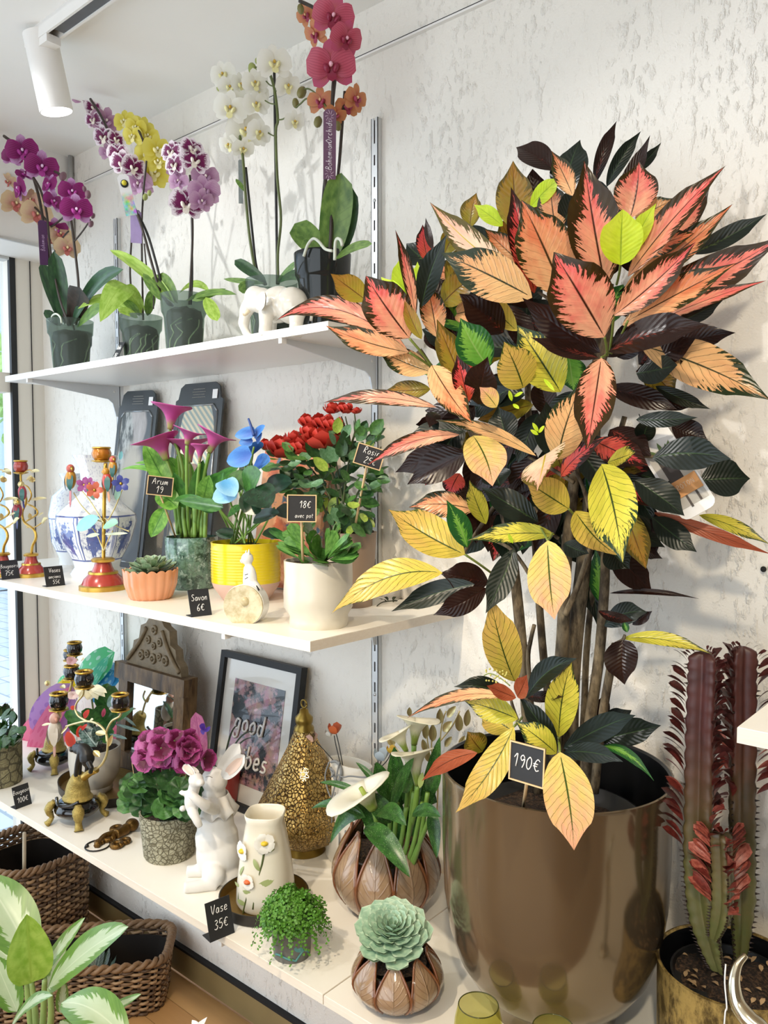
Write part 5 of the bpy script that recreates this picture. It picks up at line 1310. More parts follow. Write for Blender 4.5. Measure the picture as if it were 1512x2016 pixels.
# --- blue and white vases
def bluewhite(name, panels):
    t = NT(name)
    u, v = t.uv()
    n = t.noise(t.vec(t.math('MULTIPLY', u, 24.0), t.math('MULTIPLY', v, 9.0)), 1.6, 4, .6)
    n2 = t.noise(t.vec(t.math('MULTIPLY', u, 60.0), t.math('MULTIPLY', v, 30.0)), 1.2, 3, .6)
    fu = t.math('FRACT', t.math('MULTIPLY', u, float(panels)))
    band = t.math('MULTIPLY', t.step(v, .15, .16), t.math('SUBTRACT', 1.0, t.step(v, .50, .51)))
    d = t.math('ADD', t.math('POWER', t.math('DIVIDE', t.math('SUBTRACT', fu, .5), .34), 2.0), t.math('POWER', t.math('DIVIDE', t.math('SUBTRACT', v, .32), .13), 2.0))
    d = t.math('ADD', d, t.math('MULTIPLY', t.math('SUBTRACT', n, .5), 5.0))
    flw = t.math('MULTIPLY', t.math('SUBTRACT', 1.0, t.step(d, .75, .95)), band)
    lite = t.math('MULTIPLY', t.math('MULTIPLY', t.math('SUBTRACT', 1.0, t.step(d, 1.3, 1.9)), t.step(n2, .45, .6)), t.math('MULTIPLY', band, .55))
    fr = t.math('ABSOLUTE', t.math('SUBTRACT', fu, .5))
    ln = t.math('MULTIPLY', t.math('SUBTRACT', 1.0, t.step(t.math('ABSOLUTE', t.math('SUBTRACT', fr, .45)), .012, .028)), band)
    rings = t.math('SUBTRACT', 1.0, t.step(t.math('ABSOLUTE', t.math('SUBTRACT', t.math('ABSOLUTE', t.math('SUBTRACT', v, .33)), .178)), .004, .009))
    up = t.math('MULTIPLY', t.step(v, .54, .55), t.step(n2, .55, .62))
    amt = t.math('MAXIMUM', t.math('MAXIMUM', flw, lite), t.math('MAXIMUM', t.math('MAXIMUM', ln, rings), t.math('MULTIPLY', up, .4)))
    col = t.mix(t.math('MULTIPLY', amt, .92), srgb('#e8edf2'), t.mix(n2, srgb('#14226a'), srgb('#3f62b8')))
    t.surf(t.princ(col, .12, 0, Coat__Weight=.4))
    return t.m
def hexmod(n_, amt):
    def md(a, k_, r, z):
        s_ = 2 * pi / n_
        b_ = (a % s_) - s_ / 2
        return (r * (1 - amt + amt * (cos(s_ / 2) / cos(b_))), z)
    return md
cb, R = seat(192, 1142, ZM, 96)
k = mpp(cb)
HH = at(195, 896, cb.y).z - ZM
o = thing('porcelain_vase', 'blue and white six-sided porcelain vase behind the parrot candlestick', 'vase', cb, 'old blue and white vases')
RB = 76 * k
vp = [(0, 0), (RB * .62, 0), (RB * .66, .012), (RB * .55, .03), (RB * .60, .05), (RB * .86, HH * .30), (RB * 1.0, HH * .46), (RB * .97, HH * .52), (RB * .62, HH * .62), (RB * .40, HH * .68), (RB * .36, HH * .76), (RB * .38, HH * .86), (RB * .48, HH * .96), (RB * .56, HH * 1.0), (RB * .50, HH * 1.0), (RB * .34, HH * .86), (RB * .30, HH * .7), (0, HH * .68)]
MB().lathe(vp, (cb.x, cb.y, ZM), 72, mod=hexmod(6, .75), uvz=HH).build('body', bluewhite('blue white porcelain', 6), o, sharp=50)
q = at(150, 1040, -.13)
k = mpp(q)
o = thing('porcelain_vase', 'rounder blue and white vase peeking out behind the six-sided one', 'vase', (q.x, -.13, ZM), 'old blue and white vases')
H2 = at(150, 932, -.13).z - ZM
RB = 46 * k
MB().lathe([(0, 0), (RB * .7, 0), (RB * .7, .02), (RB * 1.0, H2 * .25), (RB * 1.1, H2 * .55), (RB * .95, H2 * .75), (RB * .5, H2 * .86), (RB * .5, H2 * .92), (RB * .66, H2), (RB * .55, H2), (RB * .4, H2 * .9), (0, H2 * .8)], (q.x, -.13, ZM), 48, uvz=H2).build('body', bluewhite('blue white porcelain old', 8), o, sharp=50)
# --- trays leaning on the wall
def figure_mat(name, kind):
    t = NT(name)
    v = t.coords('UV')
    sp = t.t.nodes.new('ShaderNodeSeparateXYZ'); t.t.links.new(v, sp.inputs[0])
    x, y = sp.outputs[0], sp.outputs[1]
    n = t.noise(v, 9, 5, .6)
    def ell(cx_, cy_, rx_, ry_, soft=.25):
        d = t.math('ADD', t.math('POWER', t.math('DIVIDE', t.math('SUBTRACT', x, cx_), rx_), 2.0), t.math('POWER', t.math('DIVIDE', t.math('SUBTRACT', y, cy_), ry_), 2.0))
        d = t.math('ADD', d, t.math('MULTIPLY', t.math('SUBTRACT', n, .5), .7 if kind == 0 else .1))
        return t.math('SUBTRACT', 1.0, t.step(d, 1 - soft, 1 + soft))
    col = srgb('#50565a')
    if kind == 0:
        col = t.mix(ell(.52, .80, .26, .13), col, t.mix(n, srgb('#7a6f6a'), srgb('#cfcac6')))
        col = t.mix(ell(.25, .68, .22, .24), col, t.mix(t.step(n, .4, .6), srgb('#3f4442'), srgb('#b2b3ad')))
        col = t.mix(ell(.5, .50, .26, .2, .6), col, srgb('#a8a295'))
    else:
        st = t.math('FRACT', t.math('MULTIPLY', t.math('ADD', y, t.math('MULTIPLY', x, .35)), 26.0))
        skin = t.mix(t.step(st, .45, .55), srgb('#9aa7a0'), srgb('#d9cdb0'))
        skin = t.mix(t.step(x, .55, .25), skin, srgb('#7fa6c4')) if False else skin
        col = t.mix(ell(.52, .72, .36, .22, .06), col, skin)
        col = t.mix(t.math('MULTIPLY', ell(.36, .70, .10, .035), .7), col, srgb('#3c3a38'))
        col = t.mix(t.math('MULTIPLY', ell(.68, .70, .10, .035), .7), col, srgb('#3c3a38'))
        col = t.mix(t.math('MULTIPLY', ell(.52, .56, .11, .02), .8), col, srgb('#6a4038'))
        col = t.mix(ell(.5, .12, .4, .2, .2), col, skin)
    t.surf(t.princ(col, .5))
    return t.m
M_TRAY = plain('charcoal lacquer', '#3c4042', .5, .0, var=.1)
def tray(x0, x1, zt, yt, yb, lean_roll, kind, label):
    w, h = x1 - x0, (zt - ZM)
    o = thing('serving_tray', label, 'tray', ((x0 + x1) / 2, yb, ZM), 'trays leaning on the wall')
    yv = Vector((lean_roll, yt - yb, h)).normalized()
    zv = Vector((0, -1, 0)); zv = (zv - yv * zv.dot(yv)).normalized()
    xv = yv.cross(zv)
    M = frame(xv, yv, zv, (x0 + .0, yb, ZM + .002))
    h = h / yv.z
    c_ = .018
    out = [(c_, 0), (w - c_, 0), (w, c_), (w, h - .05), (w - .012, h - .045), (w - .02, h - .012), (w - .04, h), (.04, h), (.02, h - .012), (.012, h - .045), (0, h - .05), (0, c_)]
    MB().ext(out, M, .006).build('rim', M_TRAY, o, smooth=False)
    e = .020
    inn = [(e + .02, e), (w - e - .02, e), (w - e, e + .02), (w - e, h - .085), (w - e - .02, h - .065), (e + .02, h - .065), (e, h - .085), (e, e + .02)]
    m = MB()
    n_ = len(inn)
    M2 = M @ Matrix.Translation((0, 0, .0062))
    for i in range(n_):
        a, b = inn[i], inn[(i + 1) % n_]
        m.tube([M2 @ Vector((a[0], a[1], 0)), M2 @ Vector((b[0], b[1], 0))], .0035, 6)
    m.build('raised_edge', plain('polished grey lip', '#8d9192', .2, .5), o)
    pan = MB().ext(inn, M2, .0008)
    pan.uv = [((u_) / w, (v_) / h) for u_, v_ in pan.uv]
    pan.build('picture', figure_mat('tray print %d' % kind, kind), o, smooth=False)
    hl = MB()
    for r_ in range(4):
        for q_ in range(6 + r_ % 2):
            cx_ = w / 2 + (q_ - (5 + r_ % 2) / 2) * .009
            hl.box((0, 0, 0), (.005, .006, .001), Matrix.Rotation(.8, 3, 'Z'))
            base = M2 @ Vector((cx_, h - .018 - r_ * .008, .0008))
            for i in range(8):
                hl.v[-8 + i] = tuple(Vector(hl.v[-8 + i]) + base)
    pf = hl.build('pierced_pattern', plain('pale hole', '#b9b6ae', .6), o, smooth=False)
    pf['kind'] = 'stuff'
    lb = MB().box((0, 0, 0), (.022, .026, .001)).build('sticker', M_CHALK, o, smooth=False)
    hang(lb, o, M2 @ Matrix.Translation((w - .035, h - .035, .002)))
tray(-1.115, -.90, 1.835, -.022, -.085, .02, 0, 'grey tray with a blurred portrait, left one behind the vases')
tray(-.795, -.572, 1.835, -.022, -.085, .01, 1, 'grey tray printed with a striped face, behind the pink calla')
# --- art panel
xa, xb = at(515, 885, -.045).x, at(640, 880, -.045).x
def artmat():
    t = NT('orange blue print')
    v = t.coords('Object', (1, 1, .8))
    n = t.noise(v, 14, 5, .65)
    n2 = t.noise(t.coords('Object', (1, 1, .35)), 30, 4, .6)
    col = t.mix(t.step(n, .42, .5), srgb('#c0653c'), srgb('#d99a6c'))
    col = t.mix(t.step(n2, .56, .64), col, srgb('#4a6274'))
    col = t.mix(t.step(n, .62, .68), col, srgb('#a83c34'))
    t.surf(t.princ(col, .4))
    return t.m
zt_ = at(515, 885, -.045).z
o = thing('art_panel', 'orange and blue painted panel leaning behind the yellow pot', 'picture', ((xa + xb) / 2, -.06, ZM))
Ma = frame((1, 0, 0), Vector((0, .055, zt_ - ZM)).normalized(), Vector((0, -(zt_ - ZM), .055)).normalized(), ((xa + xb) / 2, -.075, ZM + .002))
MB().bbox((-(xb - xa) / 2, 0, 0), ((xb - xa) / 2, (zt_ - ZM), .012)).build('panel', artmat(), o, smooth=False).matrix_basis = Ma
# --- echeveria rosettes
def rosette(parent, c, R, n, mat, tilt=0.0, rows=5, up=.5, tilt_dir=Vector((0, -1, 0)), wide=.5, flat=.25):
    """succulent rosette, every leaf an object"""
    ax_ = (Vector((0, 0, 1)) + tilt_dir * tilt).normalized()
    Rm = ax_.to_track_quat('Z', 'Y').to_matrix().to_4x4()
    for i in range(n):
        q = i / n
        a = i * 2.39996
        el = 1.40 - 1.30 * q ** .62
        L = R * (.22 + .78 * q ** .8)
        d = Vector((cos(a) * cos(el), sin(a) * cos(el), sin(el) * (1 - .25 * q)))
        b0 = d * R * .05 + Vector((0, 0, R * up * (1 - q) * .4))
        tip = b0 + d * L
        m = MB()
        nrm = Vector((-cos(a) * sin(el), -sin(a) * sin(el), cos(el)))
        w = L * wide * (1.0 - .1 * q)
        th = .10 * L
        m.leaf(b0, tip, w, nrm, .80, .30, bend=-.05 - .03 * q, nu=8, nv=4, fold=.10)
        m.leaf(b0 - nrm * th * .3, tip, w * .98, -nrm, .80, .30, bend=.05 + .03 * q + th / L, nu=8, nv=4, fold=-.05)
        ob = m.build('leaf', mat, None)
        hang(ob, parent, Matrix.Translation(c) @ Rm)
M_ECH = leafmat('echeveria grey green', '#7f9a78', '#9db592', None, .45, .06, edge='#c2c9b0')
M_ECH2 = leafmat('echeveria mint', '#93b59a', '#b4cfb2', None, .45, .08, edge='#cfe0c6')
cb, R = seat(297, 1184, ZM, 84)
k = mpp(cb)
o = thing('succulent', 'grey green echeveria in a peach scalloped pot', 'succulent', cb)
zr = at(297, 1124, cb.y).z
Rt = 53 * k
h_ = zr - ZM
PEACH = plain('peach glaze', '#d3926a', .25, var=.06, coat=.4)
pm_ = lambda a, k_, r, z: (r * (1 + .045 * (abs(sin(9 * a)) ** .7) - .03), z + (.006 * abs(sin(9 * a)) if k_ in (4, 5) else 0))
MB().lathe([(0, ZM), (R * .9, ZM), (R * 1.0, ZM + .006), (Rt * .95, ZM + h_ * .55), (Rt, zr), (Rt * .95, zr), (Rt * .9, ZM + h_ * .7), (0, ZM + h_ * .68)], (cb.x, cb.y, 0), 108, mod=pm_).build('pot', PEACH, o, sharp=50)
soil(cb, Rt * .92, zr - .008, o)
rosette(o, Vector((cb.x, cb.y, zr + .002)), 56 * k, 34, M_ECH, .12, up=.4)
# --- pink calla lily in the marbled pot
cb, R = seat(378, 1163, ZM, 86)
k = mpp(cb)
zr = at(378, 1056, cb.y).z
Rt = 51 * k
def marble(name, cs):
    t = NT(name)
    v = t.coords()
    n = t.noise(v, 26, 6, .7)
    n2 = t.noise(v, 60, 5, .7)
    vo = t.n('TexVoronoi', Scale=70.0, Vector=v, _feature='DISTANCE_TO_EDGE').outputs[0]
    col = t.mix(t.step(n, .38, .52), srgb(cs[0]), srgb(cs[1]))
    col = t.mix(t.step(n2, .52, .62), col, srgb(cs[2]))
    sp = t.t.nodes.new('ShaderNodeSeparateXYZ'); t.t.links.new(v, sp.inputs[0])
    col = t.mix(t.math('MULTIPLY', t.step(n, .45, .6), .5), col, srgb(cs[3]))
    col = t.mix(t.math('MULTIPLY', t.math('SUBTRACT', 1.0, t.step(vo, .02, .08)), .35), col, srgb('#1f2a24'))
    t.surf(t.princ(col, .15, 0, Coat__Weight=.5))
    return t.m
o = thing('calla_lily', 'pink calla lily in a marbled green pot', 'plant', cb)
h_ = zr - ZM
claypot(o, cb, [(0, ZM), (R * .96, ZM), (R * 1.04, ZM + .006), (Rt * .98, ZM + h_ * .5), (Rt, zr - .004), (Rt * .985, zr), (Rt * .93, zr), (Rt * .9, ZM + h_ * .5), (0, ZM + h_ * .45)], marble('marbled green glaze', ('#2f4a40', '#6f9184', '#9fb8b0', '#33572f')), 48)
soil(cb, Rt * .92, zr - .012, o)
YC2 = cb.y
GCA = leafmat('calla leaf bright', '#5f9a3a', '#8cc456', '#4a8030', .32, .3)
GCB = leafmat('calla leaf deep', '#2f5f28', '#4d8838', '#3c7030', .32, .2)
M_CST = plain('calla stalk', '#6f9340', .4, var=.2)
M_CPK = petalmat('calla pink', '#8a2058', '#cc5fa2', k0=.1, k1=.8, nz=.2)
M_CPKO = petalmat('calla pink outer', '#a8b060', '#c85a9e', k0=.10, k1=.42, nz=.15)
def calla(parent, bx, by, px, py, h, w, Y, lean, mat_in, mat_out, foot, stalk, spadix=None, tipx=1):
    """calla flower: rolled spathe cone with a flared, pointed lip; (px,py) = throat base, h/w in pixels; lean = pixel shift of the mouth"""
    c = at(px, py, Y)
    k_ = mpp(c)
    ax_ = (UPV * 1.0 + RGT * lean - FWD * .25).normalized()
    x, y, z = RGT, ax_, None
    z = x.cross(ax_).normalized() * 1.0
    x = ax_.cross(z).normalized()
    if z.dot(tocam(c)) < 0:
        z = -z; x = -x
    Hh, Wd = h * k_, w * k_
    m = MB()
    nu_, nv_ = 10, 20
    vs, uv = [], []
    for i in range(nu_ + 1):
        u = i / nu_
        rad = Wd * (.10 + .12 * u + .30 * u ** 3)
        for j in range(nv_ + 1):
            a = 2 * pi * (j / nv_) + (pi / 2)
            fl_ = u ** 4
            # taller, pointed at the back (a = tip direction), low where it overlaps
            e = (1 + cos(a - (pi / 2 + pi))) / 2
            hh = Hh * (u * (.72 + .34 * e)) - Hh * .12 * fl_ * (1 - e)
            rr = rad * (1 + .55 * fl_ * e)
            tipb = .35 * Wd * fl_ * (e ** 6)
            p = c + x * (cos(a) * rr + tipx * tipb) + z * (-sin(a) * rr * -1) * -1 * .9 + ax_ * hh - ax_ * (.25 * tipb)
            vs.append(p); uv.append((u, j / nv_))
    fs = []
    for i in range(nu_):
        for j in range(nv_):
            q_ = i * (nv_ + 1) + j
            fs.append((q_, q_ + 1, q_ + nv_ + 2, q_ + nv_ + 1))
    m.add(vs, fs, uv)
    f_ = m.build('flower', mat_out, parent)
    f_.data.materials.append(mat_in)
    so = f_.modifiers.new('thick', 'SOLIDIFY'); so.thickness = .0012; so.offset = -1; so.material_offset = 1
    if spadix:
        MB().tube([c + ax_ * Hh * .1, c + ax_ * Hh * .8], [Wd * .06, Wd * .045], 8).build('spadix', spadix, f_)
    stem(parent, [foot[0], foot[1], (px, py + 2)], [foot[2], Y + .01, Y], 3.6 if stalk is None else stalk, M_CST, 'stalk', 8)
    return f_
for px, py, h, w, ln, ft, md in ((335, 845, 62, 60, .15, (360, 930), (350, 1050)), (328, 905, 60, 66, -.35, (345, 960), (358, 1055)), (368, 875, 40, 50, .3, (368, 960), (372, 1055)), (372, 910, 60, 64, .0, (376, 980), (378, 1058)), (412, 890, 56, 60, .45, (398, 960), (388, 1055)), (350, 895, 32, 30, .1, (358, 970), (368, 1055)), (393, 910, 44, 28, .1, (388, 970), (384, 1055))):
    calla(o, 0, 0, px, py, h * .9, w, YC2 - RND.uniform(-.02, .05), ln, M_CPK, M_CPKO, (md, ft, YC2), 3.4, tipx=1 if ln >= 0 else -1)
for b, t, w, mt, dy, kw in (((330, 960), (284, 872), 42, GCA, -.03, {}), ((340, 950), (238, 925), 12, GCA, -.01, dict(arch=.10)), ((350, 1000), (306, 975), 44, GCA, -.05, dict(arch=.12)), ((325, 1000), (297, 1058), 34, GCA, -.05, {}), ((365, 1000), (342, 930), 30, GCB, -.02, {}), ((382, 1010), (400, 905), 36, GCB, .0, {}), ((395, 1000), (440, 930), 50, GCB, -.02, {}), ((400, 985), (412, 935), 34, GCA, -.04, {}),
                        ((372, 960), (352, 890), 36, GCA, .02, {}), ((410, 960), (470, 920), 30, GCB, .02, {}), ((340, 985), (420, 1000), 22, GCB, -.07, dict(arch=.05)), ((420, 1010), (366, 980), 24, GCB, -.07, dict(arch=.06)), ((360, 940), (330, 900), 30, GCA, .02, {}), ((340, 905), (265, 912), 10, GCA, .0, {})):
    pleaf(o, b, t, w, mt, YC2 + dy, YC2 + dy - .03, a=.55, b=.75, fold=.25, nu=10, nv=4, **kw)
for i in range(9):
    x = 352 + i * 6.2
    stem(o, [(x + RND.uniform(-2, 2), 1058), (x - 6 + i * 1.2, 1010), (350 + i * 7 + RND.uniform(-18, 10), 960)], YC2 + RND.uniform(-.02, .02), 4.2, M_CST, 'stalk', 8)
stick_card((315, 957), YC2 - .09, 50, 38, -.12, (345, 1056), YC2 - .03, [('Arum', .08, .34, 0), ('19', -.36, .36, 0)], 'framed chalkboard sign reading Arum 19 in the pink calla pot', yaw=.15)
# --- blue anthurium in the yellow pot
cb, R = seat(485, 1187, ZM, 92)
k = mpp(cb)
zr = at(482, 1066, cb.y).z
Rt = 68 * k
h_ = zr - ZM
o = thing('anthurium', 'blue dyed anthurium in a ribbed yellow and pink pot', 'plant', cb)
YEL = plain('yellow glaze', '#dcc31c', .22, var=.05, coat=.4)
PNK = plain('pale pink clay', '#cfae9f', .6, var=.05)
zs_ = ZM + h_ * .32
MB().lathe([(0, ZM), (R * .95, ZM), (R * 1.05, ZM + .006), (Rt * .93, zs_ - .012), (Rt * .985, zs_), (0, zs_)], (cb.x, cb.y, 0), 48).build('lower_band', PNK, o, sharp=50)
pr = [(Rt * .985, zs_)]
nr = 13
for i in range(nr * 4 + 1):
    q = i / (nr * 4)
    z = zs_ + (zr - .006 - zs_) * (.02 + q * .98)
    pr.append((Rt * (.99 + .012 * (.5 - .5 * cos(2 * pi * q * nr)) * (1 if .1 < q < .92 else 0)), z))
pr += [(Rt * 1.0, zr), (Rt * .95, zr), (Rt * .93, zs_ + .01), (0, zs_ + .01)]
MB().lathe(pr, (cb.x, cb.y, 0), 48).build('ribbed_band', YEL, o, sharp=60)
soil(cb, Rt * .93, zr - .014, o)
YA = cb.y
BL = petalmat('dyed blue spathe', '#2a5cb0', '#4a8ad0', k0=.2, k1=1.0, nz=.25, trans=.15)
BLP = petalmat('pale dyed blue spathe', '#5aa0d0', '#9ccbe4', k0=.2, k1=1.0, nz=.25, trans=.2)
BLD = plain('blue spadix', '#1f3f80', .5)
GAN = leafmat('anthurium leaf', '#2f5a2a', '#4a7a3a', '#3f6c34', .25, .15)
GAND = leafmat('anthurium leaf dark', '#142a18', '#20402a', '#1c3622', .25, .08)
def heart(parent, px, py, tx, ty, w, mat, Y, name, **kw):
    return pleaf(parent, (px, py), (tx, ty), w, mat, Y, Y - .02, name, a=.32, b=.62, nu=11, nv=6, **kw)
for (a1, b1, a2, b2, w, mt, dy) in ((504, 850, 462, 858, 26, BL, -.02), (500, 858, 522, 838, 20, BL, -.01), (498, 868, 470, 872, 22, BL, -.02), (505, 870, 516, 852, 16, BL, .0), (496, 895, 446, 908, 44, BL, -.05), (500, 915, 532, 908, 42, BL, .02), (470, 962, 418, 982, 44, BLP, -.08), (440, 945, 462, 978, 44, BLP, -.09), (505, 890, 494, 872, 40, BL, .03)):
    heart(o, a1, b1, a2, b2, w, mt, YA + dy, 'spathe', fold=.2)
for pts in ([(500, 858), (494, 838), (489, 824)], [(480, 898), (486, 885)], [(452, 965), (462, 958)]):
    stem(o, pts, YA - .03, (3.2, 2.0), BLD, 'spadix', 8)
for (a1, b1, a2, b2, w, mt, dy) in ((482, 960, 450, 935, 62, GAN, -.06), (478, 958, 514, 930, 60, GAN, -.06), (500, 960, 530, 1000, 66, GAND, -.08), (500, 985, 480, 1010, 50, GAND, -.07), (520, 960, 575, 950, 50, GAND, .03), (440, 1000, 352, 985, 28, GAN, -.08), (500, 920, 470, 925, 40, GAND, .02), (500, 1020, 550, 1010, 34, GAND, -.05), (460, 1052, 424, 1048, 24, GAND, -.03), (545, 1000, 600, 1020, 34, GAND, -.02), (530, 1040, 585, 1075, 18, GAN, -.04), (520, 1045, 560, 1060, 24, GAND, -.03), (450, 1010, 475, 1000, 26, GAN, -.02)):
    heart(o, a1, b1, a2, b2, w, mt, YA + dy, 'leaf', fold=.15)
for i in range(17):
    x0 = 462 + RND.uniform(-16, 40)
    x1, y1 = RND.choice([(430, 1000), (452, 985), (470, 960), (482, 900), (500, 880), (502, 960), (520, 960), (540, 1000), (490, 960), (510, 930), (476, 985), (498, 900)])
    stem(o, [(x0, 1070), ((x0 + x1) / 2 + RND.uniform(-4, 4), (1070 + y1) / 2), (x1, y1)], [YA + RND.uniform(-.03, .03), YA, YA - .03], 1.9, M_CST, 'stalk')
# --- cat shaped dispenser on a disc (soap 6 euros)
cb, R = seat(487, 1231, ZM, 70)
k = mpp(cb)
CATW = plain('white porcelain', '#e3e2de', .15, var=.03, coat=.5)
o = thing('cat_figurine', 'white porcelain cat behind a round beige stone disc', 'figurine', cb)
def creammarble():
    t = NT('beige veined stone')
    v = t.coords()
    n = t.noise(v, 50, 6, .7)
    t.surf(t.princ(t.mix(t.step(n, .30, .70), srgb('#a8976a'), srgb('#d0c5a4')), .3))
    return t.m
STN = creammarble()
dc = at(484, 1190, cb.y + .0)
zq = tocam(dc); zq.z = 0; zq = (zq.normalized() * 1.0 + RGT * -.35); zq.z = .02; zq.normalize()
xq, yq, zq = axes_for(zq)
rd = 41 * k
Md = frame(xq, yq, zq, dc + Vector((0, 0, 0)))
pol = []
for i in range(40):
    a = 2 * pi * i / 40
    y_ = max(sin(a) * rd, -rd * .93)
    pol.append((cos(a) * rd, y_))
MB().ext([(x * .97, y * .97) for x, y in pol], Md @ Matrix.Translation((0, 0, .012)), .005).build('disc', STN, o, sharp=40)
MB().ext(pol, Md @ Matrix.Translation((0, 0, -.022)), .034).build('ring', CATW, o, sharp=40)
MB().blob(Md @ Vector((.1 * rd, .2 * rd, .017)), (.2 * rd, .2 * rd, .22 * rd), 12, 8).build('knob', STN, o)
def cp(px, py, dy=0):
    return at(px, py, cb.y + .015 + dy)
body = MB().blob(cp(492, 1142), (15 * k, 14 * k, 32 * k), 14, 10).blob(cp(487, 1100), (12 * k, 13 * k, 13 * k), 14, 10).blob(cp(479, 1104), (7 * k, 8 * k, 6 * k), 10, 8)
body.tube([cp(488, 1115), cp(490, 1128)], [9 * k, 12 * k], 12)
body.blob(cp(497, 1165), (22 * k, 18 * k, 24 * k), 14, 10)
fuse(body, 'cat', CATW, o, .0025, 4)
MB().tube([cp(490, 1094), cp(490, 1081)], [5 * k, .6 * k], 6).build('ear', CATW, o)
MB().tube([cp(484, 1094, .012), cp(485, 1083, .012)], [4 * k, .6 * k], 6).build('ear', CATW, o)
MB().tube([cp(505, 1153, -.02), cp(510, 1162, -.02)], [1 * k, 2 * k], 6).tube([cp(482, 1132, -.022), cp(488, 1130, -.023)], 0.8 * k, 5).tube([cp(482, 1140, -.022), cp(488, 1137, -.023)], 0.8 * k, 5).build('black_marks', M_DARK, o)
# --- crassula in the off-white pot
cb, R = seat(627, 1242, ZM, 116)
k = mpp(cb)
zr = at(633, 1103, cb.y).z
Rt = 67 * k
h_ = zr - ZM
o = thing('jade_plant', 'jade plant in a dented off-white pot at the shelf end', 'plant', cb)
CREAM = plain('off-white glaze', '#cfc8b8', .3, var=.10, scale=25, coat=.2)
dent = lambda a, k_, r, z: (r * (1 + .010 * sin(5 * a + z * 90) + .008 * sin(9 * a - z * 160)), z)
MB().lathe([(0, ZM), (R * .97, ZM), (R, ZM + .006), (R, ZM + h_ * .10), (R * .99, ZM + h_ * .16), (Rt * 1.0, ZM + h_ * .30), (Rt * 1.01, ZM + h_ * .5), (Rt, ZM + h_ * .75), (Rt, zr), (Rt * .94, zr), (Rt * .93, ZM + h_ * .6), (0, ZM + h_ * .55)], (cb.x, cb.y, 0), 56, mod=dent).build('pot', CREAM, o, sharp=55)
soil(cb, Rt * .93, zr - .012, o)
GCR = leafmat('jade leaf', '#3f6a2c', '#5f8c40', None, .2, .1)
YJ = cb.y
def fat(parent, b, t, w, Y0, Y1, mat):
    B, T = at(b[0], b[1], Y0), at(t[0], t[1], Y1)
    k_ = mpp(B)
    m = MB()
    fc = tocam(B) + Vector((RND.uniform(-.3, .3), 0, .5))
    T = B + (T - B) * 1.12
    m.leaf(B, T, w * 1.2 * k_, fc, 1.0, .32, bend=.05, nu=9, nv=4)
    m.leaf(B, T, w * 1.2 * k_, -fc, 1.0, .32, bend=.08, nu=9, nv=4)
    return m.build('leaf', mat, parent)
for b, t, w in (((600, 1080), (575, 1035), 22), ((610, 1085), (566, 1062), 20), ((600, 1095), (552, 1070), 10), ((605, 1095), (585, 1070), 14), ((625, 1090), (612, 1050), 20), ((632, 1100), (618, 1062), 26), ((640, 1095), (660, 1050), 20), ((645, 1090), (648, 1045), 14), ((640, 1098), (665, 1068), 22), ((650, 1095), (690, 1072), 18), ((655, 1100), (705, 1080), 24), ((648, 1102), (700, 1095), 18), ((635, 1105), (630, 1108), 26), ((620, 1100), (586, 1072), 10), ((632, 1108), (632, 1080), 26), ((645, 1100), (684, 1056), 12), ((602, 1065), (560, 1050), 14), ((618, 1060), (602, 1030), 16), ((655, 1070), (668, 1040), 16), ((590, 1100), (548, 1076), 7), ((660, 1090), (690, 1062), 10), ((612, 1105), (590, 1100), 16)):
    fat(o, b, t, w, YJ - .03 + RND.uniform(-.02, .03), YJ - .05 + RND.uniform(-.03, .03), GCR)
for x1, y1 in ((585, 1060), (602, 1050), (620, 1062), (650, 1060), (668, 1070), (690, 1080)):
    stem(o, [(632, 1108), ((632 + x1) / 2, 1090), (x1, y1)], [YJ, YJ - .02, YJ - .03], 3.0, M_STEMG, 'stalk')
stick_card((594, 1001), YJ - .085, 58, 54, -.02, (596, 1106), YJ - .06, [('18$', .02, .26, .12), ('avec pot', -.34, .17, .08)], 'framed chalkboard sign reading 18 euros avec pot above the jade plant', yaw=.1)
# --- red rose bush
q = at(692, 1047, -.145)
k = mpp(q)
Rt = 50 * k
zr = q.z
o = thing('rose_bush', 'potted miniature rose with red flowers in a taupe pot', 'plant', (q.x, q.y, ZM))
TAU = plain('taupe clay', '#8d7866', .45, var=.05)
h_ = zr - ZM
claypot(o, q, [(0, ZM), (Rt * .82, ZM), (Rt * .98, zr - .012), (Rt * 1.0, zr), (Rt * .95, zr), (Rt * .9, zr - .03), (0, zr - .03)], TAU, 40)
soil(q, Rt * .94, zr - .006, o, .12)
YR = q.y
GRO = [leafmat('rose leaf %d' % i, a_, b_, c_, .4, .15) for i, (a_, b_, c_) in enumerate((('#1e3a1e', '#33562c', '#2a4a26'), ('#38602c', '#55843c', '#48703a'), ('#4f7a50', '#6f9470', '#5c8458'), ('#88a83c', '#b4c85c', '#9cb84c')))]
LM = [MB().leaf((0, 0, 0), (1, 0, 0), .62, (0, 0, 1), .6, .75, bend=-.06, fold=.25, nu=6, nv=4).data('leaf', g) for g in GRO]
def scatter(parent, me, p, d, L, up):
    x = d.normalized()
    z = up - x * up.dot(x)
    z = z.normalized() if z.length > 1e-5 else x.orthogonal().normalized()
    y = z.cross(x)
    return put('leaf', me, parent, frame(x * L, y * L, z * L, p))
r3 = random.Random(4)
cnt = 0
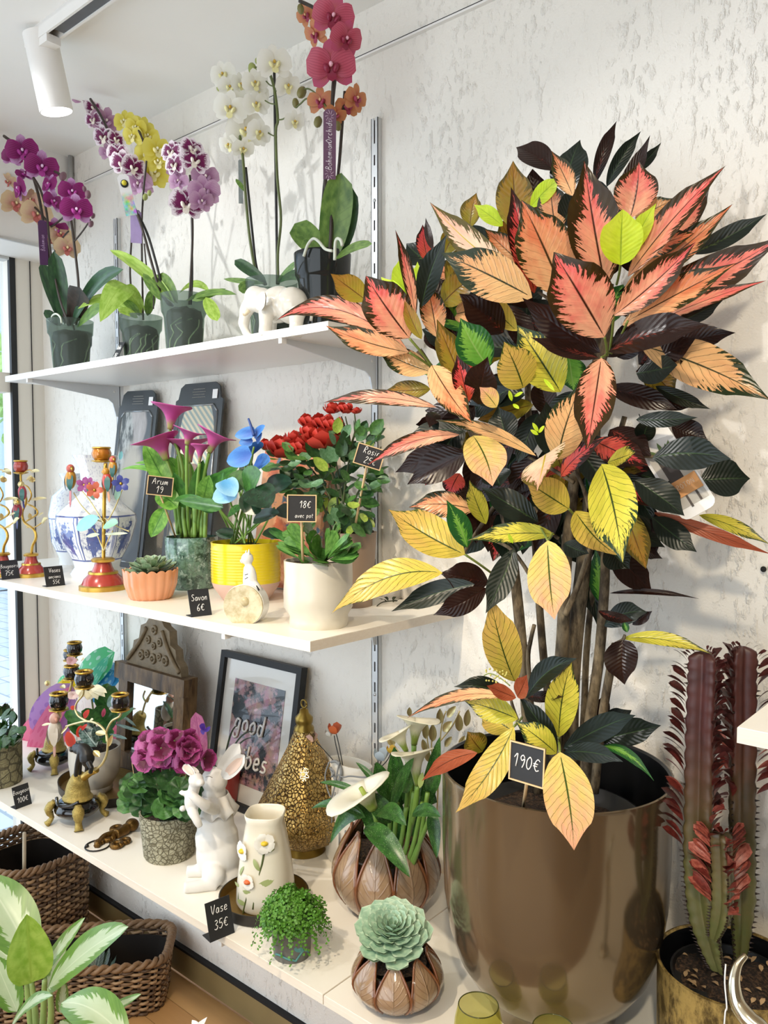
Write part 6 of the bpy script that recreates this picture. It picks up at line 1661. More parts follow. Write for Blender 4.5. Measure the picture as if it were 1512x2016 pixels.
while cnt < 250:
    x, y = r3.uniform(540, 745), r3.uniform(850, 1040)
    inside = ((x - 650) / 95) ** 2 + ((y - 930) / 78) ** 2 < 1 or (abs(x - 662) < 55 and y > 980) or ((x - 700) / 50) ** 2 + ((y - 880) / 40) ** 2 < 1 or ((x - 570) / 35) ** 2 + ((y - 905) / 35) ** 2 < 1
    if not inside or (x < 600 and y > 970):
        continue
    Yq = YR + r3.uniform(-.085, .07)
    p = at(x, y, Yq)
    d = Vector((x - 655 + r3.uniform(-40, 40), r3.uniform(-60, 40), -(y - 960) * .6 + r3.uniform(-50, 30)))
    w_ = r3.random()
    scatter(o, LM[0 if w_ < .38 else 1 if w_ < .72 else 2 if w_ < .90 else 3], p, d, r3.uniform(26, 42) * mpp(p), tocam(p) + Vector((r3.uniform(-.8, .8), r3.uniform(-.5, .5), .8)))
    cnt += 1
for pts in ([(660, 1050), (650, 980), (610, 920), (575, 890)], [(665, 1050), (662, 960), (640, 890), (632, 870)], [(670, 1050), (680, 950), (690, 880), (680, 820)], [(690, 880), (700, 845), (698, 815)], [(682, 850), (672, 820)], [(668, 1050), (700, 980), (735, 910), (750, 880)], [(655, 1050), (630, 980), (600, 930)], [(672, 1050), (676, 1000), (660, 900)]):
    stem(o, pts, YR - .01, (2.6, 1.2), plain('rose cane', '#3f4a26', .6, var=.3), 'cane')
RED = petalmat('red rose petal', '#8e1a16', '#c23a2c', k0=.1, k1=1.0, nz=.2, trans=.12)
def rose(px, py, s, Y, openn=1.0):
    c = at(px, py, Y)
    k_ = s * .62 * mpp(c)
    f_ = MB().blob(c, (k_ * .5, k_ * .5, k_ * .55), 10, 7).build('flower', RED, o)
    ax_ = (tocam(c) * .35 + Vector((RND.uniform(-.3, .3), 0, 1))).normalized()
    x, y, z = axes_for(ax_)
    for ring, (nn, el, L, w) in enumerate(((3, 1.35, 1.15, 1.0), (4, 1.05, 1.25, 1.15), (5, .75 * openn, 1.2, 1.2))):
        for i in range(nn):
            a = 2 * pi * (i + .37 * ring) / nn
            rd_ = x * cos(a) + y * sin(a)
            d = rd_ * cos(el) + z * sin(el)
            b0 = c + rd_ * k_ * .12 - z * k_ * .75
            MB().leaf(b0, b0 + d * k_ * L * 1.35, k_ * w, rd_ * -1 + z * .3, .45, .22, bend=-.16, nu=6, nv=5, ripple=.03).build('petal', RED, f_)
for a in ((527, 875, 22), (558, 880, 44), (578, 860, 26), (610, 830, 30), (637, 830, 30), (655, 836, 30), (612, 852, 34), (612, 862, 38), (635, 862, 44), (655, 862, 30), (655, 803, 24), (680, 803, 22), (702, 808, 14), (590, 880, 30)):
    rose(a[0], a[1], a[2], YR - .05 + RND.uniform(-.02, .02))
stick_card((727, 899), YR - .10, 56, 42, -.30, (697, 1046), YR - .03, [('Rosier', .10, .32, .1), ('25$', -.34, .32, .08)], 'tilted chalkboard sign reading Rosier 25 euros in the rose pot', yaw=.1)
# --- desk cards
desk_card((22, 1140), 36, 38, ZM, [('Bougeoirs', .10, .20, 0), ('75$', -.30, .26, -.05)], 'slate price card reading Bougeoirs 75 euros by the red candlesticks', yawoff=.45)
desk_card((110, 1154), 38, 40, ZM, [('Vases', .20, .22, .05), ('anciens', -.10, .18, 0), ('55$', -.38, .20, .05)], 'slate price card reading Vases anciens 55 euros', yawoff=.45)
desk_card((397, 1213), 44, 54, ZM, [('Savon', .08, .24, .0), ('6$', -.30, .26, .0)], 'slate price card reading Savon 6 euros beside the cat', yawoff=.45)
# fallen bit of dried plant on the shelf
o = thing('dried_sprig', 'small dried sprig lying at the right end of the middle shelf', 'sprig', atz(770, 1188, ZM))
for i in range(7):
    a = RND.uniform(0, 6.28)
    p = atz(770, 1188, ZM) + Vector((.012 * cos(a), .012 * sin(a), .004))
    MB().leaf(p, p + Vector((cos(a), sin(a), .4)) * .018, .009, (0, 0, 1), nu=4, nv=2, bend=.2).build('leaf', plain('dry dark leaf', '#2f3524', .8), o)
MB().tube(smoothpts([atz(742, 1195, ZM) + Vector((0, 0, .002)), atz(755, 1190, ZM) + Vector((0, 0, .006)), atz(782, 1186, ZM) + Vector((0, 0, .004))], 3), .0012, 5).build('stalk', plain('dry dark leaf', '#2f3524', .8), o)
# ================================================================== things on the lower shelf
def stonemat(name, c1, c2, sc=85):
    t = NT(name)
    v = t.coords()
    vo = t.n('TexVoronoi', Scale=float(sc), Vector=v, _feature='DISTANCE_TO_EDGE').outputs[0]
    w = t.t.nodes.new('ShaderNodeTexWave')
    w.wave_type = 'RINGS'; w.inputs['Scale'].default_value = 40; w.inputs['Distortion'].default_value = 22; w.inputs['Detail'].default_value = 2
    t.t.links.new(v, w.inputs['Vector'])
    h = t.math('ADD', t.math('MULTIPLY', t.step(vo, .02, .12), .9), t.math('MULTIPLY', w.outputs['Fac'], .45))
    n = t.noise(v, 40, 5, .7)
    col = t.mix(t.step(t.math('ADD', t.math('MULTIPLY', h, .5), n), .7, 1.15), srgb(c1), srgb(c2))
    t.surf(t.princ(col, .85, 0, t.bump(h, .7, .004)))
    return t.m
STONE = stonemat('embossed grey stoneware', '#6c6650', '#a9a48c')
STONE2 = stonemat('embossed olive stoneware', '#5c5640', '#918a68', 40)
# --- stone pot with jade plant, far left
c0 = atz(-4, 1556, ZB)
k = mpp(c0)
R = 47 * k
cb = c0 + Vector((c0.x - CAM.x, c0.y - CAM.y, 0)).normalized() * R
zr = at(-4, 1462, cb.y).z
o = thing('jade_plant', 'jade plant in an embossed stoneware pot at the left edge', 'plant', cb)
claypot(o, cb, [(0, ZB), (R * .93, ZB), (R * .98, ZB + .005), (R, zr), (R * .93, zr), (R * .92, zr - .03), (0, zr - .03)], STONE2, 40)
soil(cb, R * .92, zr - .012, o)
for i in range(30):
    x, y = RND.uniform(-30, 38), RND.uniform(1400, 1465)
    a = RND.uniform(-1.1, 1.1) + (x / 45) * .9
    fat(o, (x * .7, y + 14), (x * .7 + 26 * sin(a), y + 14 - 26 * cos(a)), 13, cb.y - .02 + RND.uniform(-.04, .03), cb.y - .03, leafmat('jade leaf dark', '#23421e', '#3c6030', None, .25, .08) if i == 0 else bpy.data.materials['jade leaf dark'])
for x in (-10, 5, 18):
    stem(o, [(x * .4, 1470), (x, 1440), (x * 1.3, 1415)], cb.y, 2.6, M_STEMG, 'stalk')
desk_card((47, 1588), 34, 42, ZB, [('Bougeoir', .14, .2, 0), ('100$', -.26, .24, 0)], 'slate price card beside the stoneware pot at the left', yawoff=.55)
# --- polka dot windmill
def dotmat(name, c, dot):
    t = NT(name)
    u, v = t.uv()
    vo = t.t.nodes.new('ShaderNodeTexVoronoi'); vo.inputs['Scale'].default_value = 4.2; vo.inputs['Randomness'].default_value = .35
    t.t.links.new(t.vec(t.math('MULTIPLY', u, 1.3), v), vo.inputs['Vector'])
    col = t.mix(t.math('SUBTRACT', 1.0, t.step(vo.outputs['Distance'], .30, .34)), srgb(c), srgb(dot))
    t.surf(t.mixsh(.45, t.princ(col, .4), t.n('BsdfTranslucent', Color=col).outputs[0]))
    return t.m
WD = {'pink': dotmat('pink dotted nylon', '#e07a9a', '#d8688c'), 'lav': dotmat('lavender dotted nylon', '#b08ac8', '#9a74bc'), 'red': dotmat('coral dotted nylon', '#e0624e', '#c9503e'), 'green': dotmat('green dotted nylon', '#4cc07a', '#a8dcc0'), 'teal': dotmat('teal dotted nylon', '#5cc8a8', '#9cdcc8'), 'blue': dotmat('blue dotted nylon', '#2f8ec4', '#8cc4d8'), 'yel': dotmat('yellow dotted nylon', '#e2cc28', '#d0b81c')}
wc = at(150, 1410, -.13)
o = thing('toy_windmill', 'dotted rainbow windmill toy standing behind the candelabra', 'toy', (wc.x, -.13, ZB))
for b, t, w, kd, ya, yb in (((140, 1390), (48, 1500), 92, 'pink', -.13, -.20), ((150, 1380), (62, 1440), 60, 'red', -.11, -.15), ((140, 1345), (80, 1455), 84, 'lav', -.14, -.19), ((140, 1350), (58, 1496), 40, 'pink', -.15, -.22), ((150, 1345), (132, 1330), 60, 'yel', -.12, -.12), ((155, 1358), (226, 1284), 62, 'green', -.12, -.13), ((170, 1370), (214, 1292), 20, 'teal', -.14, -.15), ((165, 1355), (244, 1330), 66, 'blue', -.10, -.10), ((180, 1380), (225, 1320), 40, 'blue', -.12, -.12), ((210, 1400), (245, 1470), 60, 'pink', -.10, -.11), ((150, 1335), (140, 1365), 46, 'yel', -.13, -.13), ((150, 1330), (112, 1348), 20, 'green', -.10, -.10)):
    pleaf(o, b, t, w, WD[kd], ya, yb, 'sail', a=.5, b=.4, bend=.08, nu=10, nv=6)
stem(o, [(150, 1350), (150, 1500)], -.13, 2.5, M_WHITE, 'stick')
MB().blob(at(93, 1345, -.12), .010, 8, 6).build('end_knob', GOLDP, o)
# --- candelabra with animals
BLK = NT('black floral enamel')
_v = BLK.coords(); _n = BLK.noise(_v, 130, 3)
BLK.surf(BLK.princ(BLK.mix(BLK.step(_n, .62, .68), srgb('#0d0c0e'), BLK.mix(BLK.noise(_v, 60, 2), srgb('#8c4a40'), srgb('#b9ad9c'))), .15, 0, Coat__Weight=.5))
BLK = BLK.m
BLACKG = plain('glossy black', '#0c0c0e', .12, coat=.6)
GOLDH = plain('hammered gold', '#a8924e', .42, .55, var=.35, scale=160, bump=.6)
def candelabrum_base(o, gx, gy, s, top):
    """black cushion on gold feet with a gold mound; (gx, gy) = pixel of the ground under it, top = pixel of the mound top"""
    g = atz(gx, gy, ZB)
    k_ = mpp(g) * s
    U = Vector((0, 0, 1)); X = RGT; D = Vector((HOR.x, HOR.y, 0)).normalized()
    q = lambda x, d, z: g + X * (x * k_) + D * (d * k_) + U * (z * k_)
    MB().blob(q(0, 0, 32), (50 * k_, 46 * k_, 22 * k_), 24, 12).build('cushion', BLACKG, o)
    T = at(top[0], top[1], g.y)
    mo = MB().blob(q(2, 0, 52), (36 * k_, 32 * k_, 7 * k_), 20, 10).tube(smoothpts([q(2, 0, 50), q(3, 0, 78), T], 4), [28 * k_, 27 * k_, 26 * k_, 25 * k_, 23 * k_, 21 * k_, 19 * k_, 17 * k_, 14 * k_], 14)
    fuse(mo, 'mound', GOLDH, o, .003, 5)
    for a_ in (-2.75, -1.15, .45, 1.9):
        c_, d_ = cos(a_), sin(a_)
        P = smoothpts([q(44 * c_, 44 * d_, 50), q(56 * c_, 56 * d_, 34), q(50 * c_, 50 * d_, 16), q(60 * c_, 60 * d_, 3)], 4)
        MB().tube(P, [8 * k_] * 2 + [12 * k_] * 3 + [10 * k_] * 2 + [7 * k_] * 3 + [8 * k_] * 2 + [10 * k_], 8, squash=.75).build('foot', GOLDH, o)
    MB().tube(smoothpts([q(-32, -26, 62), q(-24, -38, 50), q(0, -44, 50), q(20, -40, 58)], 4), 3.4 * k_, 6).build('tail', BLACKG, o)
    return g
cbk = atz(106, 1512, ZB)
Yr = cbk.y
o = thing('candelabrum', 'rear black and gold candelabrum with a white parrot', 'candelabrum', (at(108, 1500, Yr).x, Yr, ZB), 'animal candelabra on the lower shelf')
candelabrum_base(o, 106, 1512, .74, (112, 1436))
stem(o, [(112, 1440), (116, 1410), (130, 1380), (140, 1350), (140, 1330)], Yr, 2.4, GOLDP, 'branch')
stem(o, [(116, 1412), (110, 1400), (112, 1388)], Yr, 2.2, GOLDP, 'branch')
stem(o, [(135, 1365), (146, 1330), (148, 1290)], Yr + .02, 2.0, GOLDP, 'branch')
cup(o, 147, 1289, 29, 26, Yr + .02, BLK)
cup(o, 139, 1300, 27, 22, Yr + .05, BLK)
cup(o, 141, 1337, 30, 28, Yr, BLK)
cup(o, 116, 1397, 36, 34, Yr - .02, BLK)
for x, y, cl in ((142, 1300, '#c79a9c'), (145, 1368, '#d9bdb6'), (178, 1368, '#d6c8a4')):
    c_ = at(x, y, Yr - .01); k_ = mpp(c_)
    for i in range(5):
        a = i * 1.26
        MB().leaf(c_, c_ + (RGT * cos(a) + UPV * sin(a) * .7) * 12 * k_ - FWD * 4 * k_, 11 * k_, -FWD, .5, .4, bend=.15, nu=5, nv=3).build('petal', plain('bisque ' + cl, cl, .4, var=.1), o)
for b, t, w in (((120, 1350), (128, 1355), 10), ((160, 1300), (166, 1297), 8), ((100, 1425), (82, 1428), 6), ((118, 1415), (116, 1398), 8)):
    goldleaf(o, b, t, w, Yr)
parrot(o, 108, 1440, 56, Yr - .045, plain('white bisque', '#ddd2c2', .4, var=.08), plain('white bisque', '#ddd2c2', .4), plain('blush bisque', '#dcae9e', .4), plain('pink beak', '#d89c86', .4), tailm=plain('blush tail', '#d4a392', .4, var=.2), tl=.7)
# animal: black panther arched over the front mound
cbk = atz(152, 1616, ZB)
Yf = cbk.y
o = thing('candelabrum', 'front gold candelabrum with a black panther on the mound', 'candelabrum', (at(155, 1600, Yf).x, Yf, ZB), 'animal candelabra on the lower shelf')
candelabrum_base(o, 152, 1616, .92, (158, 1528))
def pf(x, y, dy=0):
    return at(x, y, Yf - .01 + dy)
k = mpp(pf(160, 1500))
pan = MB().blob(pf(172, 1494), (14 * k, 12 * k, 17 * k), 14, 10).tube(smoothpts([pf(172, 1498), pf(170, 1482), pf(160, 1474), pf(152, 1474)], 4), [14 * k] * 4 + [13 * k] * 4 + [11 * k] * 5, 12)
pan.blob(pf(150, 1472), (9 * k, 9 * k, 8 * k), 12, 8).blob(pf(142, 1476), (6 * k, 6 * k, 5 * k), 10, 8)
for a_, b_, c_, dy in (((158, 1480), (152, 1505), (149, 1528), -.012), ((160, 1482), (157, 1506), (156, 1529), .012), ((174, 1500), (180, 1512), (178, 1522), -.01), ((170, 1500), (172, 1512), (170, 1524), .012)):
    pan.tube([pf(*a_, dy), pf(*b_, dy), pf(*c_, dy)], [6 * k, 5 * k, 4.5 * k], 8)
fuse(pan, 'panther', plain('matt black', '#16130f', .45), o, .0022, 3)
MB().tube([pf(150, 1466), pf(150, 1460)], [3 * k, .5 * k], 5).build('ear', BLACKG, o)
MB().tube([pf(155, 1467, .008), pf(156, 1461, .008)], [3 * k, .5 * k], 5).build('ear', BLACKG, o)
stem(o, [(166, 1530), (176, 1522), (190, 1516)], Yf, (8, 6), GOLD, 'stump', 9)
stem(o, [(186, 1516), (200, 1505), (210, 1485), (212, 1460), (207, 1440), (192, 1425), (172, 1420), (150, 1424), (130, 1430)], Yf - .01, (2.6, 2.2), GOLDP, 'branch')
stem(o, [(172, 1420), (155, 1410), (148, 1396), (152, 1382), (163, 1368), (165, 1355)], Yf - .01, 2.0, GOLDP, 'branch')
stem(o, [(210, 1460), (210, 1440), (220, 1420), (236, 1410), (238, 1400)], Yf - .01, 2.2, GOLDP, 'branch')
cup(o, 166, 1353, 36, 33, Yf - .01, BLK)
cup(o, 237, 1398, 35, 33, Yf - .01, BLK)
for b, t, w in (((196, 1490), (184, 1478), 12), ((213, 1470), (222, 1446), 9), ((208, 1446), (188, 1442), 12), ((176, 1420), (184, 1416), 8), ((135, 1428), (120, 1445), 5)):
    goldleaf(o, b, t, w, Yf - .02)
# --- white planter on the dark oval tray
tc = atz(200, 1556, ZB)
k = mpp(tc)
o = thing('oval_tray', 'dark oval metal tray with gilt inside under the white planter', 'tray', (tc.x, tc.y, ZB))
claypot(o, tc, [(0, ZB), (.098, ZB), (.104, ZB + .002), (.106, ZB + .026), (.103, ZB + .026)], plain('black brown metal', '#2b2620', .4, .3), 48, 'wall', sx=1.45)
claypot(o, tc, [(.1028, ZB + .0255), (.1005, ZB + .004), (0, ZB + .004)], plain('dull gilt metal', '#8b7345', .35, .6, var=.2), 48, 'gilt_inside', sx=1.45)
cb, R = seat(188, 1567, ZB + .004, 70)
cb = Vector((cb.x, cb.y, ZB + .005))
k = mpp(cb)
zr = at(185, 1468, cb.y).z
o = thing('flowering_pot', 'off-white planter of red flowers and glossy leaves on the oval tray', 'plant', cb)
Rt = 49 * k
h_ = zr - cb.z
claypot(o, cb, [(0, cb.z), (R * .9, cb.z), (R * .95, cb.z + .006), (R * .93, cb.z + h_ * .12), (Rt * .93, cb.z + h_ * .38), (Rt, cb.z + h_ * .7), (Rt * .99, zr), (Rt * .93, zr), (Rt * .9, cb.z + h_ * .5), (0, cb.z + h_ * .5)], plain('warm white clay', '#c4beb2', .45, var=.08, scale=15), 44)
soil(cb, Rt * .92, zr - .012, o)
YW = cb.y
GKA = leafmat('kalanchoe leaf', '#254a22', '#3f7034', None, .3, .12)
GFE = leafmat('silver veined leaf', '#1d3a34', '#7f9a96', '#b9c8c4', .3, .1)
REDF = petalmat('scarlet spathe', '#b82818', '#d8422c', k0=.3, k1=1.0, nz=.2)
for b, t, w, mt in (((190, 1470), (160, 1430), 30, GFE), ((180, 1470), (172, 1415), 22, GFE), ((175, 1465), (138, 1470), 20, GFE), ((190, 1460), (200, 1430), 30, GKA), ((200, 1440), (232, 1400), 34, GKA), ((205, 1420), (190, 1390), 36, GKA), ((210, 1400), (196, 1365), 30, GKA), ((215, 1390), (226, 1350), 34, GKA), ((210, 1385), (236, 1372), 26, GKA), ((195, 1420), (160, 1400), 26, GKA), ((200, 1455), (225, 1440), 30, GKA), ((160, 1450), (138, 1412), 24, GKA), ((205, 1380), (212, 1345), 24, GKA), ((190, 1405), (228, 1425), 30, GKA), ((230, 1420), (264, 1395), 16, GKA), ((170, 1430), (130, 1400), 26, GKA), ((230, 1400), (268, 1430), 6, GFE), ((225, 1425), (276, 1440), 7, GFE), ((215, 1445), (250, 1455), 7, GFE), ((200, 1370), (186, 1358), 22, GKA), ((180, 1460), (150, 1480), 22, GFE), ((200, 1465), (185, 1430), 24, GFE)):
    pleaf(o, b, t, w, mt, YW + RND.uniform(-.03, .01), YW + RND.uniform(-.05, .01), a=.6, b=.5, fold=.2)
for b, t, w in (((160, 1452), (158, 1428), 18), ((164, 1412), (176, 1398), 12), ((143, 1470), (132, 1440), 18), ((160, 1436), (172, 1426), 8), ((148, 1396), (140, 1390), 10)):
    pleaf(o, b, t, w, REDF, YW - .05, YW - .05, 'spathe', a=.35, b=.6)
pleaf(o, (202, 1412), (206, 1394), 8, petalmat('pink bud', '#b8385c', '#d8607c'), YW - .05, YW - .05, 'bud_petal')
CRM = plain('cream petal', '#e2d8b4', .5, var=.08)
for i in range(9):
    a = -2.6 + i * .62
    pleaf(o, (178, 1368), (178 + 30 * cos(a) * 1.1, 1366 + 13 * sin(a)), 16, CRM, YW - .02, YW - .04 - .01 * i % 3, 'petal', a=.6, b=.5, bend=.1)
stem(o, [(190, 1470), (186, 1420), (180, 1372)], YW, 2, M_STEMG, 'stalk')
# --- carved mirror
mx0, mx1 = at(252, 1300, -.09).x, at(380, 1330, -.09).x
ztp = 1.58 - .594
o = thing('carved_mirror', 'small wooden mirror with a carved pediment leaning on the wall', 'mirror', ((mx0 + mx1) / 2, -.13, ZB))
yv = Vector((0, .022, ztp - ZB)).normalized(); zv = Vector((0, -yv.z, yv.y)); xv = Vector((1, 0, 0))
MM = frame(xv, yv, zv, ((mx0 + mx1) / 2, -.095, ZB + .002))
W = (mx1 - mx0); HM = (ztp - ZB) / yv.z
def woodcarve():
    t = NT('carved brown wood')
    v = t.coords('Object', (1, .25, 1))
    n = t.noise(v, 38, 5, .65)
    t.surf(t.princ(t.mix(t.step(n, .3, .7), srgb('#3c2a18'), srgb('#7d6240')), .55, 0, t.bump(n, .5, .006)))
    return t.m
WOODC = woodcarve()
CARV = plain('grey carved wood', '#7a6a50', .6, var=.35, scale=60, bump=.4)
def mb(name, lo, hi, mat):
    q = MB().bbox(lo, hi).build(name, mat, o, smooth=False)
    return hang(q, o, MM)
mb('backboard', (-W / 2, .01, .0), (W / 2, HM, .03), WOODC)
mb('side_rail', (-W / 2, .03, .03), (-W / 2 + .048, HM - .01, .046), WOODC)
mb('side_rail', (W / 2 - .048, .03, .03), (W / 2, HM - .01, .046), WOODC)
mb('bottom_rail', (-W / 2 - .008, 0, .028), (W / 2 + .008, .055, .05), WOODC)
mb('top_rail', (-W / 2 - .012, HM - .05, .028), (W / 2 + .012, HM, .056), WOODC)
q = MB().bbox((-W / 2 + .046, .053, .031), (W / 2 - .046, HM - .048, .034)).build('mirror_glass', plain('mirror silver', '#d4d6d6', .03, 1.0, var=0), o, smooth=False)
hang(q, o, MM)
ped = [(-W * .42, 0), (W * .42, 0), (W * .40, .03), (W * .34, .045), (W * .32, .075), (W * .24, .085), (W * .22, .125), (W * .14, .135), (W * .10, .150), (-W * .10, .150), (-W * .14, .135), (-W * .22, .125), (-W * .24, .085), (-W * .32, .075), (-W * .34, .045), (-W * .40, .03)]
q = MB().ext(ped, Matrix.Translation((0, HM - .002, .012)), .026).build('pediment', CARV, o, smooth=False); hang(q, o, MM)
for (x, y, r_) in ((0, .118, .016), (-.030, .085, .014), (.030, .085, .014), (-.062, .035, .017), (.062, .035, .017), (0, .032, .017), (-.032, .042, .013), (.032, .042, .013), (0, .070, .012)):
    tor = MB()
    P = [(x + r_ * .7 * cos(a), HM + y + r_ * .7 * sin(a), .040) for a in [i * 2 * pi / 12 for i in range(13)]]
    tor.tube(P, r_ * .28, 6).blob((x, HM + y, .040), (r_ * .3, r_ * .3, r_ * .35), 8, 5)
    hang(tor.build('carved_rosette', CARV, o), o, MM)
for sx_ in (-1, 1):
    P = smoothpts([(sx_ * W * .40, HM + .012, .040), (sx_ * W * .34, HM + .03, .043), (sx_ * W * .28, HM + .05, .043), (sx_ * W * .2, HM + .08, .042), (sx_ * W * .12, HM + .12, .04)], 3)
    hang(MB().tube(P, .007, 6).build('carved_scroll', CARV, o), o, MM)
# --- framed print
fx0, fx1 = at(448, 1285, -.02).x, at(606, 1312, -.02).x
zf = 1.58 - .512
o = thing('framed_print', 'black framed print reading good vibes on the lower shelf', 'framed print', ((fx0 + fx1) / 2, -.06, ZB))
yv = Vector((0, .065, zf - ZB)).normalized(); zv = Vector((0, -yv.z, yv.y))
MF = frame((1, 0, 0), yv, zv, ((fx0 + fx1) / 2, -.085, ZB + .002))
W, HM = fx1 - fx0, (zf - ZB) / yv.z
BF = plain('black frame', '#0c0b0b', .6)
for lo, hi in (((-W / 2, 0, 0), (-W / 2 + .018, HM, .022)), ((W / 2 - .018, 0, 0), (W / 2, HM, .022)), ((-W / 2 + .018, 0, 0), (W / 2 - .018, .018, .022)), ((-W / 2 + .018, HM - .018, 0), (W / 2 - .018, HM, .022))):
    hang(MB().bbox(lo, hi).build('frame_bar', BF, o, smooth=False), o, MF)
hang(MB().bbox((-W / 2 + .018, .018, .004), (W / 2 - .018, HM - .018, .010)).build('mount', plain('ivory mount', '#cfcac0', .25, var=.02, coat=.6), o, smooth=False), o, MF)
def floral():
    t = NT('dark floral print')
    v = t.coords('Object')
    n = t.noise(v, 18, 5, .65); n2 = t.noise(v, 34, 4, .6, out='Color')
    hs_ = t.n('HueSaturation', Saturation=.9, Value=.55, Color=n2).outputs[0]
    col = t.mix(t.step(n, .45, .55), srgb('#26282c'), t.mix(.5, hs_, srgb('#a04a44')))
    col = t.mix(t.step(n, .62, .68), col, srgb('#c9a0a0'))
    t.surf(t.princ(col, .2, 0, Coat__Weight=.6))
    return t.m
hang(MB().bbox((-W / 2 + .062, .066, .010), (W / 2 - .062, HM - .070, .0112)).build('print', floral(), o, smooth=False), o, MF)
WPR = plain('white brush letters', '#dedad6', .5)
lettering('good', MF @ Matrix.Translation((-.02, HM * .50, .013)), .058, o, WPR, thick=.13)
lettering('vibes', MF @ Matrix.Translation((.0, HM * .28, .013)), .058, o, WPR, thick=.13)
# --- geranium in the embossed pot
cb, R = seat(334, 1704, ZB, 98)
k = mpp(cb)
zr = at(334, 1594, cb.y).z
Rt = 57 * k
o = thing('geranium', 'magenta geranium in an embossed grey stoneware pot', 'plant', cb)
claypot(o, cb, [(0, ZB), (R * .94, ZB), (R, ZB + .006), (Rt, zr), (Rt * .93, zr), (Rt * .9, zr - .03), (0, zr - .03)], STONE, 48)
soil(cb, Rt * .92, zr - .01, o)
YG = cb.y
GGE = [leafmat('geranium leaf %d' % i, a_, b_, c_, .45, .15) for i, (a_, b_, c_) in enumerate((('#22421f', '#365e2c', '#2c5026'), ('#3a6630', '#5a8a48', '#4a783c')))]
def scallop(g):
    m = MB()
    n_ = 22
    vs, uv = [(0, 0, 0)], [(0, .5)]
    for ring in (.55, 1.0):
        for i in range(n_ + 1):
            a = -2.75 + 5.5 * i / n_
            r_ = ring * (1 + (.10 * abs(sin(a * 4)) if ring == 1 else 0))
            vs.append((cos(a) * r_ * .5, sin(a) * r_ * .5, .10 * ring * sin(a * 7) * .5 + .12 * ring)); uv.append((ring, i / n_))
    fs = [(0, 1 + i, 2 + i) for i in range(n_)] + [(1 + i, n_ + 2 + i, n_ + 3 + i, 2 + i) for i in range(n_)]
    return m.add(vs, fs, uv).data('leaf', g)
GM = [scallop(g) for g in GGE]
r4 = random.Random(9)
for i in range(74):
    a = r4.uniform(0, 6.28); q = r4.random() ** .5
    x, y = 325 + 78 * q * cos(a), 1565 + 40 * q * sin(a)
    Yq = YG + r4.uniform(-.06, .04)
    p = at(x, y, Yq)
    up = (tocam(p) + Vector(((x - 325) / 120, 0, .9 - (y - 1565) / 60)) + Vector((r4.uniform(-.5, .5), r4.uniform(-.5, .5), r4.uniform(-.3, .4)))).normalized()
    d = Vector((x - 325, r4.uniform(-30, 30), -(y - 1560))).normalized()
    sc = r4.uniform(34, 50) * mpp(p)
    xx = (d - up * d.dot(up)).normalized()
    put('leaf', r4.choice(GM), o, frame(xx * sc, up.cross(xx) * sc, up * sc, p))
GP = petalmat('geranium petal', '#5e0a34', '#b8488f', k0=.62, k1=.98, nz=.3)
GP2 = petalmat('geranium petal light', '#7a1450', '#d078b4', k0=.3, k1=.75, nz=.35)
GPM = [MB().leaf((0, 0, 0), (1, 0, .1), .95, (0, 0, 1), .55, .28, bend=.05, ripple=.06, nu=7, nv=6).data('petal', g) for g in (GP, GP2)]
for i in range(20):
    a = r4.uniform(0, 6.28); q = r4.random() ** .5
    x, y = 318 + 46 * q * cos(a), 1486 + 34 * q * sin(a)
    if i > 14:
        x, y = 378 + r4.uniform(-26, 26), 1480 + r4.uniform(-18, 26)
    p = at(x, y, YG - .05 + r4.uniform(-.03, .03))
    z = (tocam(p) + RGT * ((x - 325) / 60) + UPV * ((1480 - y) / 50)).normalized()
    X, Yv, Z = axes_for(z, r4.uniform(0, 1))
    f_ = MB().blob(p, .003, 6, 4).build('flower', M_STEMG, o)
    for j in range(5):
        b_ = 2 * pi * j / 5
        d = (X * cos(b_) + Yv * sin(b_) + Z * .45).normalized()
        s_ = r4.uniform(24, 32) * mpp(p)
        n_ = (Z - d * Z.dot(d)).normalized()
        put('petal', GPM[1 if y > 1505 or j == 2 else 0], f_, frame(d * s_, n_.cross(d) * s_, n_ * s_, p))
for x in (300, 318, 335, 372):
    stem(o, [(334 + (x - 334) * .3, 1595), (334 + (x - 334) * .7, 1550), (x, 1505)], YG - .03, 2, M_STEMG, 'stalk')
stick_card((274, 1509), YG - .02, 26, 24, .12, (290, 1590), YG, [], 'tiny chalkboard sign half hidden by the geranium flowers', yaw=.2)
# --- pink quill plant behind
cq = atz(440, 1592, ZB)
zq_ = at(440, 1520, cq.y).z
o = thing('pink_quill', 'pink quill bromeliad with a violet flower behind the geranium', 'plant', cq)
k = mpp(cq)
claypot(o, cq, [(0, ZB), (24 * k, ZB), (34 * k, zq_), (31 * k, zq_), (28 * k, zq_ - .02), (0, zq_ - .02)], plain('brick red plastic', '#8a2c26', .4), 32)
soil(cq, 31 * k, zq_ - .008, o)
QP = leafmat('pink quill bract', '#c06aa0', '#d68ab4', '#b05a94', .4, .2, nveins=14)
pleaf(o, (398, 1490), (385, 1402), 30, QP, cq.y - .03, cq.y - .04, 'quill', a=.35, b=.35, fold=.2)
stem(o, [(436, 1525), (415, 1508), (398, 1488)], [cq.y, cq.y - .02, cq.y - .03], 2.4, M_STEMG, 'stalk')
for a in range(3):
    pleaf(o, (402, 1438), (402 + 12 * cos(a * 2.1), 1434 + 11 * sin(a * 2.1)), 11, petalmat('violet petal', '#4a2a90', '#5a3aa8') if a == 0 else bpy.data.materials['violet petal'], cq.y - .045, cq.y - .05, 'petal', a=.5, b=.3)
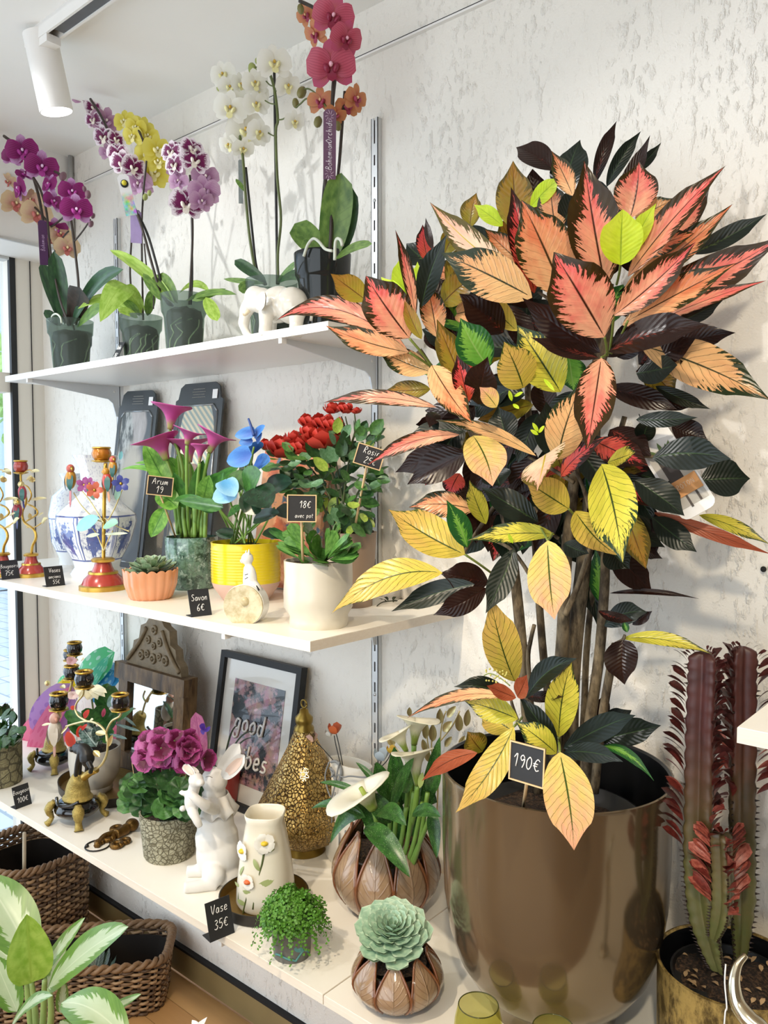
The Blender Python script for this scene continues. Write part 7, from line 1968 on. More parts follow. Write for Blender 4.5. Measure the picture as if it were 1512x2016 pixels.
pleaf(o, (392, 1465), (378, 1478), 10, bpy.data.materials['violet petal'], cq.y - .05, cq.y - .06, 'petal', a=.5, b=.3)
GRA = leafmat('dark grass blade', '#1d2a1e', '#33422c', None, .4, .05)
for t, ar in (((505, 1442), .16), ((500, 1452), .12), ((470, 1430), .2), ((490, 1490), .1), ((420, 1505), .02), ((458, 1505), .05), ((402, 1500), .05), ((480, 1510), .08)):
    pleaf(o, (438, 1522), t, 4, GRA, cq.y, cq.y - .03, 'blade', a=.3, b=.6, arch=ar, nu=10, nv=2)
# --- rabbit kissing its young
cb, R = seat(430, 1742, ZB, 84)
YRB = cb.y
RAB = plain('white painted resin', '#dedbd6', .55, var=.05, scale=18, bump=.05)
o = thing('rabbit_figurine', 'white rabbit figurine holding up and kissing its young', 'figurine', cb)
k = mpp(cb)
def rp(x, y, dy=0.0):
    return at(x, y, YRB + dy)
rb = MB().blob(rp(430, 1680), (46 * k, 42 * k, 56 * k), 24, 16).tube(smoothpts([rp(428, 1660), rp(424, 1615), rp(422, 1580), rp(420, 1555)], 4), [42 * k] * 3 + [36 * k] * 3 + [29 * k] * 3 + [24 * k] * 4, 18)
rb.blob(rp(422, 1536), (28 * k, 25 * k, 26 * k), 18, 12).blob(rp(404, 1542), (17 * k, 16 * k, 15 * k), 14, 10).blob(rp(395, 1542), (9 * k, 9 * k, 8 * k), 10, 8)
rb.blob(rp(446, 1724), (30 * k, 32 * k, 20 * k), 14, 10).blob(rp(420, 1722, -.04), (26 * k, 20 * k, 22 * k), 14, 10)
rb.tube(smoothpts([atz(425, 1738, ZB + .012), atz(395, 1744, ZB + .011), atz(362, 1748, ZB + .010)], 4), [15 * k, 14 * k, 13 * k, 12 * k, 12 * k, 12 * k, 11 * k, 11 * k, 10 * k], 12)
rb.tube(smoothpts([atz(420, 1712, ZB + .012), atz(392, 1714, ZB + .011), atz(368, 1716, ZB + .010)], 4), [13 * k] * 5 + [12 * k] * 4, 12)
rb.tube(smoothpts([rp(424, 1594, -.03), rp(404, 1586, -.085), rp(385, 1572, -.105), rp(374, 1562, -.11)], 4), [11 * k] * 5 + [9 * k] * 4 + [8 * k] * 4, 10)
rb.tube(smoothpts([rp(418, 1590, .0), rp(400, 1582, -.05), rp(384, 1574, -.07)], 4), [10 * k] * 5 + [8 * k] * 4, 10)
fuse(rb, 'body', RAB, o, .0035, 6)
def ear(b, t, w, dy, inner):
    B, T = rp(b[0], b[1], dy), rp(t[0], t[1], dy)
    z = tocam(B)
    e = MB().leaf(B, T, w * k, z, .55, .42, bend=.05, fold=.3, nu=10, nv=6).leaf(B, T, w * k, -z, .55, .42, bend=.03, fold=.0, nu=10, nv=6).build('ear', RAB, o)
    if inner:
        MB().leaf(B + (T - B) * .12 + z * .003, B + (T - B) * .9 + z * .003, w * .62 * k, z, .55, .42, bend=.05, fold=.3, nu=8, nv=4).build('inner_ear', plain('blush paint', '#dcc3b4', .6, var=.04), e)
ear((430, 1528), (472, 1464), 30, .015, False)
ear((438, 1532), (482, 1487), 28, -.02, True)
ruff = MB()
vs, fs = [], []
n_ = 60
for ring, (rr_, dz) in enumerate(((24, 1562), (34, 1585), (42, 1597))):
    for i in range(n_):
        a = 2 * pi * i / n_
        p = rp(424, dz) + Vector((cos(a), sin(a), 0)) * rr_ * k * (1 + .05 * sin(9 * a) * ring) + Vector((0, 0, .004 * ring * sin(9 * a)))
        vs.append(p)
for r_ in range(2):
    for i in range(n_):
        j = (i + 1) % n_
        fs.append((r_ * n_ + i, r_ * n_ + j, (r_ + 1) * n_ + j, (r_ + 1) * n_ + i))
ruff.add(vs, fs)
rf = ruff.build('ruff', RAB, o)
sm = rf.modifiers.new('thick', 'SOLIDIFY'); sm.thickness = .002
MB().tube([rp(405, 1530, -.045), rp(412, 1528, -.048), rp(418, 1531, -.046)], .7 * k, 5).build('closed_eye', plain('grey line', '#8d8780', .6), o)
bb = MB().blob(rp(378, 1578, -.085), (15 * k, 14 * k, 24 * k), 14, 10).blob(rp(386, 1536, -.085), (15 * k, 14 * k, 14 * k), 14, 10).blob(rp(395, 1541, -.085), (8 * k, 8 * k, 7 * k), 10, 8).tube([rp(380, 1560, -.085), rp(384, 1545, -.085)], 11 * k, 10)
bb.tube(smoothpts([rp(378, 1595, -.09), rp(386, 1612, -.09), rp(394, 1628, -.085)], 3), [11 * k, 10 * k, 9 * k, 8 * k, 8 * k, 7 * k, 6 * k], 8)
bb.tube(smoothpts([rp(372, 1560, -.09), rp(362, 1562, -.095), rp(356, 1559, -.095)], 3), 5 * k, 8).blob(rp(360, 1592, -.08), 7 * k, 8, 6)
fuse(bb, 'young_rabbit', RAB, o, .0025, 4)
ear((384, 1528), (361, 1506), 15, -.09, True)
ear((392, 1524), (374, 1512), 12, -.075, False)
# --- pierced brass lamp
cb, R = seat(600, 1692, ZB, 84)
k = mpp(cb)
YL = cb.y
def zpx(y):
    return at(600, y, YL).z
o = thing('brass_lamp', 'pierced golden table lamp glowing from inside', 'lamp', cb)
def pierced():
    t = NT('pierced aged brass')
    u, v = t.uv()
    vv = t.coords('Object', (1, 1, .8))
    vo = t.n('TexVoronoi', Scale=135.0, Vector=vv, _feature='DISTANCE_TO_EDGE').outputs[0]
    n = t.noise(vv, 12, 4, .6)
    col = t.mix(t.step(n, .4, .65), srgb('#a58a50'), srgb('#cbb074'))
    col = t.mix(t.math('MULTIPLY', t.math('SUBTRACT', 1.0, t.step(u, .0, .35)), .0), col, srgb('#8f9070'))
    col = t.mix(t.step(vo, .05, .13), srgb('#2c1e0e'), col)
    met = t.princ(col, .38, .75, t.bump(t.step(vo, .04, .16), .6, .004))
    hole = t.math('SUBTRACT', 1.0, t.step(vo, .010, .030))
    t.surf(t.mixsh(hole, met, t.n('BsdfTransparent').outputs[0]))
    return t.m
BRS = plain('aged brass', '#8d7434', .35, .8, var=.3, scale=25)
lp = [(R * .98, zpx(1686)), (R * .98, zpx(1672)), (R * .86, zpx(1668)), (R * .80, zpx(1660))]
MB().lathe([(0, ZB), (R, ZB), (R, zpx(1678)), (R * .92, zpx(1660)), (R * .9, zpx(1655)), (0, zpx(1655))], (cb.x, cb.y, 0), 40).build('base', BRS, o, sharp=50)
fac = hexmod(8, .55)
RW = 97 * k
MB().lathe([(R * .92, zpx(1660)), (RW * .75, zpx(1640)), (RW * .97, zpx(1612)), (RW, zpx(1602)), (RW * .96, zpx(1585)), (RW * .72, zpx(1540)), (RW * .50, zpx(1500)), (RW * .34, zpx(1470)), (RW * .23, zpx(1446)), (RW * .19, zpx(1432))], (cb.x, cb.y, 0), 64, mod=fac).build('shade', pierced(), o, sharp=60)
MB().lathe([(RW * .2, zpx(1440)), (RW * .20, zpx(1432)), (RW * .15, zpx(1426)), (RW * .18, zpx(1420)), (RW * .18, zpx(1412)), (RW * .10, zpx(1404)), (RW * .08, zpx(1396)), (0, zpx(1394))], (cb.x, cb.y, 0), 32).build('neck_cap', BRS, o)
MB().tube([(cb.x + .0095 * cos(a), cb.y, zpx(1386) + .0095 * sin(a)) for a in [i * 2 * pi / 14 for i in range(15)]], .0022, 6).build('ring_handle', BRS, o)
bu = NT('bulb glow'); bu.surf(bu.n('Emission', Color=(1, .72, .32, 1), Strength=14.0).outputs[0])
MB().blob((cb.x, cb.y, zpx(1525)), (.012, .012, .017), 12, 8).build('bulb', bu.m, o)
lamp('POINT', 'lamp_bulb_light', (cb.x, cb.y, zpx(1525)), (cb.x, cb.y, 0), 1.3, (1, .75, .4), shadow_soft_size=.02)
# --- white vase with modelled flowers, on a round tray
tcp = atz(520, 1778, ZB)
k = mpp(tcp)
o = thing('round_tray', 'round dark tray with brass inside under the flower vase', 'tray', tcp)
RT = 87 * k
claypot(o, tcp, [(0, ZB), (RT * .97, ZB), (RT, ZB + .003), (RT * 1.01, ZB + .024), (RT * .985, ZB + .024)], plain('black brown metal', '#2b2620', .4, .3), 56, 'wall')
claypot(o, tcp, [(RT * .983, ZB + .0235), (RT * .96, ZB + .003), (0, ZB + .003)], plain('brass tray face', '#8a6f3a', .3, .7, var=.15), 56, 'brass_inside')
ZV = ZB + .004
IV = plain('ivory porcelain', '#ddd6c4', .25, var=.04, coat=.3)
vc = Vector((tcp.x, tcp.y, ZV)) + Vector((.0, .005, 0))
zv1 = at(517, 1597, vc.y).z
hv = zv1 - ZV
o = thing('flower_vase', 'ivory vase with modelled daisies on a round tray', 'vase', vc)
def vmod(a, k_, r, z):
    s_ = .06 * cos(4 * a + .6)
    return (r * (1 + s_ * (z - ZV) / hv), z)
Rb, Rn = 58 * k, 41 * k
MB().lathe([(0, ZV), (Rb * .95, ZV), (Rb, ZV + .006), (Rb * .98, ZV + hv * .2), (Rb * .88, ZV + hv * .5), (Rb * .72, ZV + hv * .8), (Rn * .92, ZV + hv * .93), (Rn * 1.0, zv1), (Rn * .96, zv1 + .002), (Rn * .90, zv1), (Rn * .82, ZV + hv * .9), (Rb * .6, ZV + hv * .7), (0, ZV + hv * .6)], (vc.x, vc.y, 0), 56, mod=vmod).build('body', IV, o, sharp=60)
def vsurf(px, py):
    """point on the front of the vase under a pixel"""
    d = ray(px, py)
    best = None
    for i in range(400):
        p = CAM + d * (1.0 + i * .0025)
        q = min(max((p.z - ZV) / hv, 0), 1)
        rr_ = Rb * (1 - q) + Rn * q * .95
        if (p.x - vc.x) ** 2 + (p.y - vc.y) ** 2 < (rr_ * 1.02) ** 2:
            return p
    return at(px, py, vc.y - .05)
VG = plain('olive ceramic stem', '#4f5a2c', .4, var=.15)
VL = plain('sage ceramic leaf', '#9aa56c', .4, var=.12)
WF = plain('white ceramic petal', '#ece8de', .3, var=.02)
for pts in ([(521, 1668), (516, 1700), (505, 1745), (498, 1790)], [(482, 1690), (474, 1730), (470, 1770)], [(490, 1750), (484, 1775), (478, 1800)], [(503, 1750), (508, 1775)]):
    MB().tube(smoothpts([vsurf(*p) for p in pts], 4), .0022, 6).build('stem', VG, o)
for x, y, r_, cc_ in ((521, 1658, 21, '#d8b82c'), (482, 1674, 20, '#d8b82c'), (491, 1734, 16, '#d0642e')):
    p = vsurf(x, y); n_ = (p - Vector((vc.x, vc.y, p.z))).normalized()
    X, Yv, Z = axes_for(n_)
    f_ = MB().blob(p + n_ * .006, (.0085, .0085, .005), 8, 5).build('flower', plain('petal centre ' + cc_, cc_, .4), o)
    for j in range(5):
        a = 2 * pi * j / 5 + x
        d = X * cos(a) + Yv * sin(a)
        MB().leaf(p + n_ * .004, p + n_ * .007 + d * r_ * k, r_ * .95 * k, n_, .5, .25, bend=.12, nu=6, nv=4).build('petal', WF, f_)
for b, t, w in (((512, 1715), (500, 1690), 9), ((505, 1745), (540, 1730), 12), ((500, 1760), (480, 1752), 9), ((474, 1725), (484, 1705), 8), ((474, 1745), (466, 1735), 7), ((525, 1672), (540, 1670), 8), ((486, 1780), (470, 1770), 10)):
    B, T = vsurf(*b), vsurf(*t)
    n_ = ((B + T) / 2 - Vector((vc.x, vc.y, B.z))).normalized()
    MB().leaf(B + n_ * .002, T + n_ * .004, w * k, n_, .7, .7, bend=.08, nu=6, nv=3).build('leaf', VL, o)
desk_card((438, 1846), 54, 72, ZB, [('Vase', .16, .24, .02), ('35$', -.24, .24, .02)], 'slate price card reading vase 35 euros at the shelf edge', yawoff=.5)
# --- mossy plant in a grey plastic pot
cb, R = seat(575, 1898, ZB, 72)
k = mpp(cb)
zr = at(578, 1806, cb.y).z
o = thing('baby_tears', 'bushy baby tears plant in a small grey plastic pot', 'plant', cb)
Rt = 43 * k
claypot(o, cb, [(0, ZB), (R, ZB), (R * 1.0, ZB + .004), (Rt * .97, zr - .004), (Rt, zr), (Rt * .95, zr), (R * .9, ZB + .02), (0, ZB + .02)], plain('grey plastic', '#64625c', .45, var=.06), 40)
TEAL = plain('teal print', '#4f8a86', .45)
ang0 = atan2(CAM.y - cb.y, CAM.x - cb.x)
wv = MB()
P = []
for i in range(13):
    a = ang0 - 1.0 + i * .17
    z_ = ZB + .012 + .010 * sin(i * .8) * (1 if i > 6 else .3)
    P.append((cb.x + R * 1.03 * cos(a), cb.y + R * 1.03 * sin(a), z_))
wv.tube(P, .0022, 5)
wv.build('wave_print', TEAL, o)
for da, zz, s_ in ((.35, .022, .010), (-.05, .040, .009)):
    a = ang0 + da
    p = Vector((cb.x + R * 1.06 * cos(a), cb.y + R * 1.06 * sin(a), ZB + zz)); nn_ = Vector((cos(a), sin(a), 0))
    MB().leaf(p - nn_.cross(Vector((0, 0, 1))) * s_, p + nn_.cross(Vector((0, 0, 1))) * s_ + Vector((0, 0, s_)), s_, nn_, .5, .5, nu=5, nv=3).build('wave_print', TEAL, o)
mo = MB()
r5 = random.Random(3)
for i in range(4200):
    a = r5.uniform(0, 2 * pi); el = r5.uniform(-.45, 1.57)
    rr_ = (1 + .10 * sin(3 * a) + .07 * sin(7 * a + el * 4)) * r5.uniform(.80, 1.02)
    rx_ = 64 * k
    p = Vector((cb.x, cb.y, zr + .006)) + Vector((cos(a) * cos(el) * rx_, sin(a) * cos(el) * rx_ * .95, sin(el) * 42 * k)) * rr_
    if el < -.1 and i % 2:
        p.z -= r5.uniform(0, .022)
    d = Vector((r5.gauss(0, 1), r5.gauss(0, 1), r5.gauss(0, .6))).normalized()
    mo.leaf(p, p + d * .0062, .0055, Vector((cos(a), sin(a), .8)), .5, .4, nu=2, nv=2)
for j in range(26):
    a = r5.uniform(0, 6.28)
    L = r5.uniform(.03, .06)
    for i in range(12):
        q = i / 12
        p = Vector((cb.x + cos(a) * (62 * k + q * .018), cb.y + sin(a) * (62 * k + q * .018), zr - q * L + .004))
        d = Vector((r5.gauss(0, 1), r5.gauss(0, 1), r5.gauss(0, .6))).normalized()
        mo.leaf(p, p + d * .006, .0052, Vector((cos(a), sin(a), .5)), .5, .4, nu=2, nv=2)
fo = mo.build('foliage', leafmat('tiny green leaves', '#3f7a22', '#74a83e', None, .5, .2), o)
fo['kind'] = 'stuff'
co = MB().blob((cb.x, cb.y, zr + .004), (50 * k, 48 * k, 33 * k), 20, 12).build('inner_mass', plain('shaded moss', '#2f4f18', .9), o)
# --- leaf shaped pots
BROWN = NT('brown reactive glaze')
_v = BROWN.coords(); _n = BROWN.noise(_v, 22, 5, .6)
_u, _w = BROWN.uv()
_av = BROWN.math('ABSOLUTE', BROWN.math('SUBTRACT', BROWN.math('MULTIPLY', _w, 2.0), 1.0))
_e = BROWN.step(_av, .72, .98)
_m = BROWN.math('SUBTRACT', 1.0, BROWN.step(_av, .02, .08))
_fr = BROWN.math('ABSOLUTE', BROWN.math('SUBTRACT', BROWN.math('FRACT', BROWN.math('MULTIPLY', BROWN.math('SUBTRACT', _u, BROWN.math('MULTIPLY', _av, .25)), 9.0)), .5))
_sv = BROWN.math('MULTIPLY', BROWN.math('SUBTRACT', 1.0, BROWN.step(_fr, .03, .16)), .22)
BROWN.surf(BROWN.princ(BROWN.mix(BROWN.math('MAXIMUM', _e, _sv), BROWN.mix(_n, srgb('#7d6247'), srgb('#b09274')), srgb('#6a3f22')), .16, 0, BROWN.bump(BROWN.math('ADD', _sv, _m), .5, .004), Coat__Weight=.5))
BROWN = BROWN.m
DKB = plain('dark brown glaze inside', '#2a1a12', .25, coat=.3)
def leafpot(o, c, Rm, z0, zr, n, rot):
    Hh = zr - z0
    prof = lambda q: Rm * (.38 + .62 * sin(min(1, (q + .12) / .62) * pi / 2)) if q < .5 else Rm * (1.0 - .34 * ((q - .5) / .5) ** 1.6)
    pr = [(0, z0)] + [(prof(q / 12 * .80) * .95, z0 + Hh * q / 12 * .74) for q in range(13)]
    pr += [(pr[-1][0] * .93, pr[-1][1]), (Rm * .75, z0 + Hh * .4), (0, z0 + Hh * .35)]
    claypot(o, c, pr, DKB, 40, 'pot_body')
    for i in range(n):
        a0 = rot + 2 * pi * i / n
        m = MB(); m2 = MB()
        vs, uv = [], []
        nu_, nv_ = 14, 8
        edgeL, edgeR = [], []
        for iu in range(nu_ + 1):
            u = iu / nu_
            hw = (2 * pi / n) * .50 * (sin(pi * min(1, (u * .86 + .14))) ** .70 if u < 1 else 0)
            q = u * 1.10
            rr_ = prof(min(q, 1.0)) * (1.0 if q < 1 else 1 - (q - 1) * .4)
            for iv in range(nv_ + 1):
                t_ = 2 * iv / nv_ - 1
                a = a0 + hw * t_
                lift = 1.03 + .04 * (1 - t_ * t_) + .02 * (abs(t_) ** 6)
                p = Vector((c[0] + rr_ * lift * cos(a), c[1] + rr_ * lift * sin(a), z0 + Hh * q * .96 + .001))
                vs.append(p); uv.append((u, .5 + .5 * t_))
                if iv == 0: edgeL.append(p)
                if iv == nv_: edgeR.append(p)
        fs = []
        for iu in range(nu_):
            for iv in range(nv_):
                q_ = iu * (nv_ + 1) + iv
                fs.append((q_, q_ + 1, q_ + nv_ + 2, q_ + nv_ + 1))
        m.add(vs, fs, uv)
        lf = m.build('ceramic_leaf', BROWN, o)
        so = lf.modifiers.new('thick', 'SOLIDIFY'); so.thickness = Rm * .05; so.offset = -1
        MB().tube(edgeL[2:] + list(reversed(edgeR))[:-2], Rm * .028, 6).build('raised_edge', plain('rust glaze edge', '#7a4a2c', .15, coat=.5), lf)
q = at(760, 1722, -.205)
k = mpp(q)
o = thing('calla_lily', 'white calla lily in a large brown pot of ceramic leaves', 'plant', (q.x, q.y, ZB))
zr = at(760, 1640, q.y).z + .012
leafpot(o, q, 101 * k, ZB, zr, 9, .32)
soil(q, 74 * k, zr - .05, o)
YB = q.y
GCS = leafmat('calla leaf spotted', '#23471f', '#3f6e2e', '#2f5a28', .3, .15, spots='#b9c8a0')
CW = petalmat('calla white', '#e2dfa8', '#eeebdc', k0=.1, k1=.6, nz=.1)
CWO = petalmat('calla white outer', '#93a84a', '#e8e4cc', k0=.18, k1=.55, nz=.1)
SPX = plain('green yellow spadix', '#8a9a3a', .5)
calla(o, 0, 0, 735, 1592, 66, 100, YB - .12, -.55, CW, CWO, ((735, 1680), (742, 1630), YB - .02), 4.5, SPX, tipx=-1)
calla(o, 0, 0, 822, 1545, 92, 62, YB - .06, -.12, CW, CWO, ((795, 1680), (815, 1600), YB), 5.5, None, tipx=-1)
calla(o, 0, 0, 815, 1465, 70, 62, YB - .02, .1, CW, CWO, ((800, 1680), (812, 1540), YB + .02), 5.0, None, tipx=1)
calla(o, 0, 0, 800, 1478, 56, 50, YB - .05, -.5, CW, CWO, ((790, 1680), (804, 1540), YB + .01), 4.5, None, tipx=-1)
pleaf(o, (826, 1552), (832, 1520), 12, plain('green bud spathe', '#9aa860', .5), YB - .07, YB - .07, 'bud')
for b, t, w, dy, kw in (((740, 1640), (700, 1570), 30, -.10, dict(arch=.10)), ((720, 1610), (612, 1592), 22, -.14, dict(arch=.14)), ((715, 1605), (650, 1660), 30, -.14, dict(arch=.25)), ((705, 1560), (630, 1540), 14, -.06, dict(arch=.06)), ((770, 1620), (720, 1560), 40, -.10, dict(arch=.05)), ((745, 1600), (800, 1625), 38, -.14, dict(arch=.14)), ((720, 1625), (807, 1728), 44, -.15, dict(arch=.10)), ((775, 1610), (755, 1520), 44, -.03, {}),
                        ((785, 1590), (776, 1470), 42, -.02, {}), ((790, 1560), (818, 1490), 34, -.05, {}), ((772, 1590), (815, 1492), 22, -.08, dict(arch=.08)), ((835, 1600), (866, 1450), 30, -.02, {}), ((845, 1560), (866, 1500), 30, -.04, {}), ((812, 1602), (868, 1608), 30, -.10, dict(arch=.10)), ((850, 1600), (860, 1690), 26, -.06, dict(arch=.1)), ((760, 1560), (740, 1500), 34, .0, {}), ((765, 1580), (700, 1500), 16, .0, dict(arch=.08)), ((800, 1640), (840, 1580), 40, .0, {}), ((770, 1650), (790, 1580), 50, .0, {}), ((812, 1560), (860, 1580), 50, .02, {})):
    pleaf(o, b, t, w, GCS, YB + dy, YB + dy - .02, a=.5, b=.8, fold=.25, nu=12, nv=5, ripple=.02, **kw)
for x0, x1, y1 in ((745, 735, 1610), (752, 720, 1620), (760, 770, 1600), (770, 782, 1580), (790, 815, 1560), (800, 832, 1580), (806, 850, 1600), (780, 800, 1590), (812, 842, 1560)):
    stem(o, [(x0, 1705), ((x0 + x1) / 2, 1655), (x1, y1)], [YB - .02, YB - .04, YB - .05], 4.6, M_CST, 'stalk', 8)
cb, R = seat(782, 2004, ZB, 112)
k = mpp(cb)
o = thing('succulent', 'mint echeveria in a small brown pot of ceramic leaves', 'succulent', cb)
zr = at(780, 1866, cb.y).z
leafpot(o, cb, 86 * k, ZB, zr, 8, .60)
soil(cb, 58 * k, zr - .022, o)
ctd = tocam(cb); ctd.z = 0
rosette(o, Vector((cb.x, cb.y, zr + .026)) + ctd.normalized() * .0 - RGT * .008, 80 * k, 58, M_ECH2, .40, up=.45, tilt_dir=ctd.normalized(), wide=.62)
# --- bronze octopus opener
def os(x, y, h=0):
    return atz(x, y, ZB) + Vector((0, 0, h))
BRZ = plain('antique bronze', '#6d4f22', .35, .75, var=.5, scale=120, bump=.4)
pc_ = os(225, 1660)
k = mpp(pc_)
o = thing('bronze_octopus', 'small bronze octopus ornament lying on the shelf', 'ornament', pc_)
fuse(MB().blob(os(260, 1636, .016), (15 * k, 14 * k, 13 * k), 14, 10).blob(os(248, 1642, .014), (11 * k, 10 * k, 10 * k), 12, 8).tube([os(250, 1642, .012), os(228, 1652, .012)], 10 * k, 10), 'head', BRZ, o, .0022, 3)
def ring(x, y, r_, th, flat=.3, n_=16):
    c_ = os(x, y, th * k)
    return [c_ + Vector((cos(2 * pi * i / n_) * r_ * k, sin(2 * pi * i / n_) * r_ * k, .25 * r_ * k * sin(2 * pi * i / n_) * flat)) for i in range(n_ + 1)]
for x, y, r_, th in ((213, 1654, 11, 5), (229, 1636, 9, 5), (230, 1668, 9, 5), (246, 1660, 8, 4.5), (196, 1662, 6, 4.5)):
    MB().tube(ring(x, y, r_, th), th * k, 8).build('tentacle', BRZ, o)
MB().tube(smoothpts([os(190, 1670, .006), os(205, 1655, .010), os(222, 1648, .010), os(245, 1640, .012)], 4), 6 * k, 8).build('tentacle', BRZ, o)
q_ = thing('cord_ring', 'black cord ring with a bead tied to the bronze octopus', 'cord', os(188, 1668))
MB().tube([os(192, 1666, .002) + (RGT * cos(a) * 23 + Vector((HOR.x, HOR.y, 0)) * sin(a) * 24) * k for a in [i * 2 * pi / 24 for i in range(25)]], 1.5 * k, 6).build('cord', M_STAKE, q_)
MB().blob(os(171, 1668, .003), 4 * k, 10, 8).build('bead', M_STAKE, q_)
# --- white wire vase with small flowers
q = at(690, 1600, -.115)
k = mpp(q)
o = thing('sculpted_vase', 'white vase with grey line drawing and wire flowers behind the calla', 'vase', (q.x, q.y, ZB))
zt_ = at(690, 1500, q.y).z
hv2 = zt_ - ZB
MB().lathe([(0, ZB), (48 * k, ZB), (54 * k, ZB + .01), (52 * k, ZB + hv2 * .4), (40 * k, ZB + hv2 * .75), (44 * k, ZB + hv2 * .95), (46 * k, zt_), (42 * k, zt_), (34 * k, ZB + hv2 * .8), (0, ZB + hv2 * .7)], (q.x, q.y, 0), 40, sx=1.15, sy=.55).build('body', plain('matt white clay', '#dad5ca', .6, var=.03), o, sharp=60)
GRL = plain('grey line paint', '#7d7f80', .6)
for pts in ([(648, 1500), (640, 1530), (652, 1570), (662, 1530), (668, 1500)], [(660, 1560), (655, 1600), (650, 1640)], [(650, 1512), (658, 1520), (652, 1530)], [(668, 1640), (668, 1665)], [(680, 1635), (680, 1660)], [(664, 1525), (676, 1530), (690, 1528), (720, 1530), (745, 1520)]):
    stem(o, pts, q.y - .04, 1.6, GRL, 'drawn_line')
stem(o, [(652, 1500), (664, 1500), (672, 1520), (664, 1540), (650, 1510)], q.y - .035, 3.0, GRL, 'handle')
WIRE = plain('dark wire', '#3a3a38', .4, .5)
for pts, col_ in (([(680, 1525), (650, 1490), (622, 1460)], None), ([(678, 1525), (668, 1470), (662, 1445)], None), ([(676, 1525), (662, 1470), (658, 1448)], None), ([(730, 1530), (748, 1505), (752, 1490)], None), ([(728, 1530), (760, 1500), (770, 1480)], None)):
    stem(o, pts, q.y - .02, 1.0, WIRE, 'wire')
def tulip(px, py, s, col_):
    m_ = plain('clay flower ' + col_, col_, .6, var=.1)
    c_ = at(px, py, q.y - .02); k_ = s * .5 * mpp(c_)
    for i in range(4):
        a = i * pi / 2 + .4
        d = Vector((cos(a) * .5, sin(a) * .5, .9)).normalized()
        MB().leaf(c_ - Vector((0, 0, k_ * .6)), c_ - Vector((0, 0, k_ * .6)) + d * k_ * 1.9, k_ * 1.3, Vector((cos(a), sin(a), -.3)), .5, .3, bend=.15, nu=6, nv=4).build('petal', m_, o)
tulip(659, 1438, 26, '#cc6230'); tulip(613, 1455, 24, '#d8b0a0'); tulip(648, 1446, 16, '#d4cfc4'); tulip(751, 1490, 30, '#b8c4cc'); tulip(770, 1478, 18, '#d0a838')
# --- gilded leaf branches
q = at(850, 1480, -.06)
o = thing('gilded_branch', 'gilded metal leaf branch standing behind the white calla', 'branch', (at(856, 1640, -.06).x, -.06, ZB))
GLF = plain('bright gilt', '#cdbb84', .28, .8, var=.15)
for pts in ([(856, 1700), (862, 1560), (868, 1440), (878, 1400)], [(862, 1560), (845, 1480), (838, 1430)], [(866, 1460), (890, 1430), (905, 1400)], [(862, 1540), (850, 1480), (852, 1430)], [(860, 1580), (800, 1500), (770, 1460)]):
    stem(o, pts, -.06, 1.4, GLF, 'stalk')
for b, t, w in (((838, 1455), (838, 1420), 14), ((852, 1460), (852, 1425), 16), ((866, 1425), (866, 1395), 14), ((872, 1440), (890, 1420), 16), ((880, 1412), (898, 1390), 14), ((904, 1440), (904, 1406), 16), ((918, 1430), (922, 1396), 14), ((775, 1470), (764, 1446), 16), ((838, 1480), (832, 1455), 12), ((806, 1410), (806, 1392), 10), ((876, 1470), (890, 1450), 12), ((845, 1500), (838, 1478), 12), ((905, 1470), (915, 1448), 12), ((860, 1530), (850, 1505), 12)):
    goldleaf(o, b, t, w, -.065, GLF)
# --- green glasses
GG = NT('green glass')
GG.surf(GG.mixsh(.10, GG.n('BsdfTransparent', Color=srgb('#eeecc6')).outputs[0], GG.princ(srgb('#c4c47c'), .05, 0)))
GG = GG.m
def tumbler(px, py, w, Y, label):
    c_ = at(px, py, Y)
    k_ = mpp(c_)
    R_ = w * .5 * k_
    Hh = c_.z - ZB
    o = thing('glass_tumbler', label, 'glass', (c_.x, c_.y, ZB), 'green glasses before the planter')
    MB().lathe([(0, ZB), (R_ * .85, ZB), (R_ * 1.05, ZB + Hh * .1), (R_ * 1.25, ZB + Hh * .45), (R_ * 1.16, ZB + Hh * .75), (R_, c_.z), (R_ * .95, c_.z), (R_ * 1.09, ZB + Hh * .75), (R_ * 1.17, ZB + Hh * .45), (R_ * .95, ZB + Hh * .14), (0, ZB + Hh * .1)], (c_.x, c_.y, 0), 48).build('bowl', GG, o, sharp=70)
    MB().tube([(c_.x + R_ * .975 * cos(a), c_.y + R_ * .975 * sin(a), c_.z) for a in [i * 2 * pi / 40 for i in range(41)]], R_ * .028, 6).build('rim', plain('dark green glass edge', '#3f4018', .1), o)
tumbler(942, 1978, 80, -.450, 'green glass tumbler left of the other, before the big planter')
tumbler(1090, 2024, 84, -.440, 'green glass tumbler whose rim just shows at the bottom edge')
# --- red euphorbia cactus in the golden pot
YE = -.20
q = at(1440, 1897, YE)
k = mpp(q)
RE = 142 * k
o = thing('euphorbia', 'dark red euphorbia with columns and small leaves in a golden pot', 'cactus', (q.x, q.y, ZB))
GP_ = NT('rough gold leaf glaze')
_v = GP_.coords('Object', (1, 1, .5)); _n = GP_.noise(_v, 45, 6, .7)
GP_.surf(GP_.princ(GP_.mix(GP_.step(_n, .38, .62), srgb('#54421e'), srgb('#b89c5c')), .42, .6, GP_.bump(_n, .5, .004)))
zr = q.z
claypot(o, q, [(0, ZB), (RE * .96, ZB), (RE * .98, zr - .004), (RE, zr), (RE * .97, zr + .001), (RE * .945, zr - .002)], GP_.m, 56)
claypot(o, q, [(RE * .945, zr - .002), (RE * .93, zr - .06), (0, zr - .06)], plain('black glaze inside', '#101012', .25), 56, 'lining')
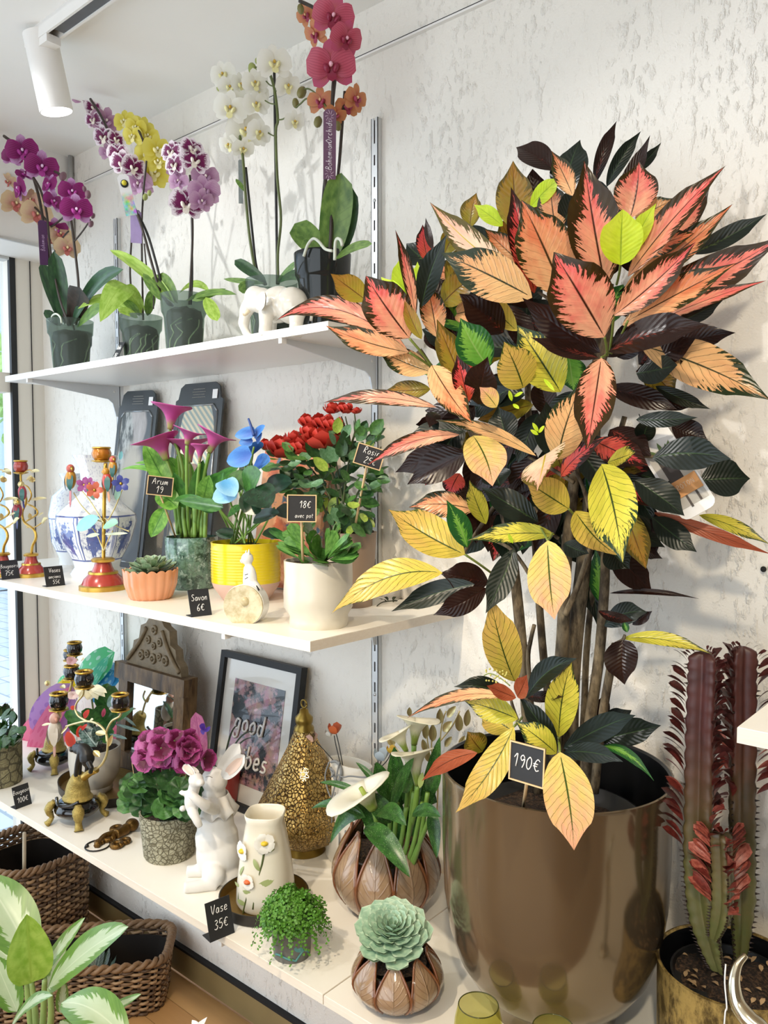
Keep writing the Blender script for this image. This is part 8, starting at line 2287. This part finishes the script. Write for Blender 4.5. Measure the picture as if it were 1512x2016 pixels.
claypot(o, q, [(RE * .72, zr - .058), (RE * .80, zr - .020), (RE * .77, zr - .020), (RE * .74, zr - .032), (0, zr - .032)], plain('black plastic', '#141414', .4), 40, 'nursery_pot')
soil(q, RE * .75, zr - .032, o)
CH = plain('wood chip', '#a88a64', .8, var=.4, scale=100)
for i in range(34):
    a = RND.uniform(0, 6.28); r_ = RE * .7 * sqrt(RND.random())
    p = Vector((q.x + r_ * cos(a), q.y + r_ * sin(a), zr - .024))
    MB().leaf(p, p + Vector((RND.uniform(-1, 1), RND.uniform(-1, 1), .3)).normalized() * RND.uniform(.008, .018), .007, (0, 0, 1), .4, .4, bend=.2, nu=3, nv=2).build('chip', CH, o)
EU = NT('euphorbia skin')
_v = EU.coords('Object'); _n = EU.noise(_v, 40, 4, .6)
_s = EU.t.nodes.new('ShaderNodeSeparateXYZ'); EU.t.links.new(_v, _s.inputs[0])
_g = EU.step(_s.outputs[2], 0.86, 1.22)
EU.surf(EU.princ(EU.mix(_n, EU.mix(_g, srgb('#4a5a2a'), srgb('#2e1512')), EU.mix(_g, srgb('#6a5c38'), srgb('#5a2c26'))), .45))
EU = EU.m
ELF = [leafmat('euphorbia leaf %d' % i, a_, b_, None, .4, .15) for i, (a_, b_) in enumerate((('#361613', '#542420'), ('#5a221c', '#7c342c'), ('#8e4034', '#b86a58')))]
ELM = [MB().leaf((0, 0, 0), (1, 0, 0), .42, (0, 0, 1), .95, .35, bend=.08, fold=.2, nu=6, nv=3).data('leaf', g) for g in ELF]
SPM = MB().tube([(0, 0, 0), (1, 0, .1)], [.30, .02], 5).data('thorn', plain('dark thorn', '#2a1a10', .5))
def column(pts, wpx, rot, lo, hi, seed, leafsel):
    """three-winged column with scalloped ribs, leaves and thorns along the ribs"""
    rr_ = random.Random(seed)
    P = smoothpts([at(x, y, yy) for x, y, yy in pts], 10)
    K = len(P)
    n_ = 36
    vs, fs, uv = [], [], []
    for i, p in enumerate(P):
        t_ = i / (K - 1)
        base = wpx * .5 * mpp(p) * (min(1, .45 + t_ * 2.6)) * (1 if t_ < .93 else sqrt(max(0.04, 1 - ((t_ - .93) / .07) ** 2)))
        for j in range(n_):
            a = 2 * pi * j / n_
            wing = max(0, cos(1.5 * (((a - rot) + pi / 3) % (2 * pi / 3) - pi / 3))) ** 2.2
            r_ = base * (.36 + .66 * wing * (1 + .10 * sin(i * 2.1)))
            vs.append(p + Vector((cos(a) * r_, sin(a) * r_, 0))); uv.append((j / n_, t_))
    for i in range(K - 1):
        for j in range(n_):
            j2 = (j + 1) % n_
            fs.append((i * n_ + j, i * n_ + j2, (i + 1) * n_ + j2, (i + 1) * n_ + j))
    fs.append(tuple((K - 1) * n_ + j for j in range(n_)))
    MB().add(vs, fs, uv).build('column', EU, o)
    for w_ in range(3):
        a = rot + w_ * 2 * pi / 3
        d = Vector((cos(a), sin(a), 0))
        for i in range(1, K):
            t_ = i / (K - 1)
            p = P[i]
            base = wpx * .5 * mpp(p) * (min(1, .45 + t_ * 2.6)) * (1 if t_ < .93 else sqrt(max(0.04, 1 - ((t_ - .93) / .07) ** 2)))
            e = p + d * base * 1.03
            z_ = Vector((0, 0, 1))
            if (lo <= t_ <= hi and rr_.random() < .85) or (t_ > hi):
                L = (rr_.uniform(44, 60) * (1 - .45 * max(0, (t_ - .6) / .4)) if t_ < hi else 26 * max(.5, (1 - t_) / (1 - hi + 1e-6))) * mpp(p)
                if L < .004: L = .005
                dd = (d + z_ * rr_.uniform(.55, .95) + Vector((rr_.uniform(-.25, .25), rr_.uniform(-.25, .25), 0))).normalized()
                nn = (z_ - dd * z_.dot(dd)).normalized()
                q_ = Matrix.Rotation(rr_.uniform(-.9, .9), 3, dd)
                nn = q_ @ nn
                put('leaf', ELM[leafsel(t_, rr_)], o, frame(dd * L, nn.cross(dd) * L, nn * L, e))
            else:
                L = 9 * mpp(p)
                put('thorn', SPM, o, frame(d * L, z_.cross(d) * L, z_ * L, e - d * L * .2))
ac = atan2(CAM.y - q.y, CAM.x - q.x)
sel = lambda t_, r_: 0 if t_ > .62 or r_.random() < .4 else (1 if r_.random() < .7 else 2)
column([(1416, 1912, YE - .03), (1402, 1860, YE - .03), (1386, 1780, YE - .03), (1380, 1680, YE - .03), (1382, 1560, YE - .03), (1384, 1440, YE - .03), (1388, 1340, YE - .03), (1389, 1282, YE - .03)], 64, ac + .62, .44, .93, 1, sel)
column([(1454, 1890, YE + .03), (1456, 1800, YE + .03), (1456, 1680, YE + .03), (1456, 1560, YE + .03), (1458, 1440, YE + .03), (1458, 1340, YE + .03), (1461, 1272, YE + .03)], 58, ac + 1.75 + 2.0, .50, .93, 2, sel)
column([(1408, 1850, YE - .05), (1424, 1800, YE - .055), (1426, 1740, YE - .055), (1424, 1680, YE - .055), (1422, 1640, YE - .055)], 46, ac + .3, .3, .95, 3, lambda t_, r_: 2 if r_.random() < .6 else 1)
# horn and white thread before the cactus
hp = smoothpts([at(1469, 1880, -.36), at(1452, 1900, -.37), at(1445, 1935, -.38), at(1452, 1975, -.385), at(1475, 2008, -.39), at(1500, 2030, -.39), at(1512, 2070, -.39)], 5)
hp = hp + [Vector((hp[-1].x, hp[-1].y, ZB + .004))]
o = thing('silver_horn', 'curved silver horn rising before the golden cactus pot', 'ornament', (hp[-1].x, hp[-1].y, ZB))
MB().tube(hp, [.0035 + .0085 * min(1, i / (len(hp) * .6)) for i in range(len(hp))], 12).build('horn', plain('polished silver gold', '#c9bfa6', .15, .95, var=.12), o)
MB().lathe([(0, ZB), (.03, ZB), (.028, ZB + .008), (0, ZB + .01)], (hp[-1].x, hp[-1].y, 0), 28).build('base', plain('polished silver gold', '#c9bfa6', .15, .95), o)
o = thing('white_thread', 'thin white thread hanging before the golden pot', 'thread', at(1428, 2010, -.37))
MB().tube(smoothpts([at(1429, 1898, -.36), at(1427, 1935, -.37), at(1431, 1985, -.375), at(1426, 2016, -.38), Vector((at(1420, 2060, -.39).x, -.39, ZB + .002))], 4), .0011, 5).build('strand', M_CHALK, o)
# ================================================================== on the floor
WK = [plain('dark willow', '#56402c', .6, var=.35, scale=60), plain('brown willow', '#7d6042', .6, var=.3, scale=60), plain('light willow', '#9c7e5c', .6, var=.3, scale=60)]
def basket(o, c, ux, a, b, h, rows, stakes, flare=.05, sq=4.0):
    """woven basket: super-ellipse plan, one object for each strand and stake, braided rim"""
    uy = Vector((-ux.y, ux.x, 0))
    def pt(t, z, off=0.0):
        ct, st = cos(t), sin(t)
        r_ = (abs(ct) ** sq + abs(st) ** sq) ** (-1 / sq)
        f_ = 1 + flare * z / h
        return Vector(c) + ux * (ct * r_ * (a * f_ + off)) + uy * (st * r_ * (b * f_ + off)) + Vector((0, 0, z))
    r_w = h / rows * .54
    MB().add([pt(2 * pi * i / 40, .004) for i in range(40)], [tuple(range(40))]).build('base', WK[0], o)
    liner = MB()
    vs = [pt(2 * pi * i / 40, .006, -.012) for i in range(40)] + [pt(2 * pi * i / 40, h * .85, -.012) for i in range(40)]
    liner.add(vs, [(i, (i + 1) % 40, 40 + (i + 1) % 40, 40 + i) for i in range(40)])
    liner.build('dark_liner', plain('dark liner film', '#1d1712', .5), o)
    for k_ in range(rows):
        z = h * (k_ + .5) / rows
        P = [pt(2 * pi * i / (stakes * 4), z + .0012 * sin(i * 1.7 + k_), (.0045 if (i // 2 + k_) % 2 else -.0045)) for i in range(stakes * 4 + 1)]
        MB().tube(P, r_w, 6, cap=False).build('strand', WK[(k_ * 7 + k_ // 3) % 3], o)
    for i in range(stakes):
        t = 2 * pi * (i + .25) / stakes
        MB().tube([pt(t, 0), pt(t, h)], r_w * .8, 5).build('stake', WK[0], o)
    for ph in (0, pi):
        n_ = stakes * 6
        P = [pt(2 * pi * i / n_, h + .004 + .007 * sin(i * .9 + ph), .007 * cos(i * .9 + ph)) for i in range(n_ + 1)]
        MB().tube(P, .0075, 6, cap=False).build('rim_braid', WK[1], o)
fr, fl_ = Vector((-.70, -.168, 0)), Vector((-.972, -.466, 0))
ux = (fr - fl_).normalized()
nb = Vector((-ux.y, ux.x, 0))
if nb.y < 0: nb = -nb
cB = fr - ux * .27 + nb * .115
o = thing('wicker_basket', 'low brown wicker basket on the floor beneath the shelf', 'basket', cB, 'wicker baskets on the floor')
basket(o, cB, ux, .262, .108, .150, 18, 40, .06, 5.0)
o2 = thing('basket_plant', 'small dark striped plant standing inside the low basket', 'plant', cB + ux * .05 + Vector((0, 0, .01)))
GBK = leafmat('dark striped leaf', '#16241a', '#3a5240', '#86988a', .4, .1, nveins=12)
for i in range(16):
    a = i * 2.4
    b0 = cB + ux * .05 + Vector((0, 0, .05))
    MB().leaf(b0, b0 + Vector((cos(a) * .07, sin(a) * .07, .07 + .02 * sin(i))), .028, (0, 0, 1), .6, .6, bend=-.1, nu=6, nv=3).build('leaf', GBK, o2)
MB().lathe([(0, 0), (.035, 0), (.045, .05), (.04, .05), (0, .045)], cB + ux * .05 + Vector((0, 0, .01)), 24).build('pot', plain('black plastic', '#141414', .4), o2)
o3 = thing('basket_flower', 'crimson flowering plant at the left inside the low basket', 'plant', cB - ux * .17 + Vector((0, 0, .01)))
CRI = petalmat('crimson petal', '#8a1836', '#c2486a')
MB().lathe([(0, 0), (.035, 0), (.045, .07), (.04, .07), (0, .065)], cB - ux * .17 + Vector((0, 0, .01)), 24).build('pot', plain('black plastic', '#141414', .4), o3)
for i in range(14):
    a = i * 2.4
    b0 = cB - ux * .17 + Vector((0, 0, .08))
    MB().leaf(b0, b0 + Vector((cos(a) * .05, sin(a) * .05, .05)), .03, (0, 0, 1), .5, .4, bend=-.1, nu=6, nv=3).build('petal', CRI, o3)
cA = Vector((-1.395, -.215, 0))
o = thing('wicker_basket', 'tall dark wicker basket on the floor near the window', 'basket', cA, 'wicker baskets on the floor')
basket(o, cA, Vector((1, 0, 0)), .165, .15, .30, 27, 30, .05, 3.0)
o = thing('basket_pole', 'pale wooden pole leaning out of the tall basket', 'pole', cA + Vector((0, 0, .02)))
MB().tube([cA + Vector((-.02, -.02, .02)), atz(48, 1640, .42)], .006, 8).build('pole', plain('pale wood', '#c8b89c', .6), o)
# aglaonema in front
def aglao():
    t = NT('aglaonema leaf')
    u, v = t.uv()
    av = t.math('ABSOLUTE', t.math('SUBTRACT', t.math('MULTIPLY', v, 2.0), 1.0))
    oi = t.t.nodes.new('ShaderNodeObjectInfo')
    q = t.math('SUBTRACT', u, t.math('MULTIPLY', av, .35))
    n = t.noise(t.vec(t.math('MULTIPLY', q, 16.0), t.math('MULTIPLY', v, 2.0), t.math('MULTIPLY', oi.outputs['Random'], 30.0)), 1.0, 4, .6)
    F = t.math('ADD', t.math('SUBTRACT', av, .50), t.math('MULTIPLY', t.math('SUBTRACT', n, .5), 1.3))
    n2 = t.noise(t.vec(u, v, oi.outputs['Random']), 5, 3)
    col = t.mix(t.step(F, -.04, .06), t.mix(n2, srgb('#a9bf94'), srgb('#c9d6b4')), t.mix(n, srgb('#3f6a2c'), srgb('#7fa84a')))
    md = t.math('SUBTRACT', 1.0, t.step(av, .015, .05))
    col = t.mix(t.math('MULTIPLY', md, .6), col, srgb('#d6e0c2'))
    t.surf(t.mixsh(.22, t.princ(col, .32), t.n('BsdfTranslucent', Color=col).outputs[0]))
    return t.m
AG = aglao()
AGL = leafmat('young aglaonema leaf', '#8cb03a', '#b2cc5c', '#a0bc4a', .35, .35)
YG_ = -.72
pa = at(75, 2016, YG_)
o = thing('aglaonema', 'variegated cream and green aglaonema in the lower left corner', 'plant', (pa.x, pa.y, 0))
claypot(o, (pa.x, pa.y), [(0, 0), (.075, 0), (.10, .17), (.092, .17), (.088, .14), (0, .14)], plain('terracotta', '#a8623e', .7), 36)
soil((pa.x, pa.y), .088, .145, o)
for b, t, w, m_, dy, kw in (((62, 1885), (-35, 1722), 96, AG, -.02, dict(arch=.05)), ((30, 1890), (70, 1790), 46, AG, .05, {}), ((62, 1935), (52, 1800), 84, AGL, -.06, dict(fold=.5)), ((82, 1912), (168, 1806), 36, AG, -.02, {}), ((95, 1945), (253, 1824), 74, AG, -.05, dict(arch=.03)), ((250, 2050), (120, 1975), 80, AG, -.10, dict(arch=.12)), ((200, 2000), (278, 1957), 24, AG, -.05, {}), ((34, 1992), (-14, 1880), 52, AG, -.08, {}), ((20, 2025), (104, 1960), 32, AG, -.10, dict(arch=.06)), ((120, 1995), (126, 1926), 24, AG, -.02, {}), ((95, 1950), (130, 1860), 40, AG, .04, {}), ((150, 2060), (118, 2010), 50, AG, -.10, {}), ((20, 1890), (-20, 1850), 30, AG, .03, {})):
    kw.setdefault('fold', .18)
    pleaf(o, b, t, w, m_, YG_ + dy, YG_ + dy - .02, a=.55, b=.75, nu=14, nv=8, ripple=.012, **kw)
AST = plain('pale green stalk', '#8aa05a', .45, var=.15)
for pts in ([(75, 2100), (70, 2000), (62, 1930)], [(80, 2100), (86, 1990), (88, 1930)], [(72, 2100), (55, 1960), (55, 1890)], [(84, 2100), (100, 2010), (98, 1945)]):
    stem(o, pts, YG_, (8, 5), AST, 'stalk', 8)
stem(o, [(78, 2130), (90, 2500)], [YG_, YG_], 8, AST, 'stalk', 8) if False else None
MB().tube([at(77, 2095, YG_), (pa.x, pa.y, .14)], .012, 8).build('main_stem', AST, o)
# white star at the bottom edge
ps = at(392, 2014, -.70)
o = thing('white_star', 'white pointed ornament tip at the bottom edge over the floor', 'ornament', (ps.x, ps.y, 0))
MB().leaf(at(384, 2030, -.70), at(408, 2002, -.70), .012, tocam(ps), .5, .9, bend=.1, nu=6, nv=3).build('point', M_CHALK, o)
MB().leaf(at(392, 2030, -.70), at(378, 2008, -.70), .012, tocam(ps), .5, .9, bend=.1, nu=6, nv=3).build('point', M_CHALK, o)
MB().tube([at(388, 2028, -.70), (ps.x, ps.y, .004)], .003, 6).build('rod', M_CHALK, o)
MB().lathe([(0, 0), (.04, 0), (.04, .006), (0, .008)], (ps.x, ps.y, 0), 28).build('base', M_CHALK, o)
